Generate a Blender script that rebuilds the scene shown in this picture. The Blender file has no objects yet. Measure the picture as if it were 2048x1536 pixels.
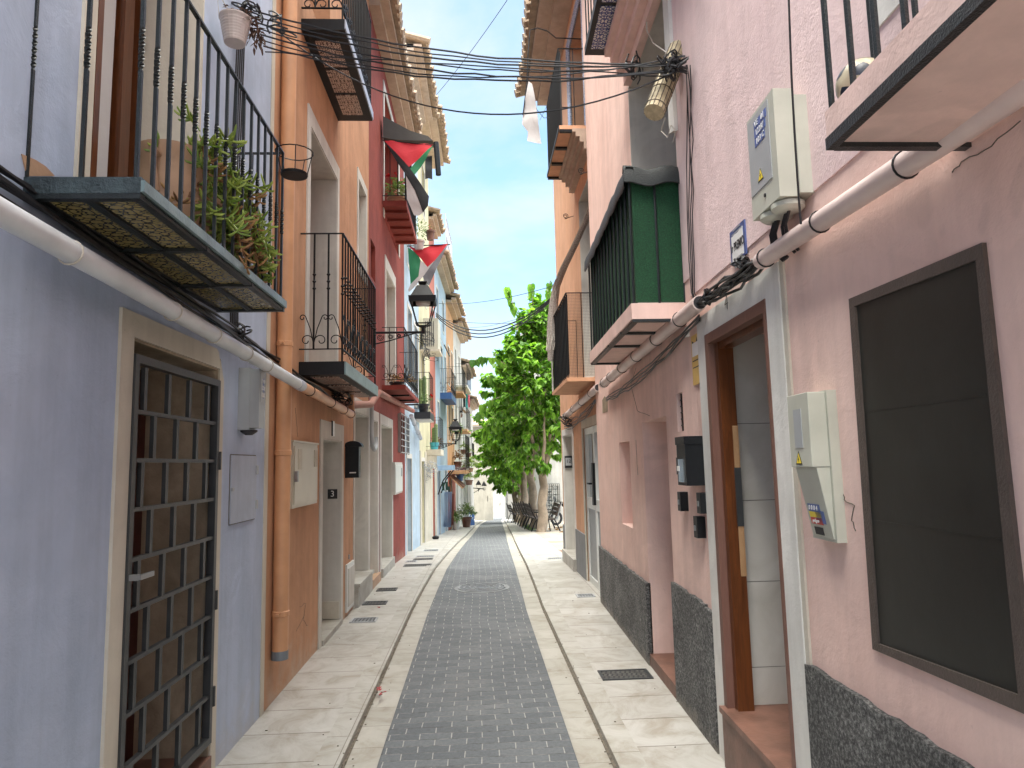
import bpy, math, random
from mathutils import Vector, Matrix
random.seed(7)
SC = bpy.context.scene
COL = SC.collection
# ---------------------------------------------------------------- camera
FPX = 1380.0                      # focal length in pixels of the 2048 px wide frame
ROLL = math.atan(-0.0225)
def _unroll(px, py):
    x = px - 1024.0; y = py - 768.0
    c, s = math.cos(ROLL), math.sin(ROLL)
    return x * c + y * s, -x * s + y * c
PITCH = math.atan(_unroll(955, 928)[1] / FPX)
def _tilt(px, py):
    x, y = _unroll(px, py)
    cp, sp = math.cos(PITCH), math.sin(PITCH)
    return Vector((x, FPX * cp + y * sp, FPX * sp - y * cp))
_v = _tilt(955, 928)
YAW = math.atan2(_v.x, _v.y)
def ray(px, py):
    v = _tilt(px, py); c, s = math.cos(YAW), math.sin(YAW)
    return Vector((v.x * c - v.y * s, v.x * s + v.y * c, v.z)).normalized()
cam_d = bpy.data.cameras.new('camera'); cam = bpy.data.objects.new('camera', cam_d)
COL.objects.link(cam); SC.camera = cam
cam_d.sensor_width = 36; cam_d.sensor_fit = 'HORIZONTAL'
cam_d.lens = FPX / 2048 * 36
cam_d.clip_start = 0.05; cam_d.clip_end = 2000
_f = ray(1024, 768); _u = (ray(1024, 768 - 300) - _f * ray(1024, 468).dot(_f)).normalized(); _r = _f.cross(_u)
cam.matrix_world = Matrix(((_r.x, _u.x, -_f.x, 0), (_r.y, _u.y, -_f.y, 0), (_r.z, _u.z, -_f.z, 0), (0, 0, 0, 1)))
# ---------------------------------------------------------------- light
SUN_EL, SUN_AZ = math.radians(62), math.radians(205)      # compass style: 0 = +Y, clockwise
w = bpy.data.worlds.new('World'); SC.world = w; w.use_nodes = True
nt = w.node_tree; N = nt.nodes; Lk = nt.links; N.clear()
out = N.new('ShaderNodeOutputWorld'); bg = N.new('ShaderNodeBackground'); bg.inputs[1].default_value = 0.15
sky = N.new('ShaderNodeTexSky'); sky.sky_type = 'NISHITA'; sky.sun_disc = False
sky.sun_elevation = SUN_EL; sky.sun_rotation = SUN_AZ; sky.air_density = 1.0; sky.dust_density = 1.5; sky.ozone_density = 2.5
tc = N.new('ShaderNodeTexCoord'); mp = N.new('ShaderNodeMapping'); mp.inputs['Scale'].default_value = (1.0, 1.0, 2.2)
mp.inputs['Location'].default_value = (1.3, .55, .35)
nz = N.new('ShaderNodeTexNoise'); nz.inputs['Scale'].default_value = 2.6; nz.inputs['Detail'].default_value = 7; nz.inputs['Roughness'].default_value = .55
nz.inputs['Distortion'].default_value = .3
cr = N.new('ShaderNodeValToRGB'); cr.color_ramp.elements[0].position = .41; cr.color_ramp.elements[1].position = .68
cr.color_ramp.elements[0].color = (.0, .0, .0, 1); cr.color_ramp.elements[1].color = (.85, .85, .85, 1)
mx = N.new('ShaderNodeMix'); mx.data_type = 'RGBA'
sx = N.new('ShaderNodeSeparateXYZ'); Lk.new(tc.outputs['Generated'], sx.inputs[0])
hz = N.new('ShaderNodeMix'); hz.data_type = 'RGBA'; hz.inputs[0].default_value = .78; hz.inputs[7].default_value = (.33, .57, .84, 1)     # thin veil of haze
zr = N.new('ShaderNodeValToRGB'); zr.color_ramp.elements[0].position = .60; zr.color_ramp.elements[1].position = .82     # overcast added above the view, brightened to light the street
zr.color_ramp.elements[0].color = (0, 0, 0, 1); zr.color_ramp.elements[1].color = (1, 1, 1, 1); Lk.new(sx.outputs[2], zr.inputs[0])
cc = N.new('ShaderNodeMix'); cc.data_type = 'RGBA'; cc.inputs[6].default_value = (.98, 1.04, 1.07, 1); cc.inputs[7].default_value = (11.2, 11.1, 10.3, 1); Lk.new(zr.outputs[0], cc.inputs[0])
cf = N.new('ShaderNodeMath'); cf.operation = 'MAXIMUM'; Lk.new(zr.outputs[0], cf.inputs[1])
Lk.new(tc.outputs['Generated'], mp.inputs[0]); Lk.new(mp.outputs[0], nz.inputs['Vector']); Lk.new(nz.outputs[0], cr.inputs[0])
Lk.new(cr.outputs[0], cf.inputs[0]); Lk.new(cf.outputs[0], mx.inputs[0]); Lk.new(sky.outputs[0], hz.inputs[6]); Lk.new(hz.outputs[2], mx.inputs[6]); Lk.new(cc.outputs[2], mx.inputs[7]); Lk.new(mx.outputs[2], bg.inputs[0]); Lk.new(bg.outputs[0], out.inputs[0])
sd = bpy.data.lights.new('sun', 'SUN'); sun = bpy.data.objects.new('sun', sd); COL.objects.link(sun)
sd.energy = .8; sd.angle = math.radians(25); sd.color = (1.0, .95, .87)
_sdir = Vector((math.sin(SUN_AZ) * math.cos(SUN_EL), math.cos(SUN_AZ) * math.cos(SUN_EL), math.sin(SUN_EL)))
sun.rotation_euler = _sdir.to_track_quat('Z', 'Y').to_euler()
VS = SC.view_settings; VS.view_transform = 'Standard'; VS.look = 'None'; VS.gamma = 1; VS.exposure = 2.8
SC.render.engine = 'CYCLES'; SC.cycles.max_bounces = 10; SC.cycles.diffuse_bounces = 6; SC.cycles.transparent_max_bounces = 16
# ---------------------------------------------------------------- mesh collector
class Wall:
    """vertical facade plane x = a + b*y, n = +1 when it faces +x (left side), -1 when it faces -x (right side)"""
    def __init__(s, a, b, n): s.a, s.b, s.n = a, b, n
    def P(s, y, z, d=0.0): return Vector((s.a + s.b * y + s.n * d, y, z))
    def at(s, px, py, d=0.0):
        r = ray(px, py); t = (s.a + s.n * d) / (r.x - s.b * r.y)
        return r.y * t, r.z * t
    def s(s_, px, py, d=0.0): return s_.at(px, py, d)[0]
    def z(s_, px, py, d=0.0): return s_.at(px, py, d)[1]
class Flat:
    """vertical plane y = c facing the camera; s runs along x, d towards the camera"""
    def __init__(s, c): s.c = c
    def P(s, x, z, d=0.0): return Vector((x, s.c - d, z))
    def at(s, px, py, d=0.0):
        r = ray(px, py); t = (s.c - d) / r.y
        return r.x * t, r.z * t
class MB:
    def __init__(s): s.v = []; s.f = []
    def quad(s, *p):
        n = len(s.v); s.v += [Vector(q) for q in p]; s.f.append(tuple(range(n, n + len(p)))); return s
    def prism(s, a, b):
        """a, b : matching loops"""
        n = len(s.v); k = len(a)
        s.v += [Vector(q) for q in a] + [Vector(q) for q in b]
        s.f.append(tuple(range(n, n + k))); s.f.append(tuple(range(n + 2 * k - 1, n + k - 1, -1)))
        for i in range(k):
            j = (i + 1) % k; s.f.append((n + i, n + k + i, n + k + j, n + j))
        return s
    def poly(s, w, pts, d0, d1): return s.prism([w.P(a, z, d0) for a, z in pts], [w.P(a, z, d1) for a, z in pts])
    def box(s, w, s0, s1, z0, z1, d0, d1): return s.poly(w, [(s0, z0), (s1, z0), (s1, z1), (s0, z1)], d0, d1)
    def cub(s, x0, x1, y0, y1, z0, z1):
        return s.prism([(x0, y0, z0), (x1, y0, z0), (x1, y1, z0), (x0, y1, z0)], [(x0, y0, z1), (x1, y0, z1), (x1, y1, z1), (x0, y1, z1)])
    def tube(s, pts, r, n=6, cap=True, rs=None):
        pts = [Vector(p) for p in pts]; m = len(pts); base = len(s.v)
        t0 = (pts[1] - pts[0]).normalized()
        up = Vector((0, 0, 1)) if abs(t0.z) < .9 else Vector((1, 0, 0))
        a = t0.cross(up).normalized(); 
        for i, p in enumerate(pts):
            t = (pts[min(i + 1, m - 1)] - pts[max(i - 1, 0)])
            if t.length < 1e-9: t = t0
            t.normalize(); a = (a - t * a.dot(t))
            if a.length < 1e-6: a = t.orthogonal()
            a.normalize(); b = t.cross(a)
            rr = rs[i] if rs else r
            for k in range(n):
                an = 2 * math.pi * (k + .5) / n
                s.v.append(p + a * (math.cos(an) * rr) + b * (math.sin(an) * rr))
        for i in range(m - 1):
            for k in range(n):
                k2 = (k + 1) % n
                s.f.append((base + i * n + k, base + i * n + k2, base + (i + 1) * n + k2, base + (i + 1) * n + k))
        if cap:
            s.f.append(tuple(base + k for k in range(n - 1, -1, -1))); s.f.append(tuple(base + (m - 1) * n + k for k in range(n)))
        return s
    def lathe(s, c, prof, n=20, axis=None):
        """prof [(r, h)] about a vertical axis at c (or along axis)"""
        c = Vector(c); ax = Vector(axis).normalized() if axis else Vector((0, 0, 1))
        u = ax.orthogonal().normalized(); v = ax.cross(u); base = len(s.v)
        for r, h in prof:
            for k in range(n):
                an = 2 * math.pi * k / n
                s.v.append(c + ax * h + u * (r * math.cos(an)) + v * (r * math.sin(an)))
        for i in range(len(prof) - 1):
            for k in range(n):
                k2 = (k + 1) % n
                s.f.append((base + i * n + k, base + i * n + k2, base + (i + 1) * n + k2, base + (i + 1) * n + k))
        s.f.append(tuple(base + k for k in range(n - 1, -1, -1))); s.f.append(tuple(base + (len(prof) - 1) * n + k for k in range(n)))
        return s
    def twist(s, p0, p1, r, za, zb, turns=2.5, thick=1.25):
        """square bar from p0 to p1, twisted between fractions za..zb"""
        p0 = Vector(p0); p1 = Vector(p1); base = len(s.v); lv = [0, za]
        st = 12
        lv += [za + (zb - za) * i / st for i in range(1, st + 1)] + [1]
        for i, t in enumerate(lv):
            p = p0.lerp(p1, t)
            an = 0 if t <= za else (turns * math.pi if t >= zb else turns * math.pi * (t - za) / (zb - za))
            q = r * (thick if za < t < zb else 1)
            for k in range(4):
                b = an + math.pi / 4 + k * math.pi / 2
                s.v.append(p + Vector((math.cos(b) * q * 1.3, math.sin(b) * q * 1.3, 0)))
        for i in range(len(lv) - 1):
            for k in range(4):
                k2 = (k + 1) % 4
                s.f.append((base + i * 4 + k, base + i * 4 + k2, base + (i + 1) * 4 + k2, base + (i + 1) * 4 + k))
        return s
    def facade(s, w, s0, s1, z0, z1, holes, back=4.0, jag=0.0):
        """wall block with recesses; holes [(s0, s1, z0, z1, depth)]"""
        ss = sorted({s0, s1} | {h[0] for h in holes} | {h[1] for h in holes})
        zs = sorted({z0, z1} | {h[2] for h in holes} | {h[3] for h in holes})
        ss = [q for q in ss if s0 <= q <= s1]; zs = [q for q in zs if z0 <= q <= z1]
        for i in range(len(ss) - 1):
            for j in range(len(zs) - 1):
                cs, cz = (ss[i] + ss[i + 1]) / 2, (zs[j] + zs[j + 1]) / 2
                if any(h[0] < cs < h[1] and h[2] < cz < h[3] for h in holes): continue
                q = [w.P(ss[i], zs[j]), w.P(ss[i + 1], zs[j]), w.P(ss[i + 1], zs[j + 1]), w.P(ss[i], zs[j + 1])]
                s.quad(*q)
        for a, b, c, d, e in holes:
            F = [(a, c), (b, c), (b, d), (a, d)]
            for k in range(4):
                p, q = F[k], F[(k + 1) % 4]
                s.quad(w.P(*p), w.P(*q), w.P(*q, -e), w.P(*p, -e))
            s.quad(*[w.P(*p, -e) for p in F])
        s.quad(w.P(s0, z0), w.P(s0, z1), w.P(s0, z1, -back), w.P(s0, z0, -back))
        s.quad(w.P(s1, z0), w.P(s1, z1), w.P(s1, z1, -back), w.P(s1, z0, -back))
        s.quad(w.P(s0, z0, -back), w.P(s1, z0, -back), w.P(s1, z1, -back), w.P(s0, z1, -back))
        s.quad(w.P(s0, z1), w.P(s1, z1), w.P(s1, z1, -back), w.P(s0, z1, -back))
        return s
BASE = {}
def mesh_from(name, mb, base, mat, smooth):
    me = bpy.data.meshes.new(name)
    me.from_pydata([tuple(v - base) for v in mb.v], [], mb.f); me.validate()
    import bmesh
    bm = bmesh.new(); bm.from_mesh(me); bmesh.ops.remove_doubles(bm, verts=bm.verts, dist=1e-5)
    bmesh.ops.recalc_face_normals(bm, faces=bm.faces); bm.to_mesh(me); bm.free()
    if smooth:
        for p in me.polygons: p.use_smooth = True
        try: me.set_sharp_from_angle(angle=math.radians(40))
        except Exception: pass
    me.materials.append(mat)
    return me
def props(o, label, cat, group=None, kind=None):
    if label: o['label'] = label
    if cat: o['category'] = cat
    if group: o['group'] = group
    if kind: o['kind'] = kind
    return o
def thing(name, label, cat, base, group=None):
    o = bpy.data.objects.new(name, None); COL.objects.link(o); o.location = Vector(base); o.empty_display_size = .1
    BASE[o] = Vector(base); return props(o, label, cat, group)
def part(name, mb, mat, parent, smooth=False, label=None, kind=None):
    b = BASE[parent]; o = bpy.data.objects.new(name, mesh_from(name, mb, b, mat, smooth)); COL.objects.link(o)
    o.parent = parent; BASE[o] = b
    if label: o['label'] = label
    if kind: o['kind'] = kind
    return o
def solo(name, mb, mat, label, cat, base=None, group=None, kind=None, smooth=False):
    if base is None:
        xs = [v.x for v in mb.v]; ys = [v.y for v in mb.v]; zs = [v.z for v in mb.v]
        base = Vector(((min(xs) + max(xs)) / 2, (min(ys) + max(ys)) / 2, min(zs)))
    base = Vector(base)
    o = bpy.data.objects.new(name, mesh_from(name, mb, base, mat, smooth)); COL.objects.link(o); o.location = base
    BASE[o] = base; return props(o, label, cat, group, kind)
def struct(name, mb, mat):
    o = bpy.data.objects.new(name, mesh_from(name, mb, Vector((0, 0, 0)), mat, False)); COL.objects.link(o); o['kind'] = 'structure'; return o
def copy_tree(o, parent=None):
    c = o.copy(); COL.objects.link(c)
    if parent: c.parent = parent
    for ch in list(o.children): copy_tree(ch, c)
    return c
def text_mb(txt, size, place, extrude=.0008, bold=0.0):
    """flat lettering as mesh; place maps (u, v, h) -> world point"""
    cu = bpy.data.curves.new('lettering', 'FONT'); cu.body = txt; cu.size = size; cu.extrude = extrude; cu.offset = bold; cu.align_x = 'CENTER'; cu.align_y = 'CENTER'
    cu.resolution_u = 3
    ob = bpy.data.objects.new('lettering', cu); COL.objects.link(ob)
    dg = bpy.context.evaluated_depsgraph_get(); me = bpy.data.meshes.new_from_object(ob.evaluated_get(dg))
    mb = MB(); mb.v = [Vector(place(v.co.x, v.co.y, v.co.z + extrude + .001)) for v in me.vertices]; mb.f = [tuple(p.vertices) for p in me.polygons]
    bpy.data.objects.remove(ob); bpy.data.curves.remove(cu); bpy.data.meshes.remove(me)
    return mb
def lerp_tab(tab, y):
    if y <= tab[0][0]: return tab[0][1]
    for (a, u), (b, v) in zip(tab, tab[1:]):
        if y <= b: return u + (v - u) * (y - a) / (b - a)
    return tab[-1][1]
# ---------------------------------------------------------------- materials
def lin(c):
    return tuple(((q / 12.92) if q <= .04045 else ((q + .055) / 1.055) ** 2.4) for q in c)
def mat_new(name):
    m = bpy.data.materials.new(name); m.use_nodes = True
    n = m.node_tree.nodes; b = n['Principled BSDF']; return m, n, m.node_tree.links, b
def ramp(n, stops):
    r = n.new('ShaderNodeValToRGB'); e = r.color_ramp.elements
    while len(e) < len(stops): e.new(.5)
    for k, (p, c) in enumerate(stops):
        e[k].position = p; e[k].color = (*c, 1) if len(c) == 3 else c
    return r
def noise(n, l, vec, scale, detail=4, rough=.55, dist=0.0):
    t = n.new('ShaderNodeTexNoise'); t.inputs['Scale'].default_value = scale; t.inputs['Detail'].default_value = detail
    t.inputs['Roughness'].default_value = rough; t.inputs['Distortion'].default_value = dist; l.new(vec, t.inputs['Vector']); return t
def mixc(n, l, fac, a, b, mode='MIX'):
    m = n.new('ShaderNodeMix'); m.data_type = 'RGBA'; m.blend_type = mode
    for sock, val in ((m.inputs[0], fac), (m.inputs[6], a), (m.inputs[7], b)):
        if isinstance(val, (int, float)): sock.default_value = val
        elif isinstance(val, tuple): sock.default_value = (*val[:3], 1)
        else: l.new(val, sock)
    return m.outputs[2]
def coords(n, l, scale=(1, 1, 1), kind='Object'):
    t = n.new('ShaderNodeTexCoord'); m = n.new('ShaderNodeMapping'); m.inputs['Scale'].default_value = scale
    l.new(t.outputs[kind], m.inputs[0]); return m.outputs[0]
def mul(c, k): return tuple(min(1, q * k) for q in c)
def plain(name, col, rough=.6, metal=0.0, var=.08, scale=12, bump=.05, spec=.5):
    m, n, l, b = mat_new(name); v = coords(n, l)
    t = noise(n, l, v, scale, 5); r = ramp(n, [(.3, mul(col, 1 - var)), (.7, mul(col, 1 + var))]); l.new(t.outputs[0], r.inputs[0])
    l.new(r.outputs[0], b.inputs['Base Color']); b.inputs['Roughness'].default_value = rough; b.inputs['Metallic'].default_value = metal
    b.inputs['Specular IOR Level'].default_value = spec
    if bump:
        bp = n.new('ShaderNodeBump'); bp.inputs['Strength'].default_value = bump; bp.inputs['Distance'].default_value = .01
        t2 = noise(n, l, v, scale * 6, 4); l.new(t2.outputs[0], bp.inputs['Height']); l.new(bp.outputs[0], b.inputs['Normal'])
    return m
def plaster(name, col, alt=None, var=.10, grain=.25, lump=.4, stain=.12, foot=0.0, footcol=(.55, .47, .38), streak=.12):
    m, n, l, b = mat_new(name); v = coords(n, l)
    big = noise(n, l, v, .9, 5, .6, .3); mid = noise(n, l, v, 5, 6, .65, .4); fine = noise(n, l, v, 90, 4, .6)
    alt = alt or mul(col, 1 - var * 1.6)
    r = ramp(n, [(.32, alt), (.55, col), (.75, mul(col, 1 + var * .6))]); l.new(big.outputs[0], r.inputs[0])
    r2 = ramp(n, [(.3, (1 - stain,) * 3), (.6, (1, 1, 1)), (.8, (1 + 0 * var,) * 3)]); l.new(mid.outputs[0], r2.inputs[0])
    c = mixc(n, l, 1.0, r.outputs[0], r2.outputs[0], 'MULTIPLY')
    vs = coords(n, l, (7, 7, .45)); st = noise(n, l, vs, 1.2, 5, .6); r3 = ramp(n, [(.35, (1 - streak,) * 3), (.62, (1, 1, 1))]); l.new(st.outputs[0], r3.inputs[0])
    c = mixc(n, l, 1.0, c, r3.outputs[0], 'MULTIPLY')
    if foot:
        sx = n.new('ShaderNodeSeparateXYZ'); t = n.new('ShaderNodeTexCoord'); l.new(t.outputs['Object'], sx.inputs[0])
        a = n.new('ShaderNodeMath'); a.operation = 'MULTIPLY_ADD'; l.new(mid.outputs[0], a.inputs[0]); a.inputs[1].default_value = .9; l.new(sx.outputs[2], a.inputs[2])
        r4 = ramp(n, [(.42, (foot,) * 3), (.72, (0, 0, 0))]); l.new(a.outputs[0], r4.inputs[0])
        c = mixc(n, l, r4.outputs[0], c, footcol)
    pa = noise(n, l, v, 1.35, 3, .5, 1.0); r5 = ramp(n, [(.575, (1, 1, 1)), (.59, (1.05, 1.05, 1.05)), (.66, (1.04, 1.04, 1.04)), (.675, (.965, .965, .965))]); l.new(pa.outputs[0], r5.inputs[0])
    c = mixc(n, l, 1.0, c, r5.outputs[0], 'MULTIPLY')
    sp = noise(n, l, v, 34, 4, .7); r6 = ramp(n, [(.26, (.80, .80, .80)), (.33, (1, 1, 1))]); l.new(sp.outputs[0], r6.inputs[0]); c = mixc(n, l, 1.0, c, r6.outputs[0], 'MULTIPLY')
    l.new(c, b.inputs['Base Color']); b.inputs['Roughness'].default_value = .88; b.inputs['Specular IOR Level'].default_value = .25
    bp = n.new('ShaderNodeBump'); bp.inputs['Strength'].default_value = grain; bp.inputs['Distance'].default_value = .004
    hm = n.new('ShaderNodeMath'); hm.operation = 'MULTIPLY'; hr = ramp(n, [(.35, (.25,) * 3), (.65, (1.2,) * 3)]); l.new(pa.outputs[0], hr.inputs[0]); l.new(hr.outputs[0], hm.inputs[0]); l.new(fine.outputs[0], hm.inputs[1]); l.new(hm.outputs[0], bp.inputs['Height'])
    bp2 = n.new('ShaderNodeBump'); bp2.inputs['Strength'].default_value = lump; bp2.inputs['Distance'].default_value = .02
    l.new(mid.outputs[0], bp2.inputs['Height']); l.new(bp.outputs[0], bp2.inputs['Normal']); l.new(bp2.outputs[0], b.inputs['Normal'])
    return m
def wood(name, col, dark, rough=.35, sc=(14, 14, 1.2)):
    m, n, l, b = mat_new(name); v = coords(n, l, sc); t = noise(n, l, v, 2.5, 8, .7, 1.5)
    r = ramp(n, [(.3, dark), (.65, col)]); l.new(t.outputs[0], r.inputs[0]); l.new(r.outputs[0], b.inputs['Base Color'])
    b.inputs['Roughness'].default_value = rough
    bp = n.new('ShaderNodeBump'); bp.inputs['Strength'].default_value = .15; bp.inputs['Distance'].default_value = .004
    l.new(t.outputs[0], bp.inputs['Height']); l.new(bp.outputs[0], b.inputs['Normal'])
    return m
def ornament(name, ground, ink, scale, thr=.5, tile=.2, mode='magic', grout=(.5, .48, .45)):
    """glazed tile pattern: two-colour ornament repeated on square tiles"""
    m, n, l, b = mat_new(name); t = n.new('ShaderNodeTexCoord')
    fr = n.new('ShaderNodeVectorMath'); fr.operation = 'MODULO'; fr.inputs[1].default_value = (tile, tile, tile)
    ad = n.new('ShaderNodeVectorMath'); ad.operation = 'ADD'; ad.inputs[1].default_value = (100 * tile, 100 * tile, 100 * tile)
    l.new(t.outputs['Object'], ad.inputs[0]); l.new(ad.outputs[0], fr.inputs[0])
    ct = n.new('ShaderNodeVectorMath'); ct.operation = 'SUBTRACT'; ct.inputs[1].default_value = (tile / 2,) * 3; l.new(fr.outputs[0], ct.inputs[0])
    ab = n.new('ShaderNodeVectorMath'); ab.operation = 'ABSOLUTE'; l.new(ct.outputs[0], ab.inputs[0])
    if mode == 'magic':
        g = n.new('ShaderNodeTexMagic'); g.turbulence_depth = 3; g.inputs['Scale'].default_value = scale; g.inputs['Distortion'].default_value = 1.6; l.new(ab.outputs[0], g.inputs['Vector']); fac = g.outputs[1]
    else:
        g = n.new('ShaderNodeTexVoronoi'); g.feature = 'DISTANCE_TO_EDGE'; g.inputs['Scale'].default_value = scale; l.new(ab.outputs[0], g.inputs['Vector'])
        mm = n.new('ShaderNodeMath'); mm.operation = 'MULTIPLY'; mm.inputs[1].default_value = 3.5; l.new(g.outputs[0], mm.inputs[0]); fac = mm.outputs[0]
    r = ramp(n, [(thr - .06, ink), (thr + .06, ground)]); l.new(fac, r.inputs[0])
    ln = n.new('ShaderNodeVectorMath'); ln.operation = 'MULTIPLY'; l.new(ab.outputs[0], ln.inputs[0]); ln.inputs[1].default_value = (1, 1, 1)
    l.new(r.outputs[0], b.inputs['Base Color']); b.inputs['Roughness'].default_value = .25
    return m
def glassy(name, col=(.02, .025, .03), rough=.08, spec=.8, metal=0.0):
    m, n, l, b = mat_new(name); b.inputs['Metallic'].default_value = metal; b.inputs['Base Color'].default_value = (*col, 1); b.inputs['Roughness'].default_value = rough
    b.inputs['Specular IOR Level'].default_value = spec
    v = coords(n, l); t = noise(n, l, v, 2.5, 2); bp = n.new('ShaderNodeBump'); bp.inputs['Strength'].default_value = .05; bp.inputs['Distance'].default_value = .02
    l.new(t.outputs[0], bp.inputs['Height']); l.new(bp.outputs[0], b.inputs['Normal']); return m
def leafmat(name, a, c, trans=.35, rough=.4):
    m, n, l, b = mat_new(name); g = n.new('ShaderNodeNewGeometry'); r = ramp(n, [(0, a), (1, c)]); l.new(g.outputs['Random Per Island'], r.inputs[0])
    l.new(r.outputs[0], b.inputs['Base Color']); b.inputs['Roughness'].default_value = rough; b.inputs['Specular IOR Level'].default_value = .35
    t = n.new('ShaderNodeBsdfTranslucent'); mc = mixc(n, l, 1.0, r.outputs[0], (1.6, 1.9, .7), 'MULTIPLY'); l.new(mc, t.inputs[0])
    ms = n.new('ShaderNodeMixShader'); ms.inputs[0].default_value = trans; l.new(b.outputs[0], ms.inputs[1]); l.new(t.outputs[0], ms.inputs[2])
    l.new(ms.outputs[0], n['Material Output'].inputs[0]); return m
M = {}
M['blue'] = plaster('blue_plaster', (.445, .515, .65), alt=(.375, .45, .59), stain=.09, grain=.3, lump=.3, streak=.12, foot=.45, footcol=(.50, .49, .47))
M['orange'] = plaster('orange_plaster', (.53, .29, .17), alt=(.43, .225, .125), stain=.12, foot=.6, footcol=(.52, .42, .33), streak=.15)
M['red'] = plaster('red_plaster', (.26, .056, .042), alt=(.19, .038, .030), stain=.15, foot=.3)
M['cream'] = plaster('cream_plaster', (.58, .54, .45), alt=(.50, .46, .37), stain=.12, foot=.35)
M['yellow'] = plaster('pale_yellow_plaster', (.60, .56, .38), stain=.1)
M['white'] = plaster('white_plaster', (.60, .585, .55), alt=(.52, .505, .47), stain=.08, grain=.2, foot=.25)
M['reveal'] = plaster('reveal_plaster', (.60, .58, .53), stain=.08, grain=.15, lump=.2)
M['palecream'] = plaster('door_surround_plaster', (.60, .555, .47), stain=.08, grain=.35, lump=.3)
M['paleblue'] = plaster('pale_blue_plaster', (.42, .53, .63), stain=.12)
M['skyblue'] = plaster('sky_blue_plaster', (.30, .44, .60), stain=.1)
M['brightorange'] = plaster('bright_orange_plaster', (.62, .36, .20), stain=.08)
M['pink'] = plaster('pink_plaster', (.80, .58, .515), alt=(.73, .51, .45), stain=.09, grain=.3, lump=.3, streak=.10)
M['lilac'] = plaster('lilac_pink_plaster', (.76, .585, .575), alt=(.70, .525, .52), stain=.07, grain=.8, lump=.28, streak=.1)
M['orange_r'] = plaster('right_orange_plaster', (.66, .38, .24), alt=(.60, .33, .19), stain=.1)
M['brickwall'] = plaster('ochre_rubble', (.50, .34, .18), alt=(.34, .22, .12), var=.2, stain=.3, lump=1.0)
M['whitepost'] = plaster('white_paint', (.70, .69, .655), stain=.06, grain=.2, lump=.3)
M['iron'] = plain('black_iron', (.008, .009, .011), .45, 0, .2, 30, .15, .25)
M['irongreen'] = plain('dark_green_iron', (.009, .013, .014), .35, 0, .3, 30, .3)
M['slabgreen'] = plain('dark_painted_slab', (.035, .05, .055), .22, 0, .5, 14, .5)
M['slabside'] = plain('weathered_sheen_fascia', (.17, .24, .25), .35, 0, .25, 9, .3)  # grey-teal paints in the sheen on the front edge of the dark slabs
M['gategrey'] = plain('gate_grey_steel', (.048, .051, .054), .42, .3, .12, 18, .1)
M['pvc'] = plain('white_pvc', (.56, .58, .60), .35, 0, .16, 3.5, .03)
M['pvcgrey'] = plain('grey_pvc', (.40, .43, .50), .35, 0, .07, 6, .02)
M['pvcpink'] = plain('pinkish_painted_pipe', (.64, .51, .475), .42, 0, .14, 4, .05)
M['pvcorange'] = plain('orange_painted_pipe', (.56, .29, .15), .45, 0, .15, 4, .05)
M['capgrey'] = plain('grey_collar', (.16, .18, .20), .5)
M['cable'] = plain('black_cable', (.010, .010, .012), .45, 0, .2, 30, 0)
M['cablewhite'] = plain('old_white_cable', (.50, .46, .40), .5)
M['boxgrey'] = plain('grey_meter_plastic', (.34, .355, .365), .42, 0, .05, 6, .02)
M['boxbeige'] = plain('beige_meter_plastic', (.50, .47, .38), .45, 0, .05, 6, .02)
M['boxgreen'] = plain('greenish_white_plastic', (.47, .475, .405), .42, 0, .12, 3.5, .03)
M['wooddoor'] = wood('varnished_wood', (.135, .042, .012), (.06, .018, .006), .3)
M['woodlight'] = wood('stripped_wood', (.40, .24, .12), (.28, .15, .07), .6)
M['woodred'] = wood('dark_red_wood', (.07, .014, .009), (.03, .006, .004), .5)
M['woodframe'] = wood('brown_frame_paint', (.17, .082, .06), (.13, .06, .045), .55)
M['persiana'] = plain('brown_roller_blind', (.24, .10, .06), .6)
M['terracotta'] = plain('terracotta', (.17, .085, .06), .5, 0, .3, 6, .2)
M['claypot'] = plain('pale_clay', (.38, .24, .15), .65, 0, .15, 6, .2)
M['whitepot'] = plain('ribbed_white_pot', (.50, .43, .405), .45)
M['darkglass'] = glassy('dark_glass')
M['skyglass'] = glassy('window_glass', (.42, .46, .48), .04, 1.0, .75)
M['darkroom'] = plain('dark_interior', (.03, .022, .018), .9)
M['meshscreen'] = plain('dark_window_screen', (.026, .0265, .023), .4, 0, .3, 2.2, .08, .35)
M['screenframe'] = plain('brown_grey_window_frame', (.085, .064, .054), .6, 0, .12, 20, .3)
M['turf'] = None
M['tarp'] = plain('dark_grey_tarpaulin', (.016, .021, .021), .5, 0, .25, 20, .4)
M['plantgreen'] = leafmat('succulent_leaf', (.12, .20, .03), (.30, .36, .08), .15, .35)
M['plantdry'] = leafmat('dried_leaf', (.20, .10, .05), (.34, .20, .08), .1, .7)
M['treeleaf'] = leafmat('catalpa_leaf', (.04, .11, .018), (.22, .38, .06), .46, .4)
M['olive'] = leafmat('olive_leaf', (.10, .16, .07), (.22, .28, .12), .2, .5)
M['redflower'] = plain('red_petals', (.55, .01, .015), .6)
M['mauve'] = leafmat('mauve_leaf', (.12, .05, .10), (.25, .13, .18), .2, .6)
M['bark'] = plaster('pale_bark', (.36, .29, .22), alt=(.24, .19, .14), var=.2, stain=.3, grain=.7, lump=1.0)
M['tileA'] = ornament('ochre_underside_tile', (.26, .21, .09), (.035, .03, .012), 34, .33, .14, 'vor')
M['tileB'] = ornament('brown_lace_tile', (.50, .38, .32), (.05, .02, .018), 42, .30, .2, 'vor')
M['tileC'] = ornament('blue_azulejo_tile', (.50, .50, .50), (.03, .045, .17), 30, .40, .2, 'vor')
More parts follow.
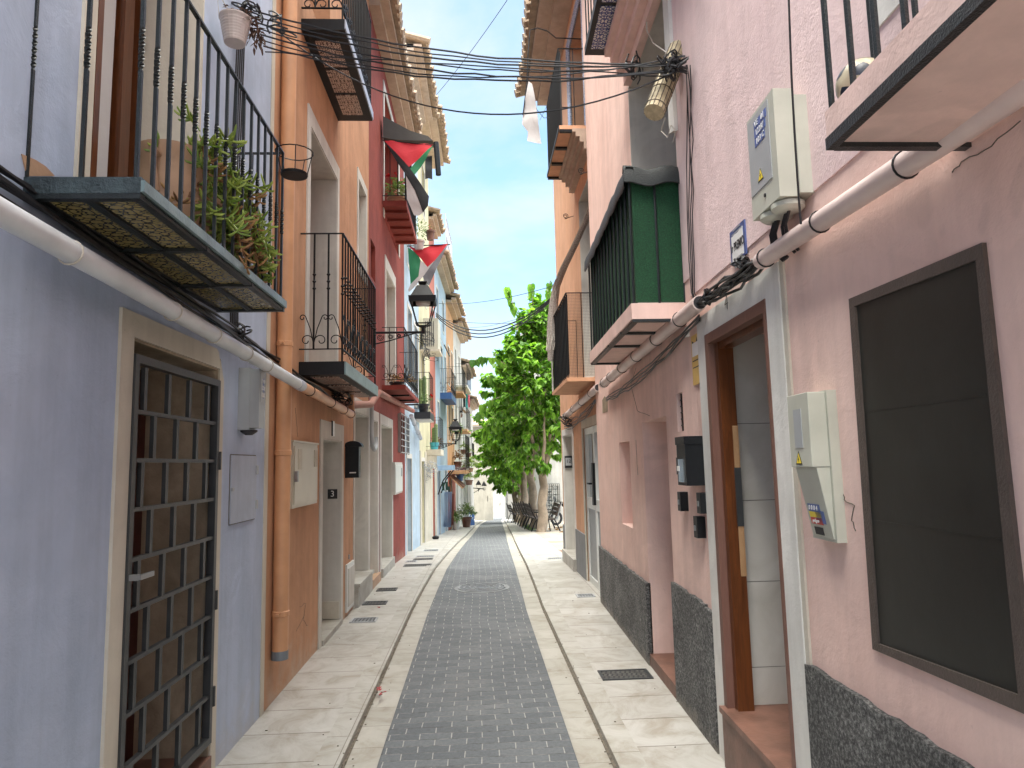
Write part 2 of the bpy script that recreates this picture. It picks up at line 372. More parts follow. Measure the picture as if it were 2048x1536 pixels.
M['tileD'] = ornament('grey_azulejo_tile', (.55, .57, .62), (.10, .13, .24), 45, .35, .16, 'vor')
M['tileR'] = ornament('pale_underside_tile', (.62, .52, .50), (.58, .48, .46), 20, .5, .2)
M['rooftile'] = plain('clay_roof_tile', (.30, .22, .15), .8, 0, .3, 9, .3)
M['eaveplaster'] = plaster('beige_eave', (.48, .37, .29), stain=.15)
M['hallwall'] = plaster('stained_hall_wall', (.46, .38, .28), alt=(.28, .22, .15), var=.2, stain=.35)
M['concretedark'] = plaster('speckled_plinth', (.13, .13, .13), grain=1.0, lump=1.0)
M['yellowsign'] = plain('yellow_sign', (.62, .40, .10), .4)
M['warnyellow'] = plain('warning_yellow', (.80, .62, .03), .4, 0, .02, 3, 0)
M['stickerblue'] = plain('sticker_blue', (.08, .13, .34), .4, 0, .05, 20, 0)
M['stickerred'] = plain('sticker_red', (.55, .06, .04), .4, 0, .05, 20, 0)
M['stickerwhite'] = plain('sticker_white', (.75, .75, .74), .4, 0, .03, 20, 0)
M['ink'] = plain('black_ink', (.015, .015, .018), .5, 0, .02, 3, 0)
M['blueink'] = plain('faded_blue_ink', (.07, .10, .25), .5, 0, .3, 30, 0)
M['cloth_w'] = plain('white_cloth', (.50, .49, .49), .85, 0, .03, 5, .2)
M['cloth_k'] = plain('black_cloth', (.012, .013, .016), .8, 0, .1, 5, .2)
M['cloth_r'] = plain('red_cloth', (.60, .03, .045), .75, 0, .05, 5, .2)
M['cloth_g'] = plain('green_cloth', (.02, .20, .085), .75, 0, .05, 5, .2)
M['cloth_b'] = plain('blue_cloth', (.36, .47, .64), .8, 0, .05, 5, .2)
M['cloth_t'] = plain('teal_cloth', (.04, .36, .38), .8, 0, .05, 5, .2)
M['cloth_p'] = plain('pink_cloth', (.80, .16, .22), .8, 0, .05, 5, .2)
M['whitemetal'] = plain('white_aluminium', (.62, .64, .62), .35, .1, .04, 6, .02)
M['greymetal'] = plain('grey_steel', (.30, .31, .32), .4, .6, .1, 12, .05)
M['navy'] = plain('navy_slab_paint', (.035, .10, .26), .5)
M['milk'] = plain('milky_lamp_diffuser', (.55, .54, .52), .3)
M['bluepot'] = plain('turquoise_pot', (.05, .36, .46), .45)
M['straw'] = plain('bamboo_reed', (.46, .38, .24), .6, 0, .25, 30, .3)
M['ball'] = plain('dirty_ball_leather', (.60, .52, .36), .35, 0, .08, 12, .1)
def _turf():
    m, n, l, b = mat_new('artificial_grass'); v = coords(n, l); t = noise(n, l, v, 160, 5, .7); t2 = noise(n, l, v, 3, 3)
    r = ramp(n, [(.3, (.002, .020, .008)), (.6, (.008, .075, .028)), (.78, (.045, .19, .075))]); l.new(t.outputs[0], r.inputs[0]); l.new(r.outputs[0], b.inputs['Base Color'])
    b.inputs['Roughness'].default_value = .9; bp = n.new('ShaderNodeBump'); bp.inputs['Strength'].default_value = 1; bp.inputs['Distance'].default_value = .01
    l.new(t.outputs[0], bp.inputs['Height']); l.new(bp.outputs[0], b.inputs['Normal']); return m
M['turf'] = _turf()
def _plinth():
    m, n, l, b = mat_new('rough_grey_render'); v = coords(n, l); t = noise(n, l, v, 62, 6, .85); t3 = noise(n, l, v, 3, 3)
    r = ramp(n, [(.38, (.022, .023, .024)), (.5, (.10, .10, .098)), (.64, (.34, .34, .33))]); l.new(t.outputs[0], r.inputs[0])
    sx = n.new('ShaderNodeSeparateXYZ'); tt = n.new('ShaderNodeTexCoord'); l.new(tt.outputs['Object'], sx.inputs[0])
    ma = n.new('ShaderNodeMath'); ma.operation = 'MULTIPLY_ADD'; nn = noise(n, l, v, 7, 5, .7); l.new(nn.outputs[0], ma.inputs[0]); ma.inputs[1].default_value = .35; l.new(sx.outputs[2], ma.inputs[2])
    rf = ramp(n, [(.17, (.65,) * 3), (.30, (0, 0, 0))]); l.new(ma.outputs[0], rf.inputs[0]); rt3 = ramp(n, [(.35, (.72,) * 3), (.65, (1.25,) * 3)]); l.new(t3.outputs[0], rt3.inputs[0])
    cc_ = mixc(n, l, 1.0, r.outputs[0], rt3.outputs[0], 'MULTIPLY'); cc_ = mixc(n, l, rf.outputs[0], cc_, (.30, .27, .22)); l.new(cc_, b.inputs['Base Color'])
    b.inputs['Roughness'].default_value = .9; bp = n.new('ShaderNodeBump'); bp.inputs['Strength'].default_value = 1; bp.inputs['Distance'].default_value = .018
    l.new(t.outputs[0], bp.inputs['Height']); l.new(bp.outputs[0], b.inputs['Normal']); return m
M['plinth'] = _plinth()
M['plinth2'] = plaster('smooth_grey_plinth', (.26, .27, .28), stain=.15)
def _walltile():
    m, n, l, b = mat_new('hall_wall_tile'); v = coords(n, l); t = noise(n, l, v, 3, 6, .6, .8); r = ramp(n, [(.3, (.44, .42, .38)), (.7, (.56, .545, .51))])
    l.new(t.outputs[0], r.inputs[0]); l.new(r.outputs[0], b.inputs['Base Color']); b.inputs['Roughness'].default_value = .18; return m
M['walltile'] = _walltile()
M['grout'] = plain('dark_grout', (.16, .15, .14), .8)
# ---------------------------------------------------------------- ground
GZ = [(-8, -1.65), (9.5, -1.65), (11.5, -1.68), (14.7, -1.84), (18.5, -2.05), (23, -2.32), (34, -2.95), (50, -4.05), (67, -5.3), (120, -7.5), (400, -9)]
CX = [(-8, -.02), (8, -.03), (11.5, .03), (14.7, .10), (18.5, .20), (23, .34), (34, .62), (50, 1.08), (67, 1.7), (90, 3.2)]
def gz(y): return lerp_tab(GZ, y)
def cx(y): return lerp_tab(CX, y)
def ypts(y0, y1, st=.5):
    k = max(1, int(round((y1 - y0) / st))); return [y0 + (y1 - y0) * i / k for i in range(k + 1)]
def strip(fa, fb, y0, y1, dz, edge=None, st=.5):
    mb = MB(); ys = ypts(y0, y1, st)
    for y, y2 in zip(ys, ys[1:]):
        mb.quad((fa(y), y, gz(y) + dz), (fb(y), y, gz(y) + dz), (fb(y2), y2, gz(y2) + dz), (fa(y2), y2, gz(y2) + dz))
        if edge == 'a': mb.quad((fa(y), y, gz(y) + dz), (fa(y2), y2, gz(y2) + dz), (fa(y2), y2, gz(y2) - .05), (fa(y), y, gz(y) - .05))
        if edge == 'b': mb.quad((fb(y), y, gz(y) + dz), (fb(y2), y2, gz(y2) + dz), (fb(y2), y2, gz(y2) - .05), (fb(y), y, gz(y) - .05))
    return mb
def _setts():
    m, n, l, b = mat_new('grey_road_setts'); v = coords(n, l)
    # slight waviness of the courses
    wv = noise(n, l, v, 1.1, 2); sb = n.new('ShaderNodeVectorMath'); sb.operation = 'SUBTRACT'; l.new(wv.outputs[1], sb.inputs[0]); sb.inputs[1].default_value = (.5, .5, .5)
    sc = n.new('ShaderNodeVectorMath'); sc.operation = 'SCALE'; l.new(sb.outputs[0], sc.inputs[0]); sc.inputs['Scale'].default_value = .07
    ad = n.new('ShaderNodeVectorMath'); ad.operation = 'ADD'; l.new(v, ad.inputs[0]); l.new(sc.outputs[0], ad.inputs[1])
    def br(ms, c1, c2, mc):
        t = n.new('ShaderNodeTexBrick'); t.offset = .5; t.inputs['Scale'].default_value = 1; t.inputs['Brick Width'].default_value = .187; t.inputs['Row Height'].default_value = .094
        t.inputs['Mortar Size'].default_value = ms; t.inputs['Mortar Smooth'].default_value = .15; t.inputs['Bias'].default_value = -.2
        t.inputs['Color1'].default_value = (*c1, 1); t.inputs['Color2'].default_value = (*c2, 1); t.inputs['Mortar'].default_value = (*mc, 1)
        l.new(ad.outputs[0], t.inputs['Vector']); return t
    t = br(.0036, (.098, .107, .116), (.142, .152, .16), (.16, .16, .16))
    g = noise(n, l, v, 40, 5, .7); r = ramp(n, [(.3, (.75, .75, .75)), (.7, (1.15, 1.15, 1.15))]); l.new(g.outputs[0], r.inputs[0])
    sy = n.new('ShaderNodeSeparateXYZ'); l.new(ad.outputs[0], sy.inputs[0])
    def mth(op, a, b_=None):
        q = n.new('ShaderNodeMath'); q.operation = op
        l.new(a, q.inputs[0]) if not isinstance(a, float) else None
        if b_ is not None: q.inputs[1].default_value = b_
        return q.outputs[0]
    fr = mth('FRACT', mth('DIVIDE', mth('ADD', sy.outputs[1], 9.4), .094)); bed = mth('GREATER_THAN', mth('ABSOLUTE', mth('SUBTRACT', fr, .5)), .445)
    jn = noise(n, l, v, 9, 3, .6); rj = ramp(n, [(.38, (.045, .047, .047)), (.62, (.24, .24, .23))]); l.new(jn.outputs[0], rj.inputs[0])
    jc = mixc(n, l, bed, (.33, .33, .31), rj.outputs[0]); jm = mixc(n, l, t.outputs['Fac'], t.outputs[0], jc)
    c = mixc(n, l, 1.0, jm, r.outputs[0], 'MULTIPLY')
    p = noise(n, l, v, 1.6, 5, .65); r2 = ramp(n, [(.52, (0, 0, 0)), (.85, (.5, .5, .5))]); l.new(p.outputs[0], r2.inputs[0])
    c = mixc(n, l, r2.outputs[0], c, (.27, .27, .26))
    # vertical joints read paler than the courses: a wider pale joint that breaks up
    sp = noise(n, l, v, 130, 3); r3 = ramp(n, [(.70, (0, 0, 0)), (.76, (.6, .6, .6))]); l.new(sp.outputs[0], r3.inputs[0]); c = mixc(n, l, r3.outputs[0], c, (.30, .30, .29))
    l.new(c, b.inputs['Base Color']); b.inputs['Roughness'].default_value = .72
    bp = n.new('ShaderNodeBump'); bp.inputs['Strength'].default_value = .8; bp.inputs['Distance'].default_value = .006; bp.invert = True; l.new(t.outputs['Fac'], bp.inputs['Height'])
    b2 = n.new('ShaderNodeBump'); b2.inputs['Strength'].default_value = .35; b2.inputs['Distance'].default_value = .004; l.new(g.outputs[0], b2.inputs['Height']); l.new(bp.outputs[0], b2.inputs['Normal']); l.new(b2.outputs[0], b.inputs['Normal'])
    return m
def _slabs(name, bw, rh, col, alt, rot=0, joint=.004, offset=.0, dirt=.5, rough=.5, shift=(0, 0, 0)):
    m, n, l, b = mat_new(name); t0 = n.new('ShaderNodeTexCoord'); mp = n.new('ShaderNodeMapping'); mp.inputs['Rotation'].default_value = (0, 0, rot); mp.inputs['Location'].default_value = shift; l.new(t0.outputs['Object'], mp.inputs[0]); v = mp.outputs[0]
    t = n.new('ShaderNodeTexBrick'); t.offset = offset; t.inputs['Scale'].default_value = 1; t.inputs['Brick Width'].default_value = bw; t.inputs['Row Height'].default_value = rh
    t.inputs['Mortar Size'].default_value = joint; t.inputs['Mortar Smooth'].default_value = .2; t.inputs['Color1'].default_value = (*col, 1); t.inputs['Color2'].default_value = (*alt, 1)
    t.inputs['Mortar'].default_value = (.20, .18, .15, 1); l.new(v, t.inputs['Vector'])
    a = noise(n, l, v, 3.2, 8, .68, 1.2); r = ramp(n, [(.33, (.70, .65, .58)), (.52, (.95, .94, .92)), (.75, (1.10, 1.10, 1.10))]); l.new(a.outputs[0], r.inputs[0])
    c = mixc(n, l, dirt, t.outputs[0], mixc(n, l, 1.0, t.outputs[0], r.outputs[0], 'MULTIPLY'))
    g = noise(n, l, v, 120, 3); r2 = ramp(n, [(.68, (0, 0, 0)), (.74, (.7, .7, .7))]); l.new(g.outputs[0], r2.inputs[0])
    g2 = noise(n, l, v, 2.1, 4); r2b = ramp(n, [(.5, (0, 0, 0)), (.7, (.6, .6, .6))]); l.new(g2.outputs[0], r2b.inputs[0])
    f = mixc(n, l, 1.0, r2.outputs[0], r2b.outputs[0], 'MULTIPLY'); c = mixc(n, l, f, c, (.22, .20, .17))
    l.new(c, b.inputs['Base Color']); b.inputs['Roughness'].default_value = rough
    bp = n.new('ShaderNodeBump'); bp.inputs['Strength'].default_value = .6; bp.inputs['Distance'].default_value = .004; bp.invert = True; l.new(t.outputs['Fac'], bp.inputs['Height'])
    b2 = n.new('ShaderNodeBump'); b2.inputs['Strength'].default_value = .3; b2.inputs['Distance'].default_value = .008; l.new(a.outputs[0], b2.inputs['Height']); l.new(bp.outputs[0], b2.inputs['Normal']); l.new(b2.outputs[0], b.inputs['Normal'])
    return m
M['setts'] = _setts()
M['pave'] = _slabs('pale_stone_paving', .74, .42, (.44, .43, .405), (.38, .37, .345), 0, .005, .0, 1.0, .45, (.05, .13, 0))
M['kerb'] = _slabs('kerb_stone', .6, .40, (.43, .42, .39), (.37, .36, .33), 0, .003, 0, 1.0, .5, (.2, 0, 0))
M['gutter'] = _slabs('gutter_stone', .6, .34, (.42, .405, .365), (.36, .345, .305), 0, .0025, 0, .9, .5, (.2, .1, 0))
M['earth'] = plain('ground_concrete', (.42, .39, .34), .9, 0, .15, 2, .2)
M['joint'] = plain('dark_joint_dirt', (.13, .11, .085), .95, 0, .4, 30, .5)
M['farcream'] = plaster('pale_cream_far_plaster', (.37, .35, .30), stain=.08)
M['farwhite'] = plaster('off_white_far_plaster', (.42, .41, .385), stain=.08)
M['plaza'] = _slabs('plaza_paving', 1.2, .9, (.36, .335, .29), (.31, .27, .22), 0, .01, .3, .8, .6)
M['plazared'] = _slabs('red_plaza_band', .3, .3, (.26, .16, .12), (.22, .135, .10), 0, .008, .3, .8, .6)
RW, GU, KB = .555, .735, .90       # half road, gutter edge, kerb inner edge
def off(k): return lambda y: cx(y) + k
LX = [(-8, -1.45), (15, -1.45), (19, -1.40), (24, -1.28), (29, -1.08), (34, -.82), (45, -.42), (60, .12), (70, .45)]
def lx(y): return lerp_tab(LX, y)
mb = MB(); g = ypts(-8, 80, 4) + [120, 400]
for y, y2 in zip(g, g[1:]): mb.quad((-300, y, gz(y) - .06), (300, y, gz(y) - .06), (300, y2, gz(y2) - .06), (-300, y2, gz(y2) - .06))
mb.quad((-300, -300, -1.71), (300, -300, -1.71), (300, -8, -1.71), (-300, -8, -1.71))
struct('ground', mb, M['earth'])
struct('road', strip(off(-RW), off(RW), -4, 72, 0), M['setts'])
struct('gutter_left', strip(off(-GU), off(-RW), -4, 68, .004), M['gutter'])
struct('gutter_right', strip(off(RW), off(GU), -4, 68, .004), M['gutter'])
struct('kerb_left', strip(off(-KB), off(-GU - .014), -4, 68, .045, 'b'), M['kerb'])
struct('kerb_right', strip(off(GU + .014), off(KB), -4, 68, .045, 'a'), M['kerb'])
struct('kerb_joint_left', strip(off(-GU - .03), off(-GU + .004), -4, 68, .008), M['joint'])
struct('kerb_joint_right', strip(off(GU - .004), off(GU + .03), -4, 68, .008), M['joint'])
struct('pavement_left', strip(lambda y: lx(y) - .5, off(-KB), -4, 66, .041), M['pave'])
struct('pavement_right', strip(off(KB), lambda y: 2.0 if y < 12.1 else cx(y) + 1.52, -4, 62, .041), M['pave'])
struct('plaza', strip(lambda y: cx(y) + 1.50, lambda y: 16, 12.0, 62, .035), M['plaza'])
mb = MB()
for a, b_ in ((13.6, 14.3), (17.0, 17.3)): 
    for m_ in [strip(lambda y: cx(y) + 1.54, lambda y: 16, a, b_, .040)]: mb.v += m_.v; mb.f += [tuple(i + len(mb.v) - len(m_.v) for i in f) for f in m_.f]
struct('plaza_band', mb, M['plazared'])
# ---------------------------------------------------------------- builders shared by both sides
def lining(root, w, s0, s1, z0, z1, depth, mat, t=.012, name='reveal', label=None):
    mb = MB()
    mb.box(w, s0 + .001, s0 + t, z0, z1 - .001, -depth + .002, .004); mb.box(w, s1 - t, s1 - .001, z0, z1 - .001, -depth + .002, .004)
    mb.box(w, s0 + t, s1 - t, z1 - t, z1 - .001, -depth + .002, .003)
    return part(name, mb, mat, root, label=label)
def surround(root, w, s0, s1, z0, z1, bw, mat, d=.014, btm=False, name='door_surround', top=None):
    top = bw if top is None else top
    mb = MB(); mb.box(w, s0 - bw, s0, z0, z1 + top, -.01, d); mb.box(w, s1, s1 + bw, z0, z1 + top, -.01, d); mb.box(w, s0, s1, z1, z1 + top, -.01, d - .001)
    if btm: mb.box(w, s0, s1, z0, z0 + bw, -.01, d - .001)
    return part(name, mb, mat, root)
def back_panel(root, w, s0, s1, z0, z1, depth, mat, name='panel', t=.02, label=None):
    return part(name, MB().box(w, s0, s1, z0, z1, -depth + .003, -depth + t), mat, root, label=label)
def tiled_roof(root, w, s0, s1, z, over, rise=1.3, backd=3.6, mat=None, eave=None, step=.2, rows=True):
    mb = MB(); mat = mat or M['rooftile']
    mb.prism([w.P(s0, z + .02, over), w.P(s1, z + .02, over), w.P(s1, z + .06, over), w.P(s0, z + .06, over)],
             [w.P(s0, z + rise, -backd), w.P(s1, z + rise, -backd), w.P(s1, z + rise + .04, -backd), w.P(s0, z + rise + .04, -backd)])
    n = max(2, int((s1 - s0) / step)); rr = random.Random(int(s0 * 10))
    for i in range(n + 1):
        s = s0 + (s1 - s0) * i / n; j = rr.uniform(-.03, .04); k = .3
        d0, d1 = over + .05 + j, -1.6
        f = lambda d: z + .07 + rise * (over - d) / (over + backd)
        for q in range(3):
            a = d0 + (d1 - d0) * q / 3; b = d0 + (d1 - d0) * (q + 1.12) / 3
            mb.tube([w.P(s, f(a) + .03, a), w.P(s, f(b), b)], .07, 7, rs=[.078, .066])
    r = part('roof', mb, mat, root)
    e = MB(); e.box(w, s0, s1, z - .16, z + .02, -.02, over * .45); e.box(w, s0, s1, z - .07, z + .018, 0, over * .8)
    part('eave', e, eave or M['eaveplaster'], root); return r
def house(label, w, s0, s1, ztop, mat, holes, back=4.0, roof=True, over=.35, name='house', group=None, cat='house', zb=None, eave=None, roofmat=None):
    zb = min(gz(s0), gz(s1)) - .1 if zb is None else zb
    root = thing(name, label, cat, w.P((s0 + s1) / 2, min(gz(s0), gz(s1)), -back / 2), group)
    part('wall', MB().facade(w, s0, s1, zb, ztop, holes, back), mat, root)
    if roof: tiled_roof(root, w, s0, s1, ztop, over, eave=eave, mat=roofmat)
    return root
def spiral(c, U, V, r0, r1, a0, a1, n=22):
    return [Vector(c) + U * (math.cos(a0 + (a1 - a0) * i / n) * (r0 + (r1 - r0) * i / n)) + V * (math.sin(a0 + (a1 - a0) * i / n) * (r0 + (r1 - r0) * i / n)) for i in range(n + 1)]
def heart(mb, o, U, V, wd, ht, r=.004, flip=1):
    """wrought-iron S scroll: big volute below, small one above"""
    U2 = U * flip
    a = spiral(o + V * (ht * .24), U2, V, wd * .12, wd * .5, -math.pi * 1.0, math.pi * 1.05, 20)
    b = spiral(o + U2 * (wd * .32) + V * (ht * .84), U2, V, wd * .26, wd * .07, math.pi * .95, -math.pi * 1.2, 16)
    mb.tube(a + [a[-1].lerp(b[0], .5) + U2 * wd * -.06 + V * ht * .02] + b, r, 4)
def railing(root, slab, w, s0, s1, D, zt, zr, nf, ne, iron, r=.007, twist=None, each=True, gap=.0, far_end=True, scroll=0, thick=.010, ends=True, wallgap=0.0, knobs=False):
    """top rail, optional bottom rail, balusters (one part each when each) and scroll work on a balcony slab"""
    mb = MB(); rw = .018; e = D - .02
    mb.box(w, s0, s1, zr - thick, zr, e - rw / 2, e + rw / 2)
    for s in ([s0, s1] if far_end else [s0]): mb.box(w, s - rw / 2, s + rw / 2, zr - thick + .001, zr - .001, 0, e)
    if gap:
        mb.box(w, s0, s1, zt + gap, zt + gap + thick, e - rw / 2, e + rw / 2)
        for s in ([s0, s1] if far_end else [s0]): mb.box(w, s - rw / 2, s + rw / 2, zt + gap + .001, zt + gap + thick - .001, 0, e)
    pos = [(s0 + (s1 - s0) * i / nf, e) for i in range(nf + 1)]
    for k in range(1, ne + 1):
        pos.append((s0, e * (1 - k / (ne + wallgap))) )
        if far_end: pos.append((s1, e * (1 - k / (ne + wallgap))))
    pos = [p for p in pos if p[1] > .01 or True]
    if each: part('top_rail', mb, iron, slab)
    zb = zt + (gap if gap else 0)
    for i, (s, d) in enumerate(pos):
        m = MB() if each else mb
        corner = d == e and (abs(s - s0) < 1e-6 or abs(s - s1) < 1e-6)
        b = zt if (corner or not gap) else zb
        if twist: m.twist(w.P(s, b, d), w.P(s, zr - .002, d), r, twist[0], twist[1], twist[2])
        else: m.tube([w.P(s, b, d), w.P(s, zr - .002, d)], r, 5)
        if knobs:
            for q in (.52, .58, .64): m.lathe(w.P(s, b + (zr - b) * q, d), [(r, -.012), (r * 2.1, 0), (r, .012)], 6)
        if each: part('baluster', m, iron, slab)
    if scroll:
        m = MB() if each else mb; V = Vector((0, 0, 1)); h = scroll
        U = Vector((w.b, 1, 0)).normalized(); st = (s1 - s0) / nf
        for i in range(0, nf):
            heart(m, w.P(s0 + st * (i + .5), zb, e + .004), U, V, st * .9, h, .005, 1 if i % 2 else -1)
        Ux = Vector((w.n, 0, 0)); k = 3; sd_ = e / k
        for s in ([s0, s1] if far_end else [s0]):
            for i in range(k): heart(m, w.P(s, zb, sd_ * (i + .5)), Ux, V, sd_ * .92, h, .005, 1 if i % 2 else -1)
        if each: part('scrollwork', m, iron, slab)
    if not each: part('railing', mb, iron, slab)
def leafblade(mb, p, dirv, ln, wd, droop=.3):
    """one leaf: pointed, folded along its midrib"""
    dirv = Vector(dirv).normalized(); side = dirv.cross(Vector((0, 0, 1)))
    if side.length < .05: side = Vector((1, 0, 0))
    side.normalize(); up = side.cross(dirv)
    q = p + dirv * ln - Vector((0, 0, ln * droop)); m1 = p + dirv * ln * .4 - Vector((0, 0, ln * droop * .25))
    f = up * wd * .28
    n = len(mb.v); mb.v += [Vector(p), m1 + side * wd / 2 + f, p + dirv * ln * .75 + side * wd * .3 + f * .6 - Vector((0, 0, ln * droop * .7)), q, p + dirv * ln * .75 - side * wd * .3 + f * .6 - Vector((0, 0, ln * droop * .7)), m1 - side * wd / 2 + f, m1]
    mb.f += [(n, n + 1, n + 6), (n + 6, n + 1, n + 2), (n + 6, n + 2, n + 3), (n + 6, n + 3, n + 4), (n + 6, n + 4, n + 5), (n, n + 6, n + 5)]
def rdir(rr, zlo=-1, zhi=1):
    a = rr.uniform(0, 2 * math.pi); z = rr.uniform(zlo, zhi); k = math.sqrt(max(0, 1 - z * z)); return Vector((math.cos(a) * k, math.sin(a) * k, z))
def finger(mb, p, d, ln, r):
    d = d.normalized(); mb.tube([p, p + d * ln * .5 , p + d * ln * .9 + Vector((0, 0, .006)), p + d * ln + Vector((0, 0, .012))], r, 4, True, [r * .6, r, r * .8, r * .1])
def rag(w, pts_px, mat, root, name, d=0.0, wave=.02, sub=6):
    """thin hanging cloth from a pixel outline on plane w, gently waved, 3 mm thick"""
    P = [w.at(x, y, d) for x, y in pts_px]
    cx_ = sum(p[0] for p in P) / len(P); cz_ = sum(p[1] for p in P) / len(P)
    mb = MB()
    def q(s, z, e): return w.P(s, z, d + wave * math.sin(s * 13 + z * 6) + wave * .5 * math.sin(z * 17 + 1) + e)
    for i in range(len(P)):
        a, b = P[i], P[(i + 1) % len(P)]
        for k in range(sub):
            t0, t1 = k / sub, (k + 1) / sub
            A = (a[0] + (b[0] - a[0]) * t0, a[1] + (b[1] - a[1]) * t0); B = (a[0] + (b[0] - a[0]) * t1, a[1] + (b[1] - a[1]) * t1)
            for j in range(4):
                u0, u1 = j / 4, (j + 1) / 4
                L_ = lambda X, u: (cx_ + (X[0] - cx_) * u, cz_ + (X[1] - cz_) * u)
                pts = [L_(A, u0), L_(B, u0), L_(B, u1), L_(A, u1)] if j else [L_(A, u1), (cx_, cz_), L_(B, u1)]
                for e in (0, .003): mb.quad(*[q(*p_, e) for p_ in pts])
    return part(name, mb, mat, root, smooth=True)
def pot(name, label, c, r, h, mat, cat='flower pot', plant=None, pname='foliage', pm=None, group=None, rim=True):
    root = thing(name, label, cat, c, group)
    prof = [(r * .7, 0), (r * .92, h * .8), (r * 1.05, h * .82), (r * 1.05, h), (r * .9, h), (r * .85, h * .9)] if rim else [(r * .72, 0), (r, h), (r * .93, h), (r * .9, h * .93)]
    part('pot', MB().lathe(c, prof, 16), mat, root, smooth=True)
    if plant:
        part(pname, plant, pm or M['olive'], root)
    return root
def bush(c, n, rad, ln, wd, seed=1, zlo=-.1, zhi=1, flat=1.0):
    rr = random.Random(seed); mb = MB(); c = Vector(c)
    for _ in range(n):
        d = rdir(rr, zlo, zhi); p = c + Vector((d.x * rad * rr.uniform(.1, 1), d.y * rad * rr.uniform(.1, 1), d.z * rad * flat * rr.uniform(.1, 1)))
        leafblade(mb, p, d + rdir(rr) * .5, ln * rr.uniform(.6, 1.2), wd * rr.uniform(.7, 1.1), .3)
    return mb
def sagline(a, b, sag, n=16, wob=0, seed=0):
    rr = random.Random(seed); a = Vector(a); b = Vector(b); o = []
    for i in range(n + 1):
        t = i / n; p = a.lerp(b, t); p.z -= sag * 4 * t * (1 - t)
        if wob and 0 < i < n: p += Vector((rr.uniform(-wob, wob), rr.uniform(-wob, wob), rr.uniform(-wob, wob)))
        o.append(p)
    return o
def clip_ring(mb, c, ax, r, t=.004):
    c = Vector(c); ax = Vector(ax).normalized(); u = ax.orthogonal().normalized(); v = ax.cross(u)
    pts = [c + u * math.cos(a) * r + v * math.sin(a) * r for a in [2 * math.pi * i / 16 for i in range(17)]]
    mb.tube(pts, t, 5, False)
# ================================================================ LEFT SIDE
L = Wall(-1.45, 0, 1)
Z0 = -1.62
# ---- blue house
ds0, ds1, dz1 = 2.945, 3.925, .565
ws0, ws1 = L.s(176, 300), L.s(402, 200)
A = house('periwinkle blue plastered house with a steel grid door and a plant balcony', L, -3.0, 4.80, 6.6, M['blue'],
          [(ds0, ds1, -1.75, dz1, .42), (ws0, ws1, .95, 3.3, .38)])
part('corner_strip', MB().box(L, 4.80, 4.875, -1.75, 6.6, -1, .006), M['palecream'], A)
P_ = [L.at(*p) for p in [(195, 1536), (240, 614), (441, 707), (452, 780), (425, 1536)]]
mb = MB(); mb.poly(L, [(2.84, -1.75), (2.945, -1.75), (2.945, dz1), (2.84, dz1)], -.01, .014)
mb.poly(L, [(2.84, dz1), (3.925, dz1), (3.925, .60), (3.90, .655), (3.87, .67), (2.84, .67)], -.01, .013)
mb.poly(L, [(3.925, -1.75), (4.00, -1.75), (3.985, .50), (3.925, .62)], -.01, .014)
part('door_surround', mb, M['palecream'], A)
lining(A, L, ds0, ds1, -1.75, dz1, .42, M['hallwall'])
back_panel(A, L, ds0 + .012, ds1 - .012, -1.6, dz1 - .012, .42, M['woodred'], 'inner_door', .04, 'dark red wooden inner door')
part('doorstep', MB().box(L, ds0, ds1, -1.75, -1.50, -.40, .02), M['terracotta'], A)
# gate
gt = .495; gb = -1.43; g0, g1 = ds0 + .003, ds1 - .012; gd = .003
mb = MB()
for a, b, c, e in ((g0, g0 + .035, gb, gt), (g1 - .035, g1, gb, gt), (g0 + .035, g1 - .035, gt - .035, gt), (g0 + .035, g1 - .035, gb, gb + .035)): mb.box(L, a, b, c, e, gd - .02, gd + .02)
gate = part('gate', mb, M['gategrey'], A)
mb = MB(); nr = 9; H = (gt - gb - .07) / nr
for i in range(1, nr): mb.box(L, g0 + .035, g1 - .035, gb + .035 + H * i - .009, gb + .035 + H * i + .009, gd - .012, gd + .012)
part('gate_rail', mb, M['gategrey'], gate)
mb = MB()
for i in range(nr):
    o_ = .085 if i % 2 == 0 else .185
    for k in range(4):
        s = g0 + .035 + o_ + k * .235
        if s < g1 - .06: part('gate_bar', MB().box(L, s - .014, s + .014, gb + .035 + H * i + .009, gb + .035 + H * (i + 1) - .009, gd - .009, gd + .009), M['gategrey'], gate)
mb = MB(); zh = L.z(270, 1138, -.08); mb.box(L, g0 + .01, g0 + .03, zh - .012, zh + .012, gd + .02, gd + .055); mb.box(L, g0 + .01, g0 + .13, zh - .010, zh + .010, gd + .055, gd + .068)
part('gate_handle', mb, M['greymetal'], gate)
for z in (.05, -.70, -1.2): part('hinge', MB().tube([L.P(g1 + .012, z - .05, gd + .015), L.P(g1 + .012, z + .05, gd + .015)], .014, 8), M['gategrey'], gate)
# upper french window
mb = MB(); mb.box(L, ws0 - .085, ws0, .95, 3.3, -.01, .012); part('window_surround', mb, M['palecream'], A)
lining(A, L, ws0, ws1, .95, 3.3, .38, M['palecream'])
wn = part('window', MB().box(L, ws0 + .012, ws0 + .05, .95, 3.28, -.34, .008).box(L, L.s(243, 200, -.3), L.s(262, 200, -.3), .96, 3.28, -.36, -.30).box(L, L.s(278, 200, -.32), ws1 - .02, .96, 3.28, -.36, -.32), M['wooddoor'], A)
part('pane', MB().box(L, ws0 + .05, ws1 - .012, .96, 3.28, -.375, -.362), M['darkglass'], wn)
part('curtain', MB().poly(L, [(L.s(189, 200, -.33), 1.0), (L.s(222, 200, -.33), 1.0), (L.s(228, 200, -.33), 3.2), (L.s(189, 200, -.33), 3.2)], -.34, -.335), M['cloth_w'], wn)
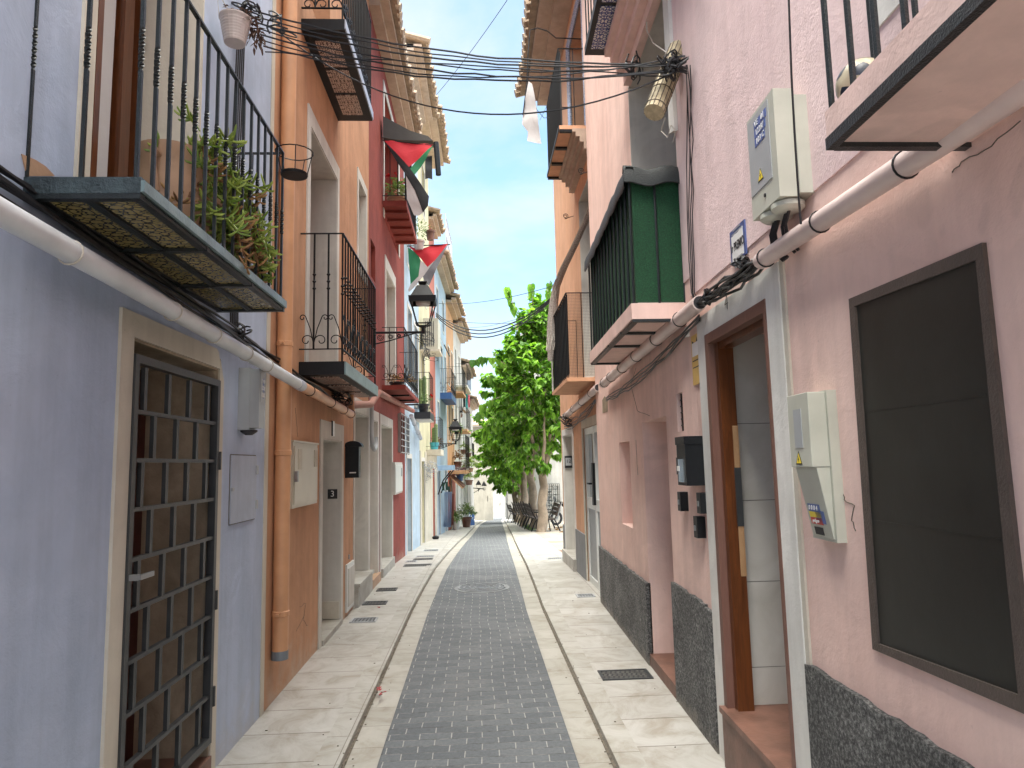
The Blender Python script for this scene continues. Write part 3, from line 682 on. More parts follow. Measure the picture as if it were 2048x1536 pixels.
# chipped plaster with brick
c_ = [L.at(*p) for p in [(42, 308), (70, 320), (90, 333), (108, 352), (52, 352)]]
part('bare_brick_patch', MB().poly(L, c_, -.01, .0035), M['claypot'], A)
# balcony
bs0, bs1, bD, bzt = 2.215, 3.905, .37, .955
slab = part('balcony', MB().box(L, bs0, bs1, bzt - .055, bzt, 0, bD), M['slabgreen'], A)
part('fascia', MB().box(L, bs0, bs1, bzt - .05, bzt - .012, bD, bD + .012), M['slabside'], slab)
mb = MB(); zz = bzt - .055
for s in (bs0, bs0 + .56, bs0 + 1.12, bs1 - .03): mb.box(L, s, s + .03, zz - .018, zz - .001, 0, bD)
for d in (.0, .17, bD - .035): mb.box(L, bs0 + .03, bs1 - .03, zz - .014, zz - .002, d, d + .032)
part('iron_frame', mb, M['irongreen'], slab)
mb = MB()
for i in range(3):
    for d in (.036, .206): mb.box(L, bs0 + .036 + .56 * i, bs0 + .555 + .56 * i, zz - .006, zz - .0005, d, d + .128)
part('underside_tiles', mb, M['tileA'], slab)
railing(A, slab, L, bs0 + .01, bs1 - .01, bD - .0, bzt - .03, 1.825, 15, 2, M['irongreen'], .0068, (.45, .62, 3.0), True)
# amphora pot and trailing plant on the balcony
pc = L.P(2.95, bzt, .14)
rt = thing('plant_urn', 'tall pale clay urn with trailing green succulent behind the blue house railing', 'flower pot', pc)
part('urn', MB().lathe(pc, [(.07, 0), (.085, .02), (.115, .12), (.135, .28), (.125, .36), (.14, .385), (.145, .42), (.13, .42), (.11, .38)], 24), M['claypot'], rt, smooth=True)
mb = MB()
for sgn in (-1, 1): mb = MB().tube([pc + Vector((0, sgn * .12, .36)), pc + Vector((0, sgn * .17, .37)), pc + Vector((0, sgn * .175, .30)), pc + Vector((0, sgn * .135, .20))], .014, 8); part('urn_handle', mb, M['claypot'], rt, smooth=True)
pc2 = L.P(3.14, bzt, .17)
rt2 = thing('flower_pot', 'brown clay pot overgrown by a trailing green succulent on the blue house balcony', 'flower pot', pc2)
part('pot', MB().lathe(pc2, [(.08, 0), (.12, .24), (.13, .25), (.13, .28), (.115, .28), (.1, .25)], 20), M['claypot'], rt2, smooth=True)
rr = random.Random(3); mb = MB(); dry = MB()
for k in range(120):
    c0 = pc2 + Vector((rr.uniform(-.08, .17), rr.uniform(-.28, .38), rr.uniform(.16, .50)))
    d = Vector((rr.uniform(-.4, .9), rr.uniform(-1, 1), rr.uniform(-.6, .9))).normalized()
    L_ = rr.uniform(.06, .14); pts = [c0]
    for q in range(3): d = (d + Vector((rr.uniform(-.2, .3), 0, -.35))).normalized(); pts.append(pts[-1] + d * L_ / 3)
    if k < 95: (mb if k % 6 else dry).tube(pts, .004, 4)
    for q in range(1, 4):
        for _ in range(4): finger(mb if k % 7 else dry, pts[q], d * .5 + rdir(rr, -.5, 1), rr.uniform(.04, .08), .006)
for k in range(46):                                        # strands hanging down past the slab edge
    c0 = pc2 + Vector((rr.uniform(.05, .19), rr.uniform(-.02, .46), rr.uniform(.16, .38)))
    n_ = rr.randint(2, 5); p = c0
    for q in range(n_):
        p2 = p + Vector((rr.uniform(-.01, .02), rr.uniform(-.03, .03), -.045))
        (mb if k % 5 else dry).tube([p, p2], .004, 4); p = p2
        for _ in range(4): finger(mb if k % 5 else dry, p, rdir(rr, -.6, .7), rr.uniform(.04, .075), .0065)
part('foliage', mb, M['plantgreen'], rt2); part('dry_stems', dry, M['plantdry'], rt2)
# pot ring holder on the rail end
hc = L.P(3.84, 1.80, .43) 
mb = MB(); clip_ring(mb, hc, (0, 0, 1), .105, .0035); clip_ring(mb, hc - Vector((0, 0, .13)), (0, 0, 1), .075, .003)
for k in range(5):
    a = k * 1.257; mb.tube([hc + Vector((math.cos(a) * .105, math.sin(a) * .105, 0)), hc + Vector((math.cos(a) * .075, math.sin(a) * .075, -.13))], .003, 4)
rt = thing('pot_holder', 'empty black wire pot holder hooked on the rail end of the blue balcony', 'pot holder', hc - Vector((0, 0, .13)))
part('ring', mb, M['iron'], rt); part('dish', MB().lathe(hc - Vector((0, 0, .14)), [(.074, 0), (.076, .014), (.07, .014)], 20), M['iron'], rt)
# hanging white pot
s_, z_ = L.at(470, 62, .13); hp = L.P(s_, z_ - .075, .13)
rt = thing('hanging_pot', 'ribbed white pot with a dried plant hanging on the blue wall under the cables', 'flower pot', hp)
prof = []
for i in range(9): prof += [(.056 + .003 * i, .0155 * i), (.059 + .003 * i, .0155 * i + .008)]
part('pot', MB().lathe(hp, prof + [(.088, .142), (.088, .150), (.078, .150)], 20), M['whitepot'], rt, smooth=False)
rr = random.Random(5); mb = MB()
for k in range(90): 
    p = hp + Vector((rr.uniform(-.05, .10), rr.uniform(-.05, .12), rr.uniform(.13, .20))); leafblade(mb, p, rdir(rr, -.5, .8), rr.uniform(.03, .06), .018)
for k in range(60):
    p = hp + Vector((rr.uniform(.06, .13), rr.uniform(.03, .12), rr.uniform(.03, .16))); leafblade(mb, p, rdir(rr, -1, .2), rr.uniform(.03, .05), .015)
part('dead_leaves', mb, plain('dead_leaf', (.10, .055, .04), .8), rt)
part('hanger', MB().tube([hp + Vector((-.09, 0, .15)), hp + Vector((-.10, -.01, .30)), hp + Vector((.0, .08, .15))], .003, 4), M['cablewhite'], rt)
# grey meter box
def meterbox(label, w, s0, s1, z0, z1, D, mat, base=None):
    rt = thing('meter_box', label, 'meter box', w.P((s0 + s1) / 2, z0, 0)); return rt
s0 = L.s(476, 800); z1 = L.z(476, 735); z0 = L.z(476, 860)
D1 = .125; s1 = L.s(530, 800, D1)
rt = meterbox('grey plastic meter box under the pipe on the blue wall', L, s0, s1, z0, z1, D1, None)
part('case', MB().box(L, s0, s1, z0, z1, .0, .07), M['boxgrey'], rt); cv = part('cover', MB().box(L, s0 + .006, s1 - .006, z0 + .012, z1 - .008, .07, D1), M['boxgrey'], rt)
part('cable_cap', MB().lathe(L.P((s0 + s1) / 2, z0 - .03, .05), [(.02, 0), (.05, .02), (.05, .03)], 14), M['ink'], rt)
part('door', MB().box(L, s0 + .02, s1 - .02, z0 + .17, z1 - .03, D1, D1 + .004), M['boxgrey'], rt)
st_ = MB(); 
for r_ in range(3): st_.box(L, s0 + .06, s1 - .04, z1 - .10 - r_ * .042, z1 - .062 - r_ * .042, D1 + .004, D1 + .0055)
sk = part('sticker', st_, M['stickerblue'], rt)
def lplace(w, s, z, d, mir=1): return lambda u, v, h: w.P(s - w.n * (-u) * 1, z + v, d + h)
for r_, tx in enumerate(('1 VH', '1228', '103C')): part('lettering', text_mb(tx, .036, (lambda r_: (lambda u, v, h: L.P((s0 + s1) / 2 + u, z1 - .081 - r_ * .042 + v, D1 + .0055 + h)))(r_)), M['stickerwhite'], sk)
part('warning_triangle', MB().poly(L, [((s0 + s1) / 2 - .012, z0 + .20), ((s0 + s1) / 2 + .016, z0 + .20), ((s0 + s1) / 2, z0 + .235)], D1 + .004, D1 + .006), M['boxbeige'], rt)
# flush hatch
s0, z0 = L.at(457, 1049); s1, z1 = L.at(511, 912)
rt = part('wall_hatch', MB().box(L, s0, s1, z0 + .0, z1, -.01, .010), plaster('blue_hatch_paint', (.45, .50, .59), stain=.1, grain=.1, lump=.1), A)
mb = MB()
for z in (z0 + .09, z1 - .09): part('hatch_hinge', MB().box(L, s1 - .02, s1 + .006, z - .028, z + .028, .010, .020), M['boxgrey'], rt)
mb.box(L, s0 - .008, s0 + .02, (z0 + z1) / 2 - .010, (z0 + z1) / 2 + .010, .010, .022)
part('hatch_latch', mb, M['boxgrey'], rt)
mb = MB(); e_ = .006
for a, b, c, d in ((s0 - e_, s0, z0, z1), (s1, s1 + e_, z0, z1), (s0, s1, z0 - e_, z0), (s0, s1, z1, z1 + e_)): mb.box(L, a, b, c, d, -.01, .003)
part('hatch_gap', mb, M['joint'], rt)
# ---- long pipe on the left facade
LP = Wall(-1.300, 0, 1)
pp = [LP.at(0, 424), LP.at(215, 545), LP.at(480, 700), LP.at(603, 772)]
a0 = Vector((-1.300, -2.5, pp[0][1] + .14))
pts = [a0] + [Vector((-1.300, s, z)) for s, z in pp]
rt = thing('drain_pipe', 'long white pipe running along the blue wall under the balcony', 'pipe', pts[2])
part('tube', MB().tube(pts, .038, 14), M['pvc'], rt, smooth=True)
dr = (pts[3] - pts[1])
for t in (.17, .56, .80, 1.05, 1.25): mb = MB(); clip_ring(mb, pts[1] + dr * t, dr, .041, .0032); part('clamp', mb, M['cablewhite'], rt)
part('coupling', MB().tube([pts[-1] - dr.normalized() * .12, pts[-1]], .042, 14), M['pvcgrey'], rt, smooth=True)
q0 = pts[-1]; q1 = Vector((-1.300, *LP.at(704, 829)))
rt = thing('drain_pipe', 'orange painted pipe sloping under the black balcony of the orange house', 'pipe', q1)
part('tube', MB().tube([q0, q1], .039, 14).tube([q1 - Vector((0, 0, .01)), q1 + Vector((-.04, .05, .45))], .032, 10), M['pvcorange'], rt, smooth=True)
dr = q1 - q0
for t in (.12, .5, .78, .97): mb = MB(); clip_ring(mb, q0 + dr * t, dr, .042, .0032); part('clamp', mb, M['cable'], rt)
# ---- vertical downpipe
sp_ = 5.05; dpx = .058
rt = thing('downpipe', 'tall orange downpipe with a grey foot collar beside the blue house corner', 'downpipe', L.P(sp_, -1.28, dpx))
zf = L.z(551, 1312, .07)
part('tube', MB().tube([L.P(sp_, zf, dpx), L.P(sp_, 6.5, dpx)], .055, 18), M['pvcorange'], rt, smooth=True)
for z in (L.z(560, 680, .07), L.z(552, 1236, .07), L.z(558, 905, .07)):
    mb = MB().lathe(L.P(sp_, z, dpx), [(.055, -.02), (.0605, -.016), (.0605, .016), (.055, .02)], 18)
    if abs(z - L.z(558, 905, .07)) > .1: mb.box(L, sp_ - .085, sp_ + .085, z - .008, z + .008, dpx - .012, dpx + .012)
    part('clamp', mb, M['pvcorange'], rt)
part('foot_collar', MB().tube([L.P(sp_, zf - .06, dpx), L.P(sp_, zf, dpx)], .057, 18), M['capgrey'], rt)
part('tube', MB().tube([L.P(sp_ + .0, 1.5, .03), L.P(sp_ + .0, 6.5, .03)], .02, 6), M['pvcorange'], rt)
# ---- orange house
def sx(x, y=928): return L.s(x, y)
o1s = (L.s(643, 1000), L.s(681, 1000)); o1z = L.z(643, 876)
o2s = (L.s(708, 1000), L.s(735, 1000)); o2z = L.z(708, 822)
f1s = (L.s(617, 500), L.s(672, 500)); f1z = (L.z(617, 247)+L.z(670,352))/2
f2s = (L.s(715.5, 450), L.s(731, 450)); f2z = L.z(714, 352), L.z(716, 545)
BS1 = 9.32
f3s = (5.75, 6.75)
B = house('orange plastered house with a black iron balcony and a white framed doorway', L, 4.876, BS1, 6.9, M['orange'],
          [(o1s[0], o1s[1], -1.75, o1z, .45), (o2s[0], o2s[1], -1.75, o2z, .45), (f1s[0], f1s[1], .87, f1z, .42), (f2s[0], f2s[1], f2z[1], f2z[0], .25), (f3s[0], f3s[1], 4.2, 6.2, .3)])
for (a, b), z, bw in ((o1s, o1z, .15), (o2s, o2z, .09)):
    surround(B, L, a, b, -1.70, z, bw * .7, M['reveal'], .012, top=.17); lining(B, L, a, b, -1.75, z, .45, M['reveal'])
    part('skirting', MB().box(L, b - .03, b - .012, -1.55, -1.38, -.44, -.005), M['cream'], B)
    dr_ = back_panel(B, L, a + .012, b - .012, -1.6, z - .012, .45, M['whitemetal'], 'door', .04)
    part('doorstep', MB().box(L, a, b, -1.75, -1.56, -.44, .03), M['gutter'], B)
part('step', MB().box(L, o2s[0] - .02, o2s[1] + .05, -1.70, -1.38, -.40, .06).box(L, o2s[0] - .03, o2s[1] + .06, -1.38, -1.34, -.4, .08), M['kerb'], B)
surround(B, L, f1s[0], f1s[1], .87, f1z, .10, M['white'], .014, name='window_surround', top=.16); lining(B, L, f1s[0], f1s[1], .87, f1z, .42, M['reveal'])
wn = back_panel(B, L, f1s[0] + .012, f1s[1] - .012, .87, f1z - .012, .42, M['persiana'], 'blind', .03)
mb = MB(); z = .9
while z < f1z - .05: mb.box(L, f1s[0] + .014, f1s[1] - .014, z, z + .028, -.39, -.375); z += .045
part('slat', mb, M['persiana'], wn)
surround(B, L, f2s[0], f2s[1], f2z[1], f2z[0], .07, M['white'], .014, True, 'window_surround', .12); lining(B, L, f2s[0], f2s[1], f2z[1], f2z[0], .25, M['reveal'])
back_panel(B, L, f2s[0] + .012, f2s[1] - .012, f2z[1], f2z[0] - .012, .25, M['whitemetal'], 'shutter', .03)
back_panel(B, L, f3s[0], f3s[1], 4.2, 6.2, .3, M['white'], 'shutter', .03)
# balcony with knotted balusters and scrolls
k0, k1, kD, kz = 5.68, 7.55, .37, .865
k1 = L.s(754, 760, kD)
slab = part('balcony', MB().box(L, k0, k1, kz - .11, kz, 0, kD), M['iron'], B)
part('fascia', MB().box(L, k0 - .0, k1, kz - .108, kz - .002, kD, kD + .012), M['slabside'], slab)
mb = MB()
for i in range(3): mb.box(L, k0 + .12 + i * .62, k0 + .12 + i * .62 + .5, kz - .117, kz - .109, .07, .30)
part('underside_tiles', mb, M['tileB'], slab)
railing(B, slab, L, k0 + .01, k1 - .01, kD, kz, L.z(687, 468, kD - .02), 15, 2, M['iron'], .0085, None, True, gap=.10, scroll=.32, wallgap=1, knobs=True)
# upper balcony, black with lace tiles
u0 = L.s(602, 55); uz = (L.z(602, 53) + L.z(685, 52, .37)) / 2; u1 = L.s(745, 245, .37)
slab = part('balcony', MB().box(L, u0, u1, uz, uz + .10, 0, .37), M['iron'], B)
part('fascia', MB().box(L, u0, u1, uz + .012, uz + .098, .37, .38), M['pvcgrey'], slab)
mb = MB(); st_ = (u1 - u0 - .25) / 3
for i in range(3): mb.box(L, u0 + .16 + i * st_, u0 + .16 + (i + .88) * st_, uz - .008, uz + .001, .08, .29)
part('underside_tiles', mb, M['tileB'], slab)
railing(B, slab, L, u0 + .01, u1 - .01, .37, uz + .10, uz + 1.15, 17, 2, M['iron'], .0085, None, True, gap=.10, scroll=.16, wallgap=1)
# beige electric box
s0 = L.s(573, 950); s1 = L.s(624, 950); z0 = L.z(598, 1012); z1 = L.z(598, 887)
rt = thing('meter_box', 'square beige electric box on the orange wall beside the downpipe', 'meter box', L.P((s0 + s1) / 2, z0))
part('case', MB().box(L, s0, s1, z0, z1, -.01, .045).box(L, s0 - .01, s1 + .01, z1, z1 + .015, -.01, .055), M['boxbeige'], rt)
dd = part('door', MB().box(L, s0 + .03, s1 - .03, z0 + .03, z1 - .03, .045, .055), M['boxbeige'], rt)
part('window', MB().box(L, s0 + .12, s0 + .22, z1 - .21, z1 - .05, .055, .062).box(L, s1 - .17, s1 - .07, z1 - .19, z1 - .05, .055, .062), M['cream'], dd)
part('lock', MB().box(L, s0 + .015, s0 + .05, (z0 + z1) / 2 - .05, (z0 + z1) / 2 + .03, .055, .08), M['greymetal'], dd)
# number tile, hatch, mailbox
n0 = L.at(661, 872); n1 = L.at(667, 842)
rt = thing('house_number_tile', 'small white tile over the white framed door of the orange house', 'tile', L.P(n0[0], n0[1], .012))
part('tile', MB().box(L, n0[0], n0[0] + .10, n0[1] + .0, n0[1] + .15, .012, .020), M['stickerwhite'], rt)
part('trim', MB().box(L, n0[0] - .01, n0[0], n0[1], n0[1] + .15, .012, .024), M['ink'], rt)
c3 = Vector((-1.45, *L.at(681, 1018))) ; c3 = L.P(o1s[1] - .013, -.28, -.08)
rt = thing('number_plate', 'small dark number 3 plate inside the doorway of the orange house', 'number plate', c3)
part('plate', MB().cub(c3.x - .05, c3.x + .05, c3.y - .008, c3.y - .001, c3.z - .05, c3.z + .05), M['ink'], rt)
part('lettering', text_mb('3', .09, lambda u, v, h: (c3.x + u, c3.y - .008 - h, c3.z + v)), M['stickerwhite'], rt)
s0, z0 = L.at(690, 1222); s1, z1 = L.at(705, 1130)
rt = thing('gas_hatch', 'low white metal hatch set in the orange wall beside the steps', 'hatch', L.P((s0 + s1) / 2, z0 - .05))
fr_ = part('frame', MB().box(L, s0, s1, z0 - .02, z1 + .06, -.01, .02), M['whitemetal'], rt)
part('door', MB().box(L, s0 + .05, s1 - .05, z0 + .03, z1 + .01, .02, .028), M['white'], rt)
part('latch', MB().box(L, s0 + .03, s0 + .05, -1.0, -.95, .028, .04), M['greymetal'], rt)
s0 = L.s(690, 920); s1 = s0 + .42; z0 = L.z(690, 956); z1 = L.z(690, 893)
rt = thing('mailbox', 'black mailbox with a curved lid on the orange wall between two doors', 'mailbox', L.P((s0 + s1) / 2, z0))
sm = L.s(723, 950, .16)
part('case', MB().box(L, s0, sm, z0, z1, 0, .15), M['iron'], rt)
lid = MB(); arc = [(.0, z1 + .0)] + [(.17 * (1 - math.cos(a)) / 1 if 0 else .085 - .10 * math.cos(a), z1 + .065 * math.sin(a)) for a in [math.pi * i / 10 for i in range(11)]]
arc = [(.085 - .10 * math.cos(math.pi * i / 10), z1 - .005 + .065 * math.sin(math.pi * i / 10)) for i in range(11)]
lid.prism([L.P(s0 - .015, z, max(d, 0)) for d, z in arc], [L.P(sm + .015, z, max(d, 0)) for d, z in arc])
part('lid', lid, M['iron'], rt)
part('window', MB().box(L, s0 + .06, sm - .05, z0 + .06, z1 - .10, .15, .156), M['skyglass'], rt)
part('lettering', MB().box(L, s0 - .002, s0 - .001, z0 + .05, z0 + .062, .05, .12), M['stickerwhite'], rt)
# ---- red house
r1 = (L.s(738, 1000), L.s(754, 1000)); r2 = (L.s(761, 1000), L.s(783, 1000)); CZ = .02 + L.z(745, 843)
CS1 = 14.0
q1s = (L.s(771, 560), L.s(789, 560)); q1z = (1.2, L.z(775, 545))
q2s = (L.s(768, 330), L.s(800, 330))
bw = (L.s(796, 860), L.s(813, 860)); bz = (L.z(800, 905), L.z(797, 828))
C = house('dark red house with two white doorways and balconies with flags', L, BS1 + .001, CS1, 6.75, M['red'],
          [(r1[0], r1[1], -1.78, CZ, .4), (r2[0], r2[1], -1.78, CZ, .4), (q1s[0], q1s[1], 1.2, q1z[1], .35), (q2s[0], 13.0, 4.0, 6.2, .3), (bw[0], bw[1], bz[0], bz[1], .12), (9.50, 9.95, 2.66, 3.20, .08)], eave=M['eaveplaster'])
back_panel(C, L, 9.50, 9.95, 2.66, 3.20, .08, M['woodred'], 'slit_window', .02)
for (a, b) in (r1, r2):
    surround(C, L, a, b, -1.72, CZ, .11, M['white'], .014, top=.14); lining(C, L, a, b, -1.78, CZ, .4, M['reveal'])
    back_panel(C, L, a + .012, b - .012, -1.6, CZ - .012, .4, M['whitemetal'], 'door', .04)
    part('doorstep', MB().box(L, a - .05, b + .05, -1.75, -1.5, -.38, .05), M['kerb'] if a > 10 else M['claypot'], C)
surround(C, L, q1s[0], q1s[1], 1.2, q1z[1], .10, M['white'], .014, name='window_surround', top=.2); lining(C, L, q1s[0], q1s[1], 1.2, q1z[1], .35, M['reveal'])
back_panel(C, L, q1s[0] + .012, q1s[1] - .012, 1.2, q1z[1], .35, M['whitemetal'], 'shutter', .03)
surround(C, L, q2s[0], 13.0, 4.0, 6.2, .12, M['white'], .014, name='window_surround'); back_panel(C, L, q2s[0], 13.0, 4.0, 6.2, .3, M['white'], 'shutter', .03)
gr = back_panel(C, L, bw[0], bw[1], bz[0], bz[1], .12, M['woodred'], 'window', .02)
mb = MB(); a, b = bw; z0, z1 = bz
for i in range(7): z = z0 + (z1 - z0) * i / 6; mb.box(L, a - .03, b + .03, z - .008, z + .008, .05, .066)
for i in range(5): s = a + (b - a) * i / 4; mb.box(L, s - .01, s + .01, z0 - .03, z1 + .03, .036, .052)
mb.box(L, a - .03, a - .01, z0, z1, 0, .06); mb.box(L, b + .01, b + .03, z0, z1, 0, .06)
part('grille', mb, M['boxgrey'], gr)
def lower_balcony(house_, w, s0, s1, z, th, D, zr, smat, nf=12, scroll=.3, each=False, under=None, gap=.08, name='balcony'):
    slab = part(name, MB().box(w, s0, s1, z - th, z, 0, D), smat, house_)
    railing(house_, slab, w, s0 + .01, s1 - .01, D, z, zr, nf, 2, M['iron'], .0065, None, each, gap=gap, scroll=scroll, wallgap=1)
    return slab
t0 = L.s(764, 700); t1 = L.s(837, 700, .36)
sl = lower_balcony(C, L, t0, t1, 1.24, .07, .36, 2.15, M['red'], 14, .25, True)
mb = MB()
for s in (t0 + .8, t0 + 1.7, t0 + 2.6): mb.box(L, s, s + .05, 1.145, 1.171, 0, .34)
part('iron_strip', mb, M['iron'], sl)
v0 = L.s(765, 400); v1 = L.s(834, 489, .38); vz = L.z(765, 401)
sl = lower_balcony(C, L, v0, v1, vz, .09, .38, L.z(767, 282), M['red'], 16, 0, False)
mb = MB()
for i in range(5): s = v0 + .2 + i * (v1 - v0) / 5; mb.box(L, s, s + .06, vz - .13, vz - .091, 0, .37)
part('iron_strip', mb, M['red'], sl)
rt = pot('flower_pot', 'clay bowl of red geraniums on the upper balcony of the red house', L.P(v0 + .35, vz, .19), .16, .17, M['claypot'],
         plant=bush(L.P(v0 + .35, vz + .27, .2), 260, .26, .07, .05, 4))
rr = random.Random(8); mb = MB()
for _ in range(9):
    c = L.P(v0 + .35 + rr.uniform(-.15, .2), vz + rr.uniform(.40, .55), .2 + rr.uniform(-.18, .16)); 
    for k in range(16): leafblade(mb, c, rdir(rr), .035, .03, 0)
part('flower', mb, M['redflower'], rt)
rt = pot('flower_trough', 'row of small dark plants along the lower balcony of the red house', L.P(t0 + .5, 1.24, .17), .12, .10, M['ink'],
         plant=bush(L.P(t0 + .5, 1.36, .17), 220, .3, .06, .03, 14, flat=.4), pm=M['plantdry'])
# second electric box on red house
s0, z0 = L.at(783, 990); s1, z1 = L.at(798, 925)
rt = thing('meter_box', 'narrow white electric box on the dark red wall beside the doorways', 'meter box', L.P((s0 + s1) / 2, z0))
part('case', MB().box(L, s0, s1, z0, z1, -.01, .06), M['white'], rt); part('door', MB().box(L, s0 + .03, s1 - .03, z0 + .03, z1 - .04, .06, .07), M['whitemetal'], rt)
part('window', MB().box(L, s1 - .3, s1 - .08, z1 - .25, z1 - .1, .07, .078), M['boxgrey'], rt)
# red conduit under balcony and grey loop pipe
p0 = L.at(640, 760, .05); p1 = L.at(757, 785, .1); p2 = L.at(826, 822, .1)
rt = thing('drain_pipe', 'dark red painted pipe along the top of the red ground floor', 'pipe', L.P(*p1, .1))
part('tube', MB().tube([L.P(7.0, .62, .08), L.P(9.0, .80, .08), L.P(p1[0], p1[1], .1), L.P(p2[0], p2[1], .1)], .045, 10), M['red'], rt, smooth=True)
g0_ = L.at(742, 800, .05); g1_ = L.at(752, 845, .05)
pts = [L.P(g0_[0], 1.0, .06), L.P(g0_[0], .45, .06)] + [L.P(g0_[0] + .22 - .22 * math.cos(a), .40 - .22 * math.sin(a) * .8, .06) for a in [math.pi * i / 8 for i in range(9)]]
solo('cable_conduit', MB().tube(pts, .028, 8), M['boxgrey'], 'grey bent conduit hanging over the second doorway of the orange house', 'conduit', smooth=True)

def lcrack(root, pts, r=.0015):
    rr = random.Random(len(pts) + int(pts[0][0])); P_ = []
    for a, b in zip(pts, pts[1:]):
        A_, B_ = L.at(*a), L.at(*b)
        for k in range(5): t = k / 5; P_.append(L.P(A_[0] + (B_[0] - A_[0]) * t + rr.uniform(-.008, .008), A_[1] + (B_[1] - A_[1]) * t + rr.uniform(-.008, .008), .0008))
    return part('crack', MB().tube(P_, r, 4), M['joint'], root)
lcrack(B, [(600, 1215), (612, 1205), (606, 1240), (618, 1255)]); lcrack(B, [(592, 1262), (604, 1240), (610, 1228)]); lcrack(B, [(590, 815), (593, 850), (596, 878)])
lcrack(C, [(790, 1120), (800, 1085), (797, 1060)])
# ---------------------------------------------------------------- flags
F1 = Flat(10.38)
rt = thing('flag', 'red, black, white and green flag hanging from the upper balcony of the dark red house', 'flag', F1.P(*F1.at(815, 300)), 'flags hung on balconies')
rag(F1, [(767, 280), (867, 289), (831, 323), (818, 334), (790, 304)], M['cloth_r'], rt, 'red_triangle', 0, .012)
rag(F1, [(767, 280), (790, 304), (818, 334), (840, 365), (858, 393), (856, 412), (846, 425), (832, 385), (812, 350), (790, 318)], M['cloth_k'], rt, 'black_stripe', .004, .012)
rag(F1, [(812, 352), (832, 385), (846, 425), (838, 431), (828, 430), (814, 398)], M['cloth_w'], rt, 'white_stripe', 0, .012)
rag(F1, [(867, 290), (849, 323), (828, 352), (819, 340), (831, 323)], M['cloth_g'], rt, 'green_stripe', .003, .012)
a = F1.P(*F1.at(765, 280)); b = F1.P(*F1.at(872, 291))
solo('clothes_rail', MB().tube([a, b], .008, 5), M['iron'], 'thin black rail sticking out from the upper red balcony and holding the first flag', 'rail')
F2 = Flat(14.4)
rt = thing('flag', 'wind twisted red, green, white and black flag behind the near street lamp', 'flag', F2.P(*F2.at(855, 520)), 'flags hung on balconies')
rag(F2, [(816, 495), (836, 507), (841, 520), (838.6, 553), (821, 568)], M['cloth_g'], rt, 'green_stripe', 0, .015)
rag(F2, [(841, 520), (855, 534), (869, 522), (846, 553), (828, 575), (818, 584), (816, 580), (821, 568), (838, 552)], M['cloth_w'], rt, 'white_stripe', .003, .015)
rag(F2, [(817, 491), (840, 500), (866, 489.5), (896, 488), (869, 521.5), (855, 534), (842, 517)], M['cloth_r'], rt, 'red_triangle', .004, .015)
rag(F2, [(896, 488.7), (869, 521.6), (846, 553), (850, 566), (858, 571), (877, 529)], plain('grey_cloth', (.17, .18, .20), .8), rt, 'black_stripe', .006, .015)
# ---------------------------------------------------------------- lamps
def lantern(root, c, k, iron, glass, pre=''):
    """four sided lantern hanging in a frame, c = centre of the collar, k = half width of the collar"""
    c = Vector(c); sq = lambda r, z: [c + Vector((x * r, y * r, z)) for x, y in ((-1, -1), (1, -1), (1, 1), (-1, 1))]
    mb = MB(); mb.prism(sq(k * .86, k * .12), sq(k * .40, k * 1.02)); mb.prism(sq(k * .16, k * 1.02), sq(k * .34, k * 1.30)); mb.prism(sq(k * .34, k * 1.30), sq(k * .30, k * 1.36))
    part('lamp_roof', mb, iron, root)
    mb = MB()
    o, i = sq(k, k * .12), sq(k * .8, k * .12); o2, i2 = sq(k * .96, -k * .30), sq(k * .78, -k * .30)
    for q in range(4):
        j = (q + 1) % 4; mb.prism([o[q], o[j], i[j], i[q]], [o2[q], o2[j], i2[j], i2[q]])
    t, b = sq(k * .86, -k * .28), sq(k * .46, -k * 1.85)
    for q in range(4): mb.tube([t[q], b[q]], k * .055, 4)
    b2 = sq(k * .5, -k * 1.85)
    for q in range(4): mb.tube([b2[q], b2[(q + 1) % 4]], k * .06, 4)
    for q in range(4): mb.tube([b2[q], c + Vector((0, 0, -k * 2.15))], k * .045, 4)
    part('lamp_frame', mb, iron, root)
    part('diffuser', MB().lathe(c - Vector((0, 0, k * .45)), [(k * .3, 0), (k * .52, k * .08), (k * .55, k * .3)], 16), M['milk'], root, smooth=True)
def wall_lamp(label, wx, yc, zb, reach, k, group):
    """bracket lamp: wx wall x, beam height zb, lantern centre reach from the wall towards +x"""
    root = thing('street_lamp', label, 'street lamp', (wx, yc, zb - .3), group)
    c = Vector((wx + reach, yc, zb + k * 2.45)); iron = M['iron']
    lantern(root, c, k, iron, None)
    mb = MB(); mb.tube([(wx, yc, zb), (wx + reach + k * .1, yc, zb)], k * .085, 6); mb.tube([(wx + reach, yc, zb - k * .12), (wx + reach, yc, zb + k * .5)], k * .14, 6)
    mb.tube([(wx, yc, zb - k * .85), (wx + reach * .3, yc, zb - k * .62), (wx + reach * .85, yc, zb - k * .05)], k * .05, 5)
    mb.cub(wx - .005, wx + .02, yc - k * .22, yc + k * .22, zb - k * 1.0, zb + k * .22)
    part('bracket', mb, iron, root)
    mb = MB(); U = Vector((1, 0, 0)); V = Vector((0, 0, 1))
    for f, r in ((.12, .26), (.33, .20), (.5, .14), (.64, .09)):
        mb.tube(spiral((wx + reach * f, yc, zb - k * (.1 + r)), U, V, k * .05, k * r, 0, 4.2 * math.pi, 26), k * .035, 4)
    part('scrollwork', mb, iron, root); return root
xw = -1.45; cL = F1
zb_ = 1.94
wall_lamp('black iron lantern on a scrolled bracket beside the lower balcony of the orange house', -1.45, 9.86, Flat(9.86).at(790, 665)[1], .70, .195, 'street lamps')
r_far = wall_lamp('farther black iron lantern high over the pavement by the flower balconies', lx(22.5), 22.5, Flat(22.5).at(880, 888)[1], .62, .21, 'street lamps')
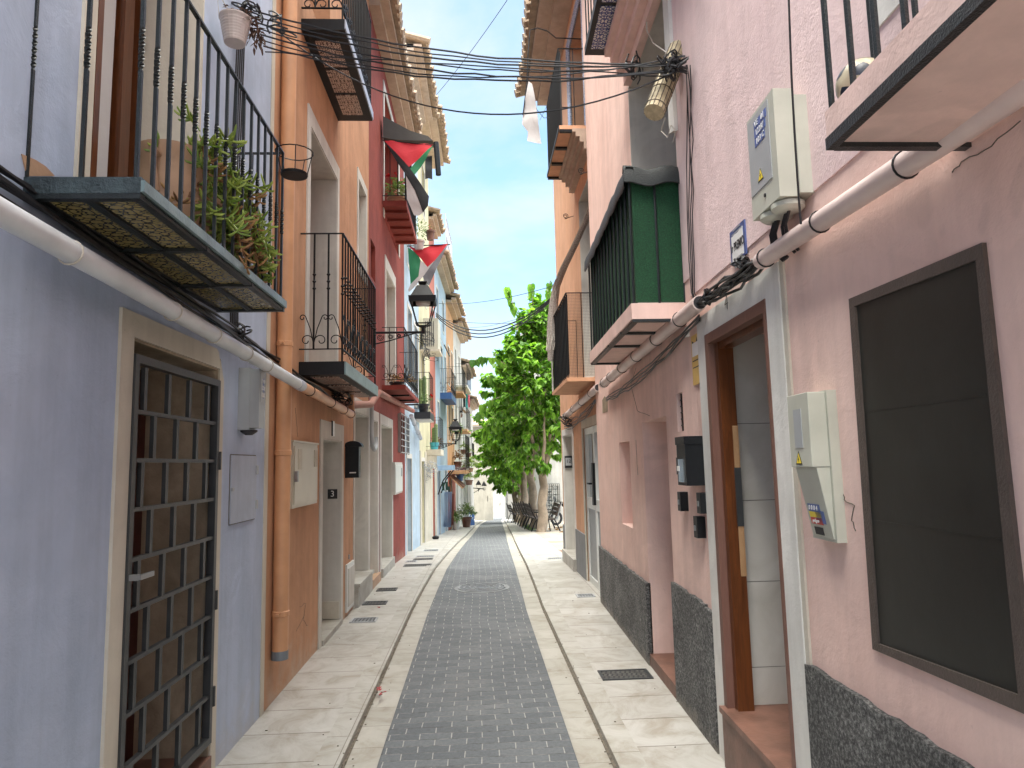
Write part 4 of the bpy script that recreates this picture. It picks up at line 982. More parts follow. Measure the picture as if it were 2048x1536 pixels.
# ---------------------------------------------------------------- farther left houses
def seg(y0, y1):
    b = (lx(y1) - lx(y0)) / (y1 - y0); return Wall(lx(y0) - b * y0, b, 1)
def simple_window(h, w, s0, s1, z0, z1, dep=.16, mat='skyglass', frame='whitemetal', sur='white', sname='window'):
    if sur: surround(h, w, s0, s1, z0, z1, .08, M[sur], .012, True, 'window_surround')
    wn = back_panel(h, w, s0, s1, z0, z1, dep, M[mat], sname, .02)
    mb = MB(); 
    for a, b in ((s0, s0 + .05), (s1 - .05, s1), ((s0 + s1) / 2 - .025, (s0 + s1) / 2 + .025)): mb.box(w, a, b, z0, z1, -dep + .02, -dep + .05)
    for a, b in ((z0, z0 + .05), (z1 - .05, z1)): mb.box(w, s0 + .05, s1 - .05, a, b, -dep + .02, -dep + .045)
    part('window_frame', mb, M[frame], wn); return wn
def far_house(label, y0, y1, ztop, mat, doors=(), wins=(), over=.4, dmat='whitemetal', grp=None, lower=None, lz=None):
    w = seg(y0, y1); g = gz((y0 + y1) / 2)
    h = house(label, w, y0 + .001, y1, ztop, M[mat], [(a, b, gz(y1) - .3, t, .25) for a, b, t in doors] + [(a, b, c, d, .16) for a, b, c, d in wins], 5, True, over)
    for a, b, t in doors:
        surround(h, w, a, b, gz(y1) - .2, t, .1, M['white'], .012); back_panel(h, w, a, b, gz(y1) - .3, t, .25, M[dmat], 'door', .04)
    for a, b, c, d in wins: simple_window(h, w, a, b, c, d)
    if lower: 
        mb = MB(); cuts = sorted([(a - .1, b + .1) for a, b, t in doors]); s = y0
        for a, b in cuts:
            if a > s: mb.box(w, s, a, gz(y1) - .2, lz, 0, .02)
            s = b
        if s < y1: mb.box(w, s, y1, gz(y1) - .2, lz, 0, .02)
        part('ground_floor_render', mb, M[lower], h)
    return h, w
D_, wD = far_house('tall pale blue house with a white ground floor doorway next to the dark red house', CS1, 17.2, 9.0, 'paleblue',
                   [(14.3, 15.2, .15)], [(14.6, 15.4, 1.9, 3.4), (14.6, 15.4, 4.3, 5.9), (15.9, 16.7, 4.3, 5.9), (14.7, 15.6, 6.9, 8.3), (16.0, 16.8, 1.35, 3.3)], .5)
sl = lower_balcony(D_, wD, 15.9, 17.1, 1.22, .16, .37, 2.14, M['ink'], 5, 0)
part('soffit', MB().box(wD, 15.92, 17.08, 1.04, 1.06, .01, .36), M['white'], sl)
# front of upper balcony that carries the second flag
solo('flag_rail', MB().tube([F2.P(*F2.at(814, 492)), F2.P(*F2.at(900, 489))], .012, 5), M['iron'], 'thin rail over the near street lamp that carries the wind twisted flag', 'rail')
E_, wE = far_house('pale yellow house with a cream stone ground floor and an air conditioner', 17.2, 20.4, 9.2, 'yellow', [(17.6, 18.4, .1)], [(17.8, 18.6, 1.6, 3.0), (18.4, 19.3, 4.4, 5.9), (18.2, 19.1, 6.9, 8.3)], .6, lower='cream', lz=.36)
sl = lower_balcony(E_, wE, 18.9, 20.2, .42, .16, .40, 1.3, M['cream'], 5, 0)
part('corbel', MB().poly(wE, [(18.9, -.1), (20.2, -.1), (20.2, .25), (18.9, .25)], 0, .2), M['cream'], sl)
G_, wG = far_house('narrow brick red rendered house above a cream stone base', 20.4, 22.3, 7.3, 'red' if 0 else 'redlight', [(20.9, 21.7, .0)], [(20.9, 21.6, 3.4, 4.9)], .3, lower='cream', lz=.7) if 0 else (None, None)
M['redlight'] = plaster('brick_red_render', (.45, .16, .12), stain=.1)
G_, wG = far_house('narrow brick red rendered house above a cream stone base', 20.4, 22.3, 7.6, 'redlight', [(20.9, 21.7, .0)], [(20.9, 21.6, 3.4, 4.9)], .3, lower='cream', lz=.7)
H_, wH = far_house('light blue house with a navy balcony slab and a terrace fence on its roof', 22.3, 27.0, 6.9, 'paleblue', [(22.8, 23.6, -.1), (25.6, 26.4, -.2)], [(22.9, 23.6, .8, 2.1), (24.3, 25.1, 2.5, 4.2), (26.0, 26.6, 2.6, 4.1), (22.9, 23.6, 4.6, 6.0), (25.3, 26.0, 4.9, 6.1)], .45)
lower_balcony(H_, wH, 24.0, 26.6, 2.5, .22, .40, 3.35, M['navy'], 10, .3)
part('chimney', MB().box(wH, 22.6, 23.4, 6.9, 9.4, -1.4, -.3), M['brickwall'], H_)
fe = MB(); 
for s in [23.6 + i * .25 for i in range(13)]: fe.tube([wH.P(s, 7.3, .3), wH.P(s, 8.7, .3)], .012, 4)
for z in (7.35, 8.0, 8.7): fe.tube([wH.P(23.6, z, .3), wH.P(26.6, z, .3)], .02, 4)
for s in (23.6, 26.6): fe.tube([wH.P(s, 7.2, .3), wH.P(s, 7.2, -1.2), wH.P(s, 8.8, -1.2), wH.P(s, 8.8, .3), wH.P(s, 7.2, .3)], .02, 4)
part('terrace_fence', fe, M['pvcgrey'], H_)
I_, wI = far_house('bright orange house with thin iron balconies in the row', 27.0, 30.6, 6.6, 'brightorange', [(28, 28.8, -.35)], [(27.6, 28.3, .9, 2.4), (29.2, 29.9, .9, 2.4), (27.7, 28.5, 3.2, 4.8), (29.3, 30.0, 3.5, 4.8)], .5, lower='redlight', lz=-.3)
lower_balcony(I_, wI, 27.4, 29.6, 2.9, .08, .6, 3.9, M['brightorange'], 9, 0)
lower_balcony(I_, wI, 27.3, 30.0, -.25, .12, .7, 1.15, M['brightorange'], 11, 0)
J_, wJ = far_house('pale green and cream house hung with coloured laundry', 30.6, 35.5, 6.4, 'white', [(31.3, 32.2, -.4), (33.8, 34.6, -.5)], [(31.2, 32.0, 1.1, 2.7), (33.4, 34.2, 1.1, 2.7), (31.4, 32.2, 3.8, 5.3), (33.6, 34.4, 3.8, 5.3)], .5)
lower_balcony(J_, wJ, 31.4, 34.8, 1.6, .1, .5, 2.6, M['brightorange'], 10, 0)
lower_balcony(J_, wJ, 31.4, 34.8, 3.6, .1, .55, 4.6, M['cream'], 10, 0)
K_, wK = far_house('white house with small eaves and plants on its sills', 35.5, 41.5, 5.2, 'white', [(36.4, 37.2, -.9), (39.4, 40.2, -1.0)], [(36.3, 37.1, .5, 1.9), (38.5, 39.3, .5, 1.9), (36.5, 37.2, 2.8, 4.2), (39.6, 40.3, 2.8, 4.2)], .5)
lower_balcony(K_, wK, 36, 38.4, .2, .12, .5, 1.1, M['white'], 8, 0)
Q_, wQ = far_house('last white house of the left row under a low tiled eave', 41.5, 48.5, 3.9, 'white', [(42.5, 43.4, -1.4)], [(44.6, 45.4, -.4, 1.0), (42.5, 43.3, .8, 2.3), (46.2, 47.0, .8, 2.3)], .5)
def hang(y, px0, px1, py0, py1, mat, label, cat='cloth', name='laundry', grp=None, skew=0, pegs=True):
    F = Flat(y); rt = thing(name, label, cat, F.P(*F.at((px0 + px1) / 2, py1)), grp)
    rag(F, [(px0, py0), (px1, py0 + skew), (px1 + .5, py1), ((px0 + px1) / 2, py1 - 1.5), (px0 + .5, py1 + 1)], M[mat], rt, 'cloth', 0, .03, 4)
    a = F.P(*F.at(px0 - 2, py0)); b = F.P(*F.at(px1 + 1, py0 + skew)); part('peg_line', MB().tube([a, b], .006, 4), M['cable'], rt)
# small belongings on the left row -------------------------------------------------
def onwall(w, px, py, d): s, z = w.at(px, py, d); return w.P(s, z, d)
# air conditioner
s0 = wE.s(842, 670); c = wE.at(846, 700, .2); z0 = wE.z(848, 698, .3); 
rt = thing('air_conditioner', 'beige air conditioner on brackets high on the pale yellow house', 'air conditioner', wE.P(17.9, 2.95, .2))
zc0, zc1 = 2.95, 3.75
part('case', MB().box(wE, 17.5, 18.4, zc0, zc1, .08, .46), M['boxbeige'], rt)
mb = MB()
for i in range(5): mb.cub(wE.P(17.5, 0, .14 + i * .05).x, wE.P(17.5, 0, .155 + i * .05).x, 17.488, 17.498, zc0 + .06, zc1 - .08)
part('grille', mb, M['ink'], rt)
part('bracket', MB().box(wE, 17.45, 18.45, zc0 - .06, zc0 - .01, 0, .5), M['cream'], rt)
# awning cloths
for nm, lb, (px0, px1, y0_, y1_), w_, D0, mt in (('awning', 'pale grey cloth awning hanging from the light blue house', (884, 905, 652, 692), wH, .35, 'milk'), ):
    s, z = w_.at(888, 690, D0); rt = thing(nm, lb, 'awning', w_.P(s, z, D0))
    z1_ = w_.z(888, 652, D0)
    part('cloth', MB().prism([w_.P(s, z, .34), w_.P(s + 2.3, z, .34), w_.P(s + 2.3, z1_, .05), w_.P(s, z1_, .05)], [w_.P(s, z, .36), w_.P(s + 2.3, z, .36), w_.P(s + 2.3, z1_ + .02, .05), w_.P(s, z1_ + .02, .05)]), M[mt], rt)
    part('front_bar', MB().tube([w_.P(s, z, .36), w_.P(s + 2.3, z, .36)], .02, 6), M['iron'], rt)
# rolled grey awning above the first flag
pts = [L.P(*(F1.at(766, 215)[::-1][::-1]), 0)] if 0 else None
aw = MB(); Fq = Flat(10.5)
aw.poly(Fq, [Fq.at(766, 232), Fq.at(790, 245), Fq.at(822, 262), Fq.at(856, 272), Fq.at(866, 281), Fq.at(830, 281), Fq.at(790, 279), Fq.at(766, 275)], -.25, .0)
solo('folded_awning', aw, plain('grey_awning_canvas', (.07, .07, .065), .8, 0, .1, 6, .2), 'folded grey canvas awning above the first flag on the red house', 'awning')
Fb = Flat(13.2); bb = [Fb.P(*Fb.at(x, y)) for x, y in ((872, 285), (877, 350))]
rt = thing('rolled_blind', 'dark slatted rolled blind hanging behind the first flag', 'blind', bb[1])
part('roll', MB().tube(bb, .055, 9), M['iron'], rt)
hang(12.6, 850, 864, 312, 358, 'cloth_k', 'black garment hanging between the first flag and the dark rolled blind', 'garment', 'garment')
# cactus pots and other pots
def cactus(label, c, h, n=3, group=None):
    rt = thing('potted_cactus', label, 'potted plant', c, group); c = Vector(c)
    part('pot', MB().lathe(c, [(.09, 0), (.13, .18), (.14, .2), (.12, .2)], 12), M['bluepot'], rt, smooth=True)
    mb = MB(); rr = random.Random(int(h * 100))
    for i in range(n):
        o = Vector((rr.uniform(-.06, .06), rr.uniform(-.06, .06), .15)); hh = h * rr.uniform(.7, 1)
        prof = [(.045 + .006 * (k % 2), hh * k / 14) for k in range(14)] + [(.02, hh)]
        mb.lathe(c + o, prof, 9)
    part('stem', mb, M['olive'], rt); return rt
cactus('tall thin cactus in a pot on the white slab balcony above the pale blue doorway', wD.P(16.6, 1.22, .15), .78, 4)
cactus('row of cactus in turquoise pot on the cream stone balcony', wE.P(19.3, .42, .2), .6, 4)
rt = pot('flower_pot', 'black pot with one red flower on the white slab balcony', wD.P(16.15, 1.22, .2), .13, .2, M['ink'], plant=bush(wD.P(16.15, 1.5, .2), 60, .2, .08, .05, 22))
mb = MB(); c = wD.P(16.3, 1.62, .36)
for k in range(30): leafblade(mb, c, rdir(rr), .06, .05, 0)
part('flower', mb, M['redflower'], rt)
for (px, py, d, r, h, m_, lb, n, seed, pm, ln) in (
    (838, 500, .3, .12, .2, 'whitepot', 'white and blue pot of wild trailing greenery over the second flag', 150, 31, 'olive', .09),
    (861, 480, .42, .10, .2, 'terracotta', 'terracotta pot standing over the second flag', 0, 32, 'olive', .08)):
    c = F2.P(*F2.at(px, py)); rt = pot('flower_pot', lb, c, r, h, M[m_], plant=bush(c + Vector((0, 0, h + .15)), n, .35, ln, .03, seed) if n else None)
# laundry and cloths: (plane y, outline, cloth material, label)
G1 = 'laundry hanging on the pale green and cream house'
hang(31.5, 917.5, 922.5, 790, 822, 'cloth_w', 'white garment, leftmost in the high laundry row', grp=G1)
hang(31.6, 919, 924, 786, 826, 'cloth_k', 'long black garment in the high laundry row', grp=G1)
hang(32.2, 926, 930.5, 785, 815, 'cloth_k', 'short black garment next to the teal one', grp=G1)
hang(33.2, 931, 935, 788, 818, 'cloth_t', 'teal garment in the high laundry row', grp=G1)
hang(34, 936, 939.5, 790, 815, 'cloth_p', 'pink garment, rightmost in the high laundry row', grp=G1)
G2 = 'cloths hanging by the ground floor of the light blue house'
M['cloth_dg'] = plain('dark_green_cloth', (.02, .07, .05), .8)
hang(23.5, 884, 888.5, 965, 982, 'cloth_dg', 'dark green cloth, left of the two over the blue drapes', grp=G2)
hang(24.2, 891, 895.5, 964, 981, 'cloth_dg', 'dark green cloth, middle of the three over the blue drapes', grp=G2)
hang(25, 896, 899.5, 973, 985, 'cloth_dg', 'dark green cloth, right of the three over the blue drapes', grp=G2)
# long blue drape and pink drape : folded curtains on the doorways
def drape(y, px0, px1, py0, py1, mat, label):
    F = Flat(y); a, z1 = F.at(px0, py0); b, z0 = F.at(px1, py1); mb = MB(); n = 24
    top = []
    for k in range(n + 1):
        s = a + (b - a) * k / n; top.append((s, .05 * math.sin(k * 1.6)))
    for (p, e), (q, e2) in zip(top, top[1:]):
        mb.quad(F.P(p + .06, z1, e * .5), F.P(q + .04, z1, e2 * .5), F.P(q, z0, e2), F.P(p, z0, e)); mb.quad(F.P(p + .06, z1, e * .5 - .006), F.P(q + .04, z1, e2 * .5 - .006), F.P(q, z0, e2 - .006), F.P(p, z0, e - .006))
    return solo('door_curtain', mb, M[mat], label, 'curtain', smooth=True)
drape(24.6, 886, 902, 984, 1054, 'cloth_b', 'long blue curtain hanging to the pavement by the light blue house')
drape(26.4, 899, 907, 988, 1050, 'cloth_p2' if 0 else 'redlight', 'brick coloured curtain beside the long blue one')
# blue canopy and orange tiled hood
w_ = wG; s, z = wG.at(881, 935, .1)
rt = thing('door_canopy', 'small blue shelf canopy on iron scrolls over the pavement', 'canopy', wH.P(22.7, -.15, .2))
part('canopy', MB().box(wH, 22.5, 23.8, -.18, -.02, 0, .5), M['skyblue'], rt)
mb = MB()
for s in (22.55, 23.7): mb.tube([wH.P(s, -.2, .45), wH.P(s, -.5, .2), wH.P(s, -.95, .03)], .02, 5)
part('bracket', mb, M['iron'], rt)
rt = thing('tiled_hood', 'little orange tiled hood over a doorway beyond the blue canopy', 'door hood', wI.P(27.8, -.9, .3))
part('hood', MB().prism([wI.P(27.4, -.45, .05), wI.P(28.6, -.45, .05), wI.P(28.6, -.9, .55), wI.P(27.4, -.9, .55)], [wI.P(27.4, -.5, .05), wI.P(28.6, -.5, .05), wI.P(28.6, -.95, .53), wI.P(27.4, -.95, .53)]), M['brightorange'], rt)
mb = MB()
for i in range(6): mb.tube([wI.P(27.5 + i * .2, -.44, .05), wI.P(27.5 + i * .2, -.88, .57)], .05, 6)
part('hood_tile', mb, M['terracotta'], rt)
# flower pots along the far balconies
far = [(29.0, 920, 962, .16, .3, 'navy', 'cobalt blue pot with drooping mauve plant under the orange balcony', 'mauve', 190, .34, -.7, .6),
       (33.0, 942, 944, .12, .2, 'claypot', 'spiky yellow green plant high on the far left balconies', 'plantgreen', 160, .40, -.3, 1),
       (31.5, 928, 908, .16, .2, 'terracotta', 'terracotta pot of yellow flowers on the balcony rail, left of the pair', 'plantgreen', 60, .2, 0, 1),
       (34.5, 937, 914, .16, .2, 'terracotta', 'terracotta pot of yellow flowers on the balcony rail, right of the pair', 'plantgreen', 60, .2, 0, 1),
       (29.5, 916, 935, .18, .25, 'terracotta', 'red leaved plant in a clay pot standing on the orange balcony', 'plantdry', 110, .32, 0, 1),
       (24.5, 918 - 5, 868, .10, .12, 'iron', 'green hanging plant below the farther street lamp', 'olive', 120, .22, -.7, .8),
       (35.0, 938, 990 - 20, .2, .25, 'terracotta', 'green potted plant on the white slab low on the far row', 'plantgreen', 110, .26, 0, 1),
       (30.5, 933, 1047, .22, .42, 'terracotta', 'big dark green potted shrub standing on the left pavement far away', 'olive', 330, .42, -.2, 1),
       (27.5, 911.5, 1049, .16, .3, 'white', 'small shrub in a white pot on the left pavement beside the doorway', 'olive', 150, .28, -.2, 1),
       (20.5, 874, 905, .12, .2, 'terracotta', 'clay pot on the outer end of the cream stone balcony', 'plantdry', 50, .16, 0, 1),
       (34.8, 921, 835, .12, .15, 'terracotta', 'dry plants under the laundry balcony', 'plantdry', 120, .3, -.3, 1)]
for (y, px, py, r, h, m_, lb, pm, n, rad, zl, zh) in far:
    F = Flat(y); c = F.P(*F.at(px, py))
    if py > 1000: c.z = gz(y) + .045
    pot('flower_pot', lb, c, r, h, M[m_], plant=bush(c + Vector((0, 0, h * 1.1 + rad * .4)), n, rad, .17, .07, int(px * 3), zl, zh), pm=M[pm])
F = Flat(33.0); c0 = F.at(938, 1046); c1 = F.at(949, 1023)
rt = thing('notice_board', 'dark blue leaning board with pale marks beside the potted shrub', 'board', F.P(*c0))
part('board', MB().prism([F.P(c0[0], gz(33) + .05, .2), F.P(c1[0], gz(33) + .05, .2), F.P(c1[0], c1[1], 0), F.P(c0[0], c1[1], 0)], [F.P(c0[0], gz(33) + .05, .16), F.P(c1[0], gz(33) + .05, .16), F.P(c1[0], c1[1], -.04), F.P(c0[0], c1[1], -.04)]), M['navy'], rt)
mb = MB()
for i in range(4): mb.prism([F.P(c0[0] + .03 + i * .07, c1[1] - .1 - i * .08, .06 + i * .03), F.P(c0[0] + .06 + i * .07, c1[1] - .1 - i * .08, .06 + i * .03), F.P(c0[0] + .03 + i * .07, c1[1] - .25 - i * .06, .15 + .02 * i)], [F.P(c0[0] + .03 + i * .07, c1[1] - .1 - i * .08, .08 + i * .03), F.P(c0[0] + .06 + i * .07, c1[1] - .1 - i * .08, .08 + i * .03), F.P(c0[0] + .03 + i * .07, c1[1] - .25 - i * .06, .17 + .02 * i)])
part('chalk_mark', mb, M['stickerwhite'], rt)
# planks leaning / small items
solo('bowl', MB().lathe(wE.P(20.2, gz(20.2) + .045, .14), [(.08, 0), (.1, .03), (.1, .07), (.04, .1)], 12), M['iron'], 'low dark bowl on the pavement at the foot of the cream stone base', 'bowl')
# ================================================================ END OF THE STREET
FE = Flat(54)
def fbuild(label, F, px0, px1, pytop, mat, depth, wins, ybase=None, roof=True, doors=()):
    x0 = F.at(px0, 950)[0]; x1 = F.at(px1, 950)[0]; zt = F.at(px0, pytop)[1]; y = F.c; zb = gz(y) - .4
    root = thing('house', label, 'house', ((x0 + x1) / 2, y, gz(y)))
    # reuse facade on a wall-like adapter
    hs = []
    for (a, b, c, d) in wins:
        A_ = F.at(a, c); B_ = F.at(b, d); hs.append((A_[0], B_[0], B_[1], A_[1], .15))
    part('wall', MB().facade(F, x0, x1, zb, zt, hs, depth), M[mat], root)
    for h in hs:
        wn = part('window', MB().box(F, h[0], h[1], h[2], h[3], -.148, -.12), M['skyglass'], root)
        part('window_frame', MB().box(F, h[0], h[0] + .06, h[2], h[3], -.12, -.09).box(F, h[1] - .06, h[1], h[2], h[3], -.12, -.09).box(F, (h[0] + h[1]) / 2 - .03, (h[0] + h[1]) / 2 + .03, h[2], h[3], -.12, -.09), M['white'], wn)
    if roof:
        part('roof', MB().prism([F.P(x0 - .2, zt, .35), F.P(x1 + .2, zt, .35), F.P(x1 + .2, zt + .12, .35), F.P(x0 - .2, zt + .12, .35)], [F.P(x0 - .2, zt + 1.0, -depth), F.P(x1 + .2, zt + 1.0, -depth), F.P(x1 + .2, zt + 1.12, -depth), F.P(x0 - .2, zt + 1.12, -depth)]), M['rooftile'], root)
    return root
fbuild('tall cream house closing the end of the street', FE, 940, 985, 853, 'farcream', 9, [(964, 968, 905, 930), (976, 978.5, 955, 963), (974.5, 976, 992, 1002)])
fbuild('small white house with a grey door at the bend beyond the cream house', Flat(74), 983, 1012, 958, 'farwhite', 8, [(998, 1002, 1007, 1026), (987, 990, 965, 983)])
fbuild('white rendered house behind the tree trunks at the far bend', Flat(60), 1014, 1062, 900, 'farwhite', 6, [])
PW = Flat(37)
pb = fbuild('white house behind the square with a large barred window', PW, 1058, 1220, 640, 'farwhite', 8, [(1093, 1118, 972, 1019)])
A_ = PW.at(1091, 968); B_ = PW.at(1120, 1022); mb = MB()
for i in range(8): x = A_[0] + (B_[0] - A_[0]) * i / 7; mb.tube([PW.P(x, B_[1], .05), PW.P(x, A_[1], .05)], .014, 4)
for i in range(6): z = B_[1] + (A_[1] - B_[1]) * i / 5; mb.tube([PW.P(A_[0], z, .07), PW.P(B_[0], z, .07)], .014, 4)
part('window_bars', mb, M['iron'], pb)
# double lamp on the end house
y = 46; F = Flat(y)
rt = thing('street_lamp', 'distant twin lantern street lamp in front of the cream end house', 'street lamp', F.P(*F.at(952, 985)), 'street lamps')
for px, pyy in ((957, 968), (968, 970)):
    c = F.P(*F.at(px, pyy)); lantern(rt, c, .17, M['iron'], None)
a = F.P(*F.at(946, 976)); b = F.P(*F.at(969, 978))
part('bracket', MB().tube([a, b], .03, 6).tube([F.P(*F.at(957, 983)), F.P(*F.at(957, 976))], .03, 6).tube([F.P(*F.at(968, 977)), F.P(*F.at(968, 974))], .02, 6).tube([F.P(*F.at(947, 986)), F.P(*F.at(962, 977))], .02, 5), M['iron'], rt)
# ================================================================ RIGHT SIDE
R = Wall(1.2086, .026, -1)        # pink houses
R3 = Wall(1.47, 0, -1)            # orange corner house
BND = R.s(1378, 500)              # party line between the two pink houses
RE = 8.13
# ---- near pink house (number 4)
d0, d1 = R.s(1558, 900), R.s(1428, 900)
dz = (R.z(1424, 668) + R.z(1532, 598)) / 2
dzb = -1.30
wq = [R.at(*p) for p in [(1716, 612), (1960, 520), (2046, 1390), (1763, 1287)]]
NP = house('pink rendered house with doorway number 4 and a large dark screened window', R, -3.0, BND, 6.6, M['pink'],
           [(d0, d1, -1.7, dz, .60)])
BZ = R.z(1400, 640) + .01        # height where the paint changes at the pipe
part('upper_wall', MB().box(R, -3.0, BND, .98, 6.6, 0, .006), M['lilac'], NP)
def jagged(w, s0, s1, zb, zt, d0_, d1_, amp=.012, seed=0, st=.06):
    rr = random.Random(seed); pts = [(s0, zb), (s1, zb)]; n = max(2, int((s1 - s0) / st))
    for i in range(n, -1, -1): pts.append((s0 + (s1 - s0) * i / n, zt + rr.uniform(-amp, amp)))
    return MB().poly(w, pts, d0_, d1_)
dso, dsi = R.s(1398, 900), R.s(1582, 900)      # outer edges of the surround
dso = R.s(1412, 900); dsi = R.s(1588, 900)
part('plinth', jagged(R, -3.0, dsi - .01, -1.75, R.z(1650, 1345), -.01, .022, .006, 1), M['plinth'], NP)
part('plinth', jagged(R, dso + .012, BND, -1.75, R.z(1400, 1205), -.01, .022, .006, 2), M['plinth'], NP)
ztop = (R.z(1398, 628) + R.z(1560, 540)) / 2
mb = MB(); mb.box(R, dsi, d0, -1.75, ztop, -.01, .016); mb.box(R, d1, dso, -1.75, ztop, -.01, .016); mb.box(R, d0, d1, dz, ztop, -.01, .015)
part('door_surround', mb, M['whitepost'], NP)
part('lime_edge', jagged(R, dsi - .035, dsi, -1.75, ztop, -.01, .010, .01), M['palecream'], NP)
dsf = .055
mb = MB(); mb.box(R, d0 - .0, d0 + .030, -1.42, dz, -.09, .020); mb.box(R, d1 - .05, d1, -1.42, dz, -.08, .020); mb.box(R, d0 + .03, d1 - .05, dz - .055, dz, -.09, .019)
df = part('door_frame', mb, M['woodframe'], NP)
part('door_jamb', MB().box(R, d1 - .10, d1 - .05, -1.30, dz - .055, -.105, -.02), M['wooddoor'], df)
part('door_head', MB().box(R, d0 + .03, d1 - .05, dz - .09, dz - .055, -.10, -.03), M['wooddoor'], df)
z_a, z_b = R.z(1468, 960), R.z(1478, 1210)
part('bare_wood', MB().poly(R, [(d1 - .103, z_a + .28), (d1 - .09, z_a + .30), (d1 - .09, -.55), (d1 - .103, -.62)], -.106, -.075), M['woodlight'], df)
part('strike_plate', MB().box(R, d1 - .106, d1 - .085, -.36, -.05, -.107, -.072), M['gategrey'], df)
# hall tiles on the far side wall and the back of the hallway
hx0, hx1 = R.P(d1, 0, -.105).x, R.P(d1, 0, -.60).x
mb = MB(); gr = MB(); yq = d1 - .03
zz = [-1.30] + [R.z(1505, q, -.2) for q in (1316, 1157, 1000, 846)] + [dz]
for a, b in zip(zz, zz[1:]): mb.cub(hx0, hx1 - .01, d1 - .022, d1 - .006, a + .002, b - .002)
part('hall_tiles', mb, M['walltile'], NP)
part('hall_grout', MB().cub(hx0, hx1 - .01, d1 - .016, d1 - .002, -1.3, dz), M['grout'], NP)
part('hall_back', MB().box(R, d0 + .01, d1 - .02, -1.3, dz, -.59, -.56), M['walltile'], NP)
part('hall_side', MB().box(R, d0 + .002, d0 + .012, -1.3, dz, -.58, -.09), M['reveal'], NP)
part('doorstep', MB().box(R, d0, d1, -1.75, -1.33, -.58, .035).box(R, d0 - .0, d1, -1.33, -1.30, -.58, .05), M['terracotta'], NP)
# large window
def offs(q, k):
    c = (sum(p[0] for p in q) / 4, sum(p[1] for p in q) / 4); return [(p[0] + math.copysign(k, p[0] - c[0]), p[1] + math.copysign(k, p[1] - c[1])) for p in q]
wo = [R.at(*p) for p in [(1704, 598), (1973, 485), (2078, 1436), (1752, 1298)]]
mb = MB()
for i in range(4):
    j = (i + 1) % 4; mb.poly(R, [wo[i], wo[j], wq[j], wq[i]], -.01, .012)
wn = part('window_frame', mb, M['screenframe'], NP)
part('screen', MB().poly(R, wq, -.01, .004), M['meshscreen'], wn)
mb = MB(); sA = min(p[0] for p in wq); sB = max(p[0] for p in wq); zA, zB = wq[2][1], wq[0][1]
for i in range(1, 3): z = zA + (zB - zA) * i / 3; part('screen_rib', MB().box(R, sA + .02, sB - .02, z - .003, z + .003, .004, .0048), M['meshscreen'], wn)
# number
p4 = R.at(1459, 606)
part('door_number', text_mb('4', .13, lambda u, v, h: R.P(p4[0] - u, p4[1] + v, .0155 + h), .0006, -.004), M['ink'], NP)
# cracks
def crack(root, w, pts, r=.0018, d=.0065, name='crack'):
    rr = random.Random(len(pts)); P_ = []
    for a, b in zip(pts, pts[1:]):
        A_, B_ = w.at(*a), w.at(*b)
        for k in range(4): t = k / 4; P_.append(w.P(A_[0] + (B_[0] - A_[0]) * t + rr.uniform(-.004, .004), A_[1] + (B_[1] - A_[1]) * t + rr.uniform(-.004, .004), d))
    P_.append(w.P(*w.at(*pts[-1]), d)); return part(name, MB().tube(P_, r, 4), M['joint'], root)
crack(NP, R, [(1685, 980), (1690, 1000), (1709, 1010), (1704, 1040), (1712, 1062)], d=.001)
crack(NP, R, [(2040, 240), (1985, 290), (1925, 325), (1905, 345)], d=.001, r=.0015)
# top right balcony
q0 = R.s(1655, 300, .36); pz = R.z(1655, 301, .36)
zt_ = pz + .10
slab = part('balcony', MB().box(R, -.6, q0, pz + .012, zt_, 0, .36), M['pink'], NP)
mb = MB(); mb.box(R, -.6, q0, pz, pz + .030, .342, .364); mb.box(R, q0 - .022, q0 + .003, pz, pz + .028, 0, .342)
part('iron_edge', mb, M['irongreen'], slab)
for i in range(12):
    s = q0 - .01 - i * .105; part('baluster', MB().tube([R.P(s, zt_ - .03, .345), R.P(s, zt_ + .5, .345), R.P(s, zt_ + 1.0, .345)], .0085, 6), M['irongreen'], slab)
for k in (1, 2): part('baluster', MB().tube([R.P(q0 - .01, zt_ - .03, .345 - k * .12), R.P(q0 - .01, zt_ + 1.0, .345 - k * .12)], .0085, 6), M['irongreen'], slab)
part('top_rail', MB().box(R, -.6, q0, zt_ + .98, zt_ + 1.0, .33, .36), M['irongreen'], slab)
part('top_rail', MB().box(R, q0 - .02, q0, zt_ + .98, zt_ + 1.0, 0, .33), M['irongreen'], slab)
part('balcony_window', MB().box(R, .9, R.s(1748, 50), 1.30, 3.0, -.0, .012), M['whitepost'], NP)
part('pane', MB().box(R, .95, R.s(1748, 50) - .16, 1.36, 2.9, .012, .018), M['skyglass'], NP)
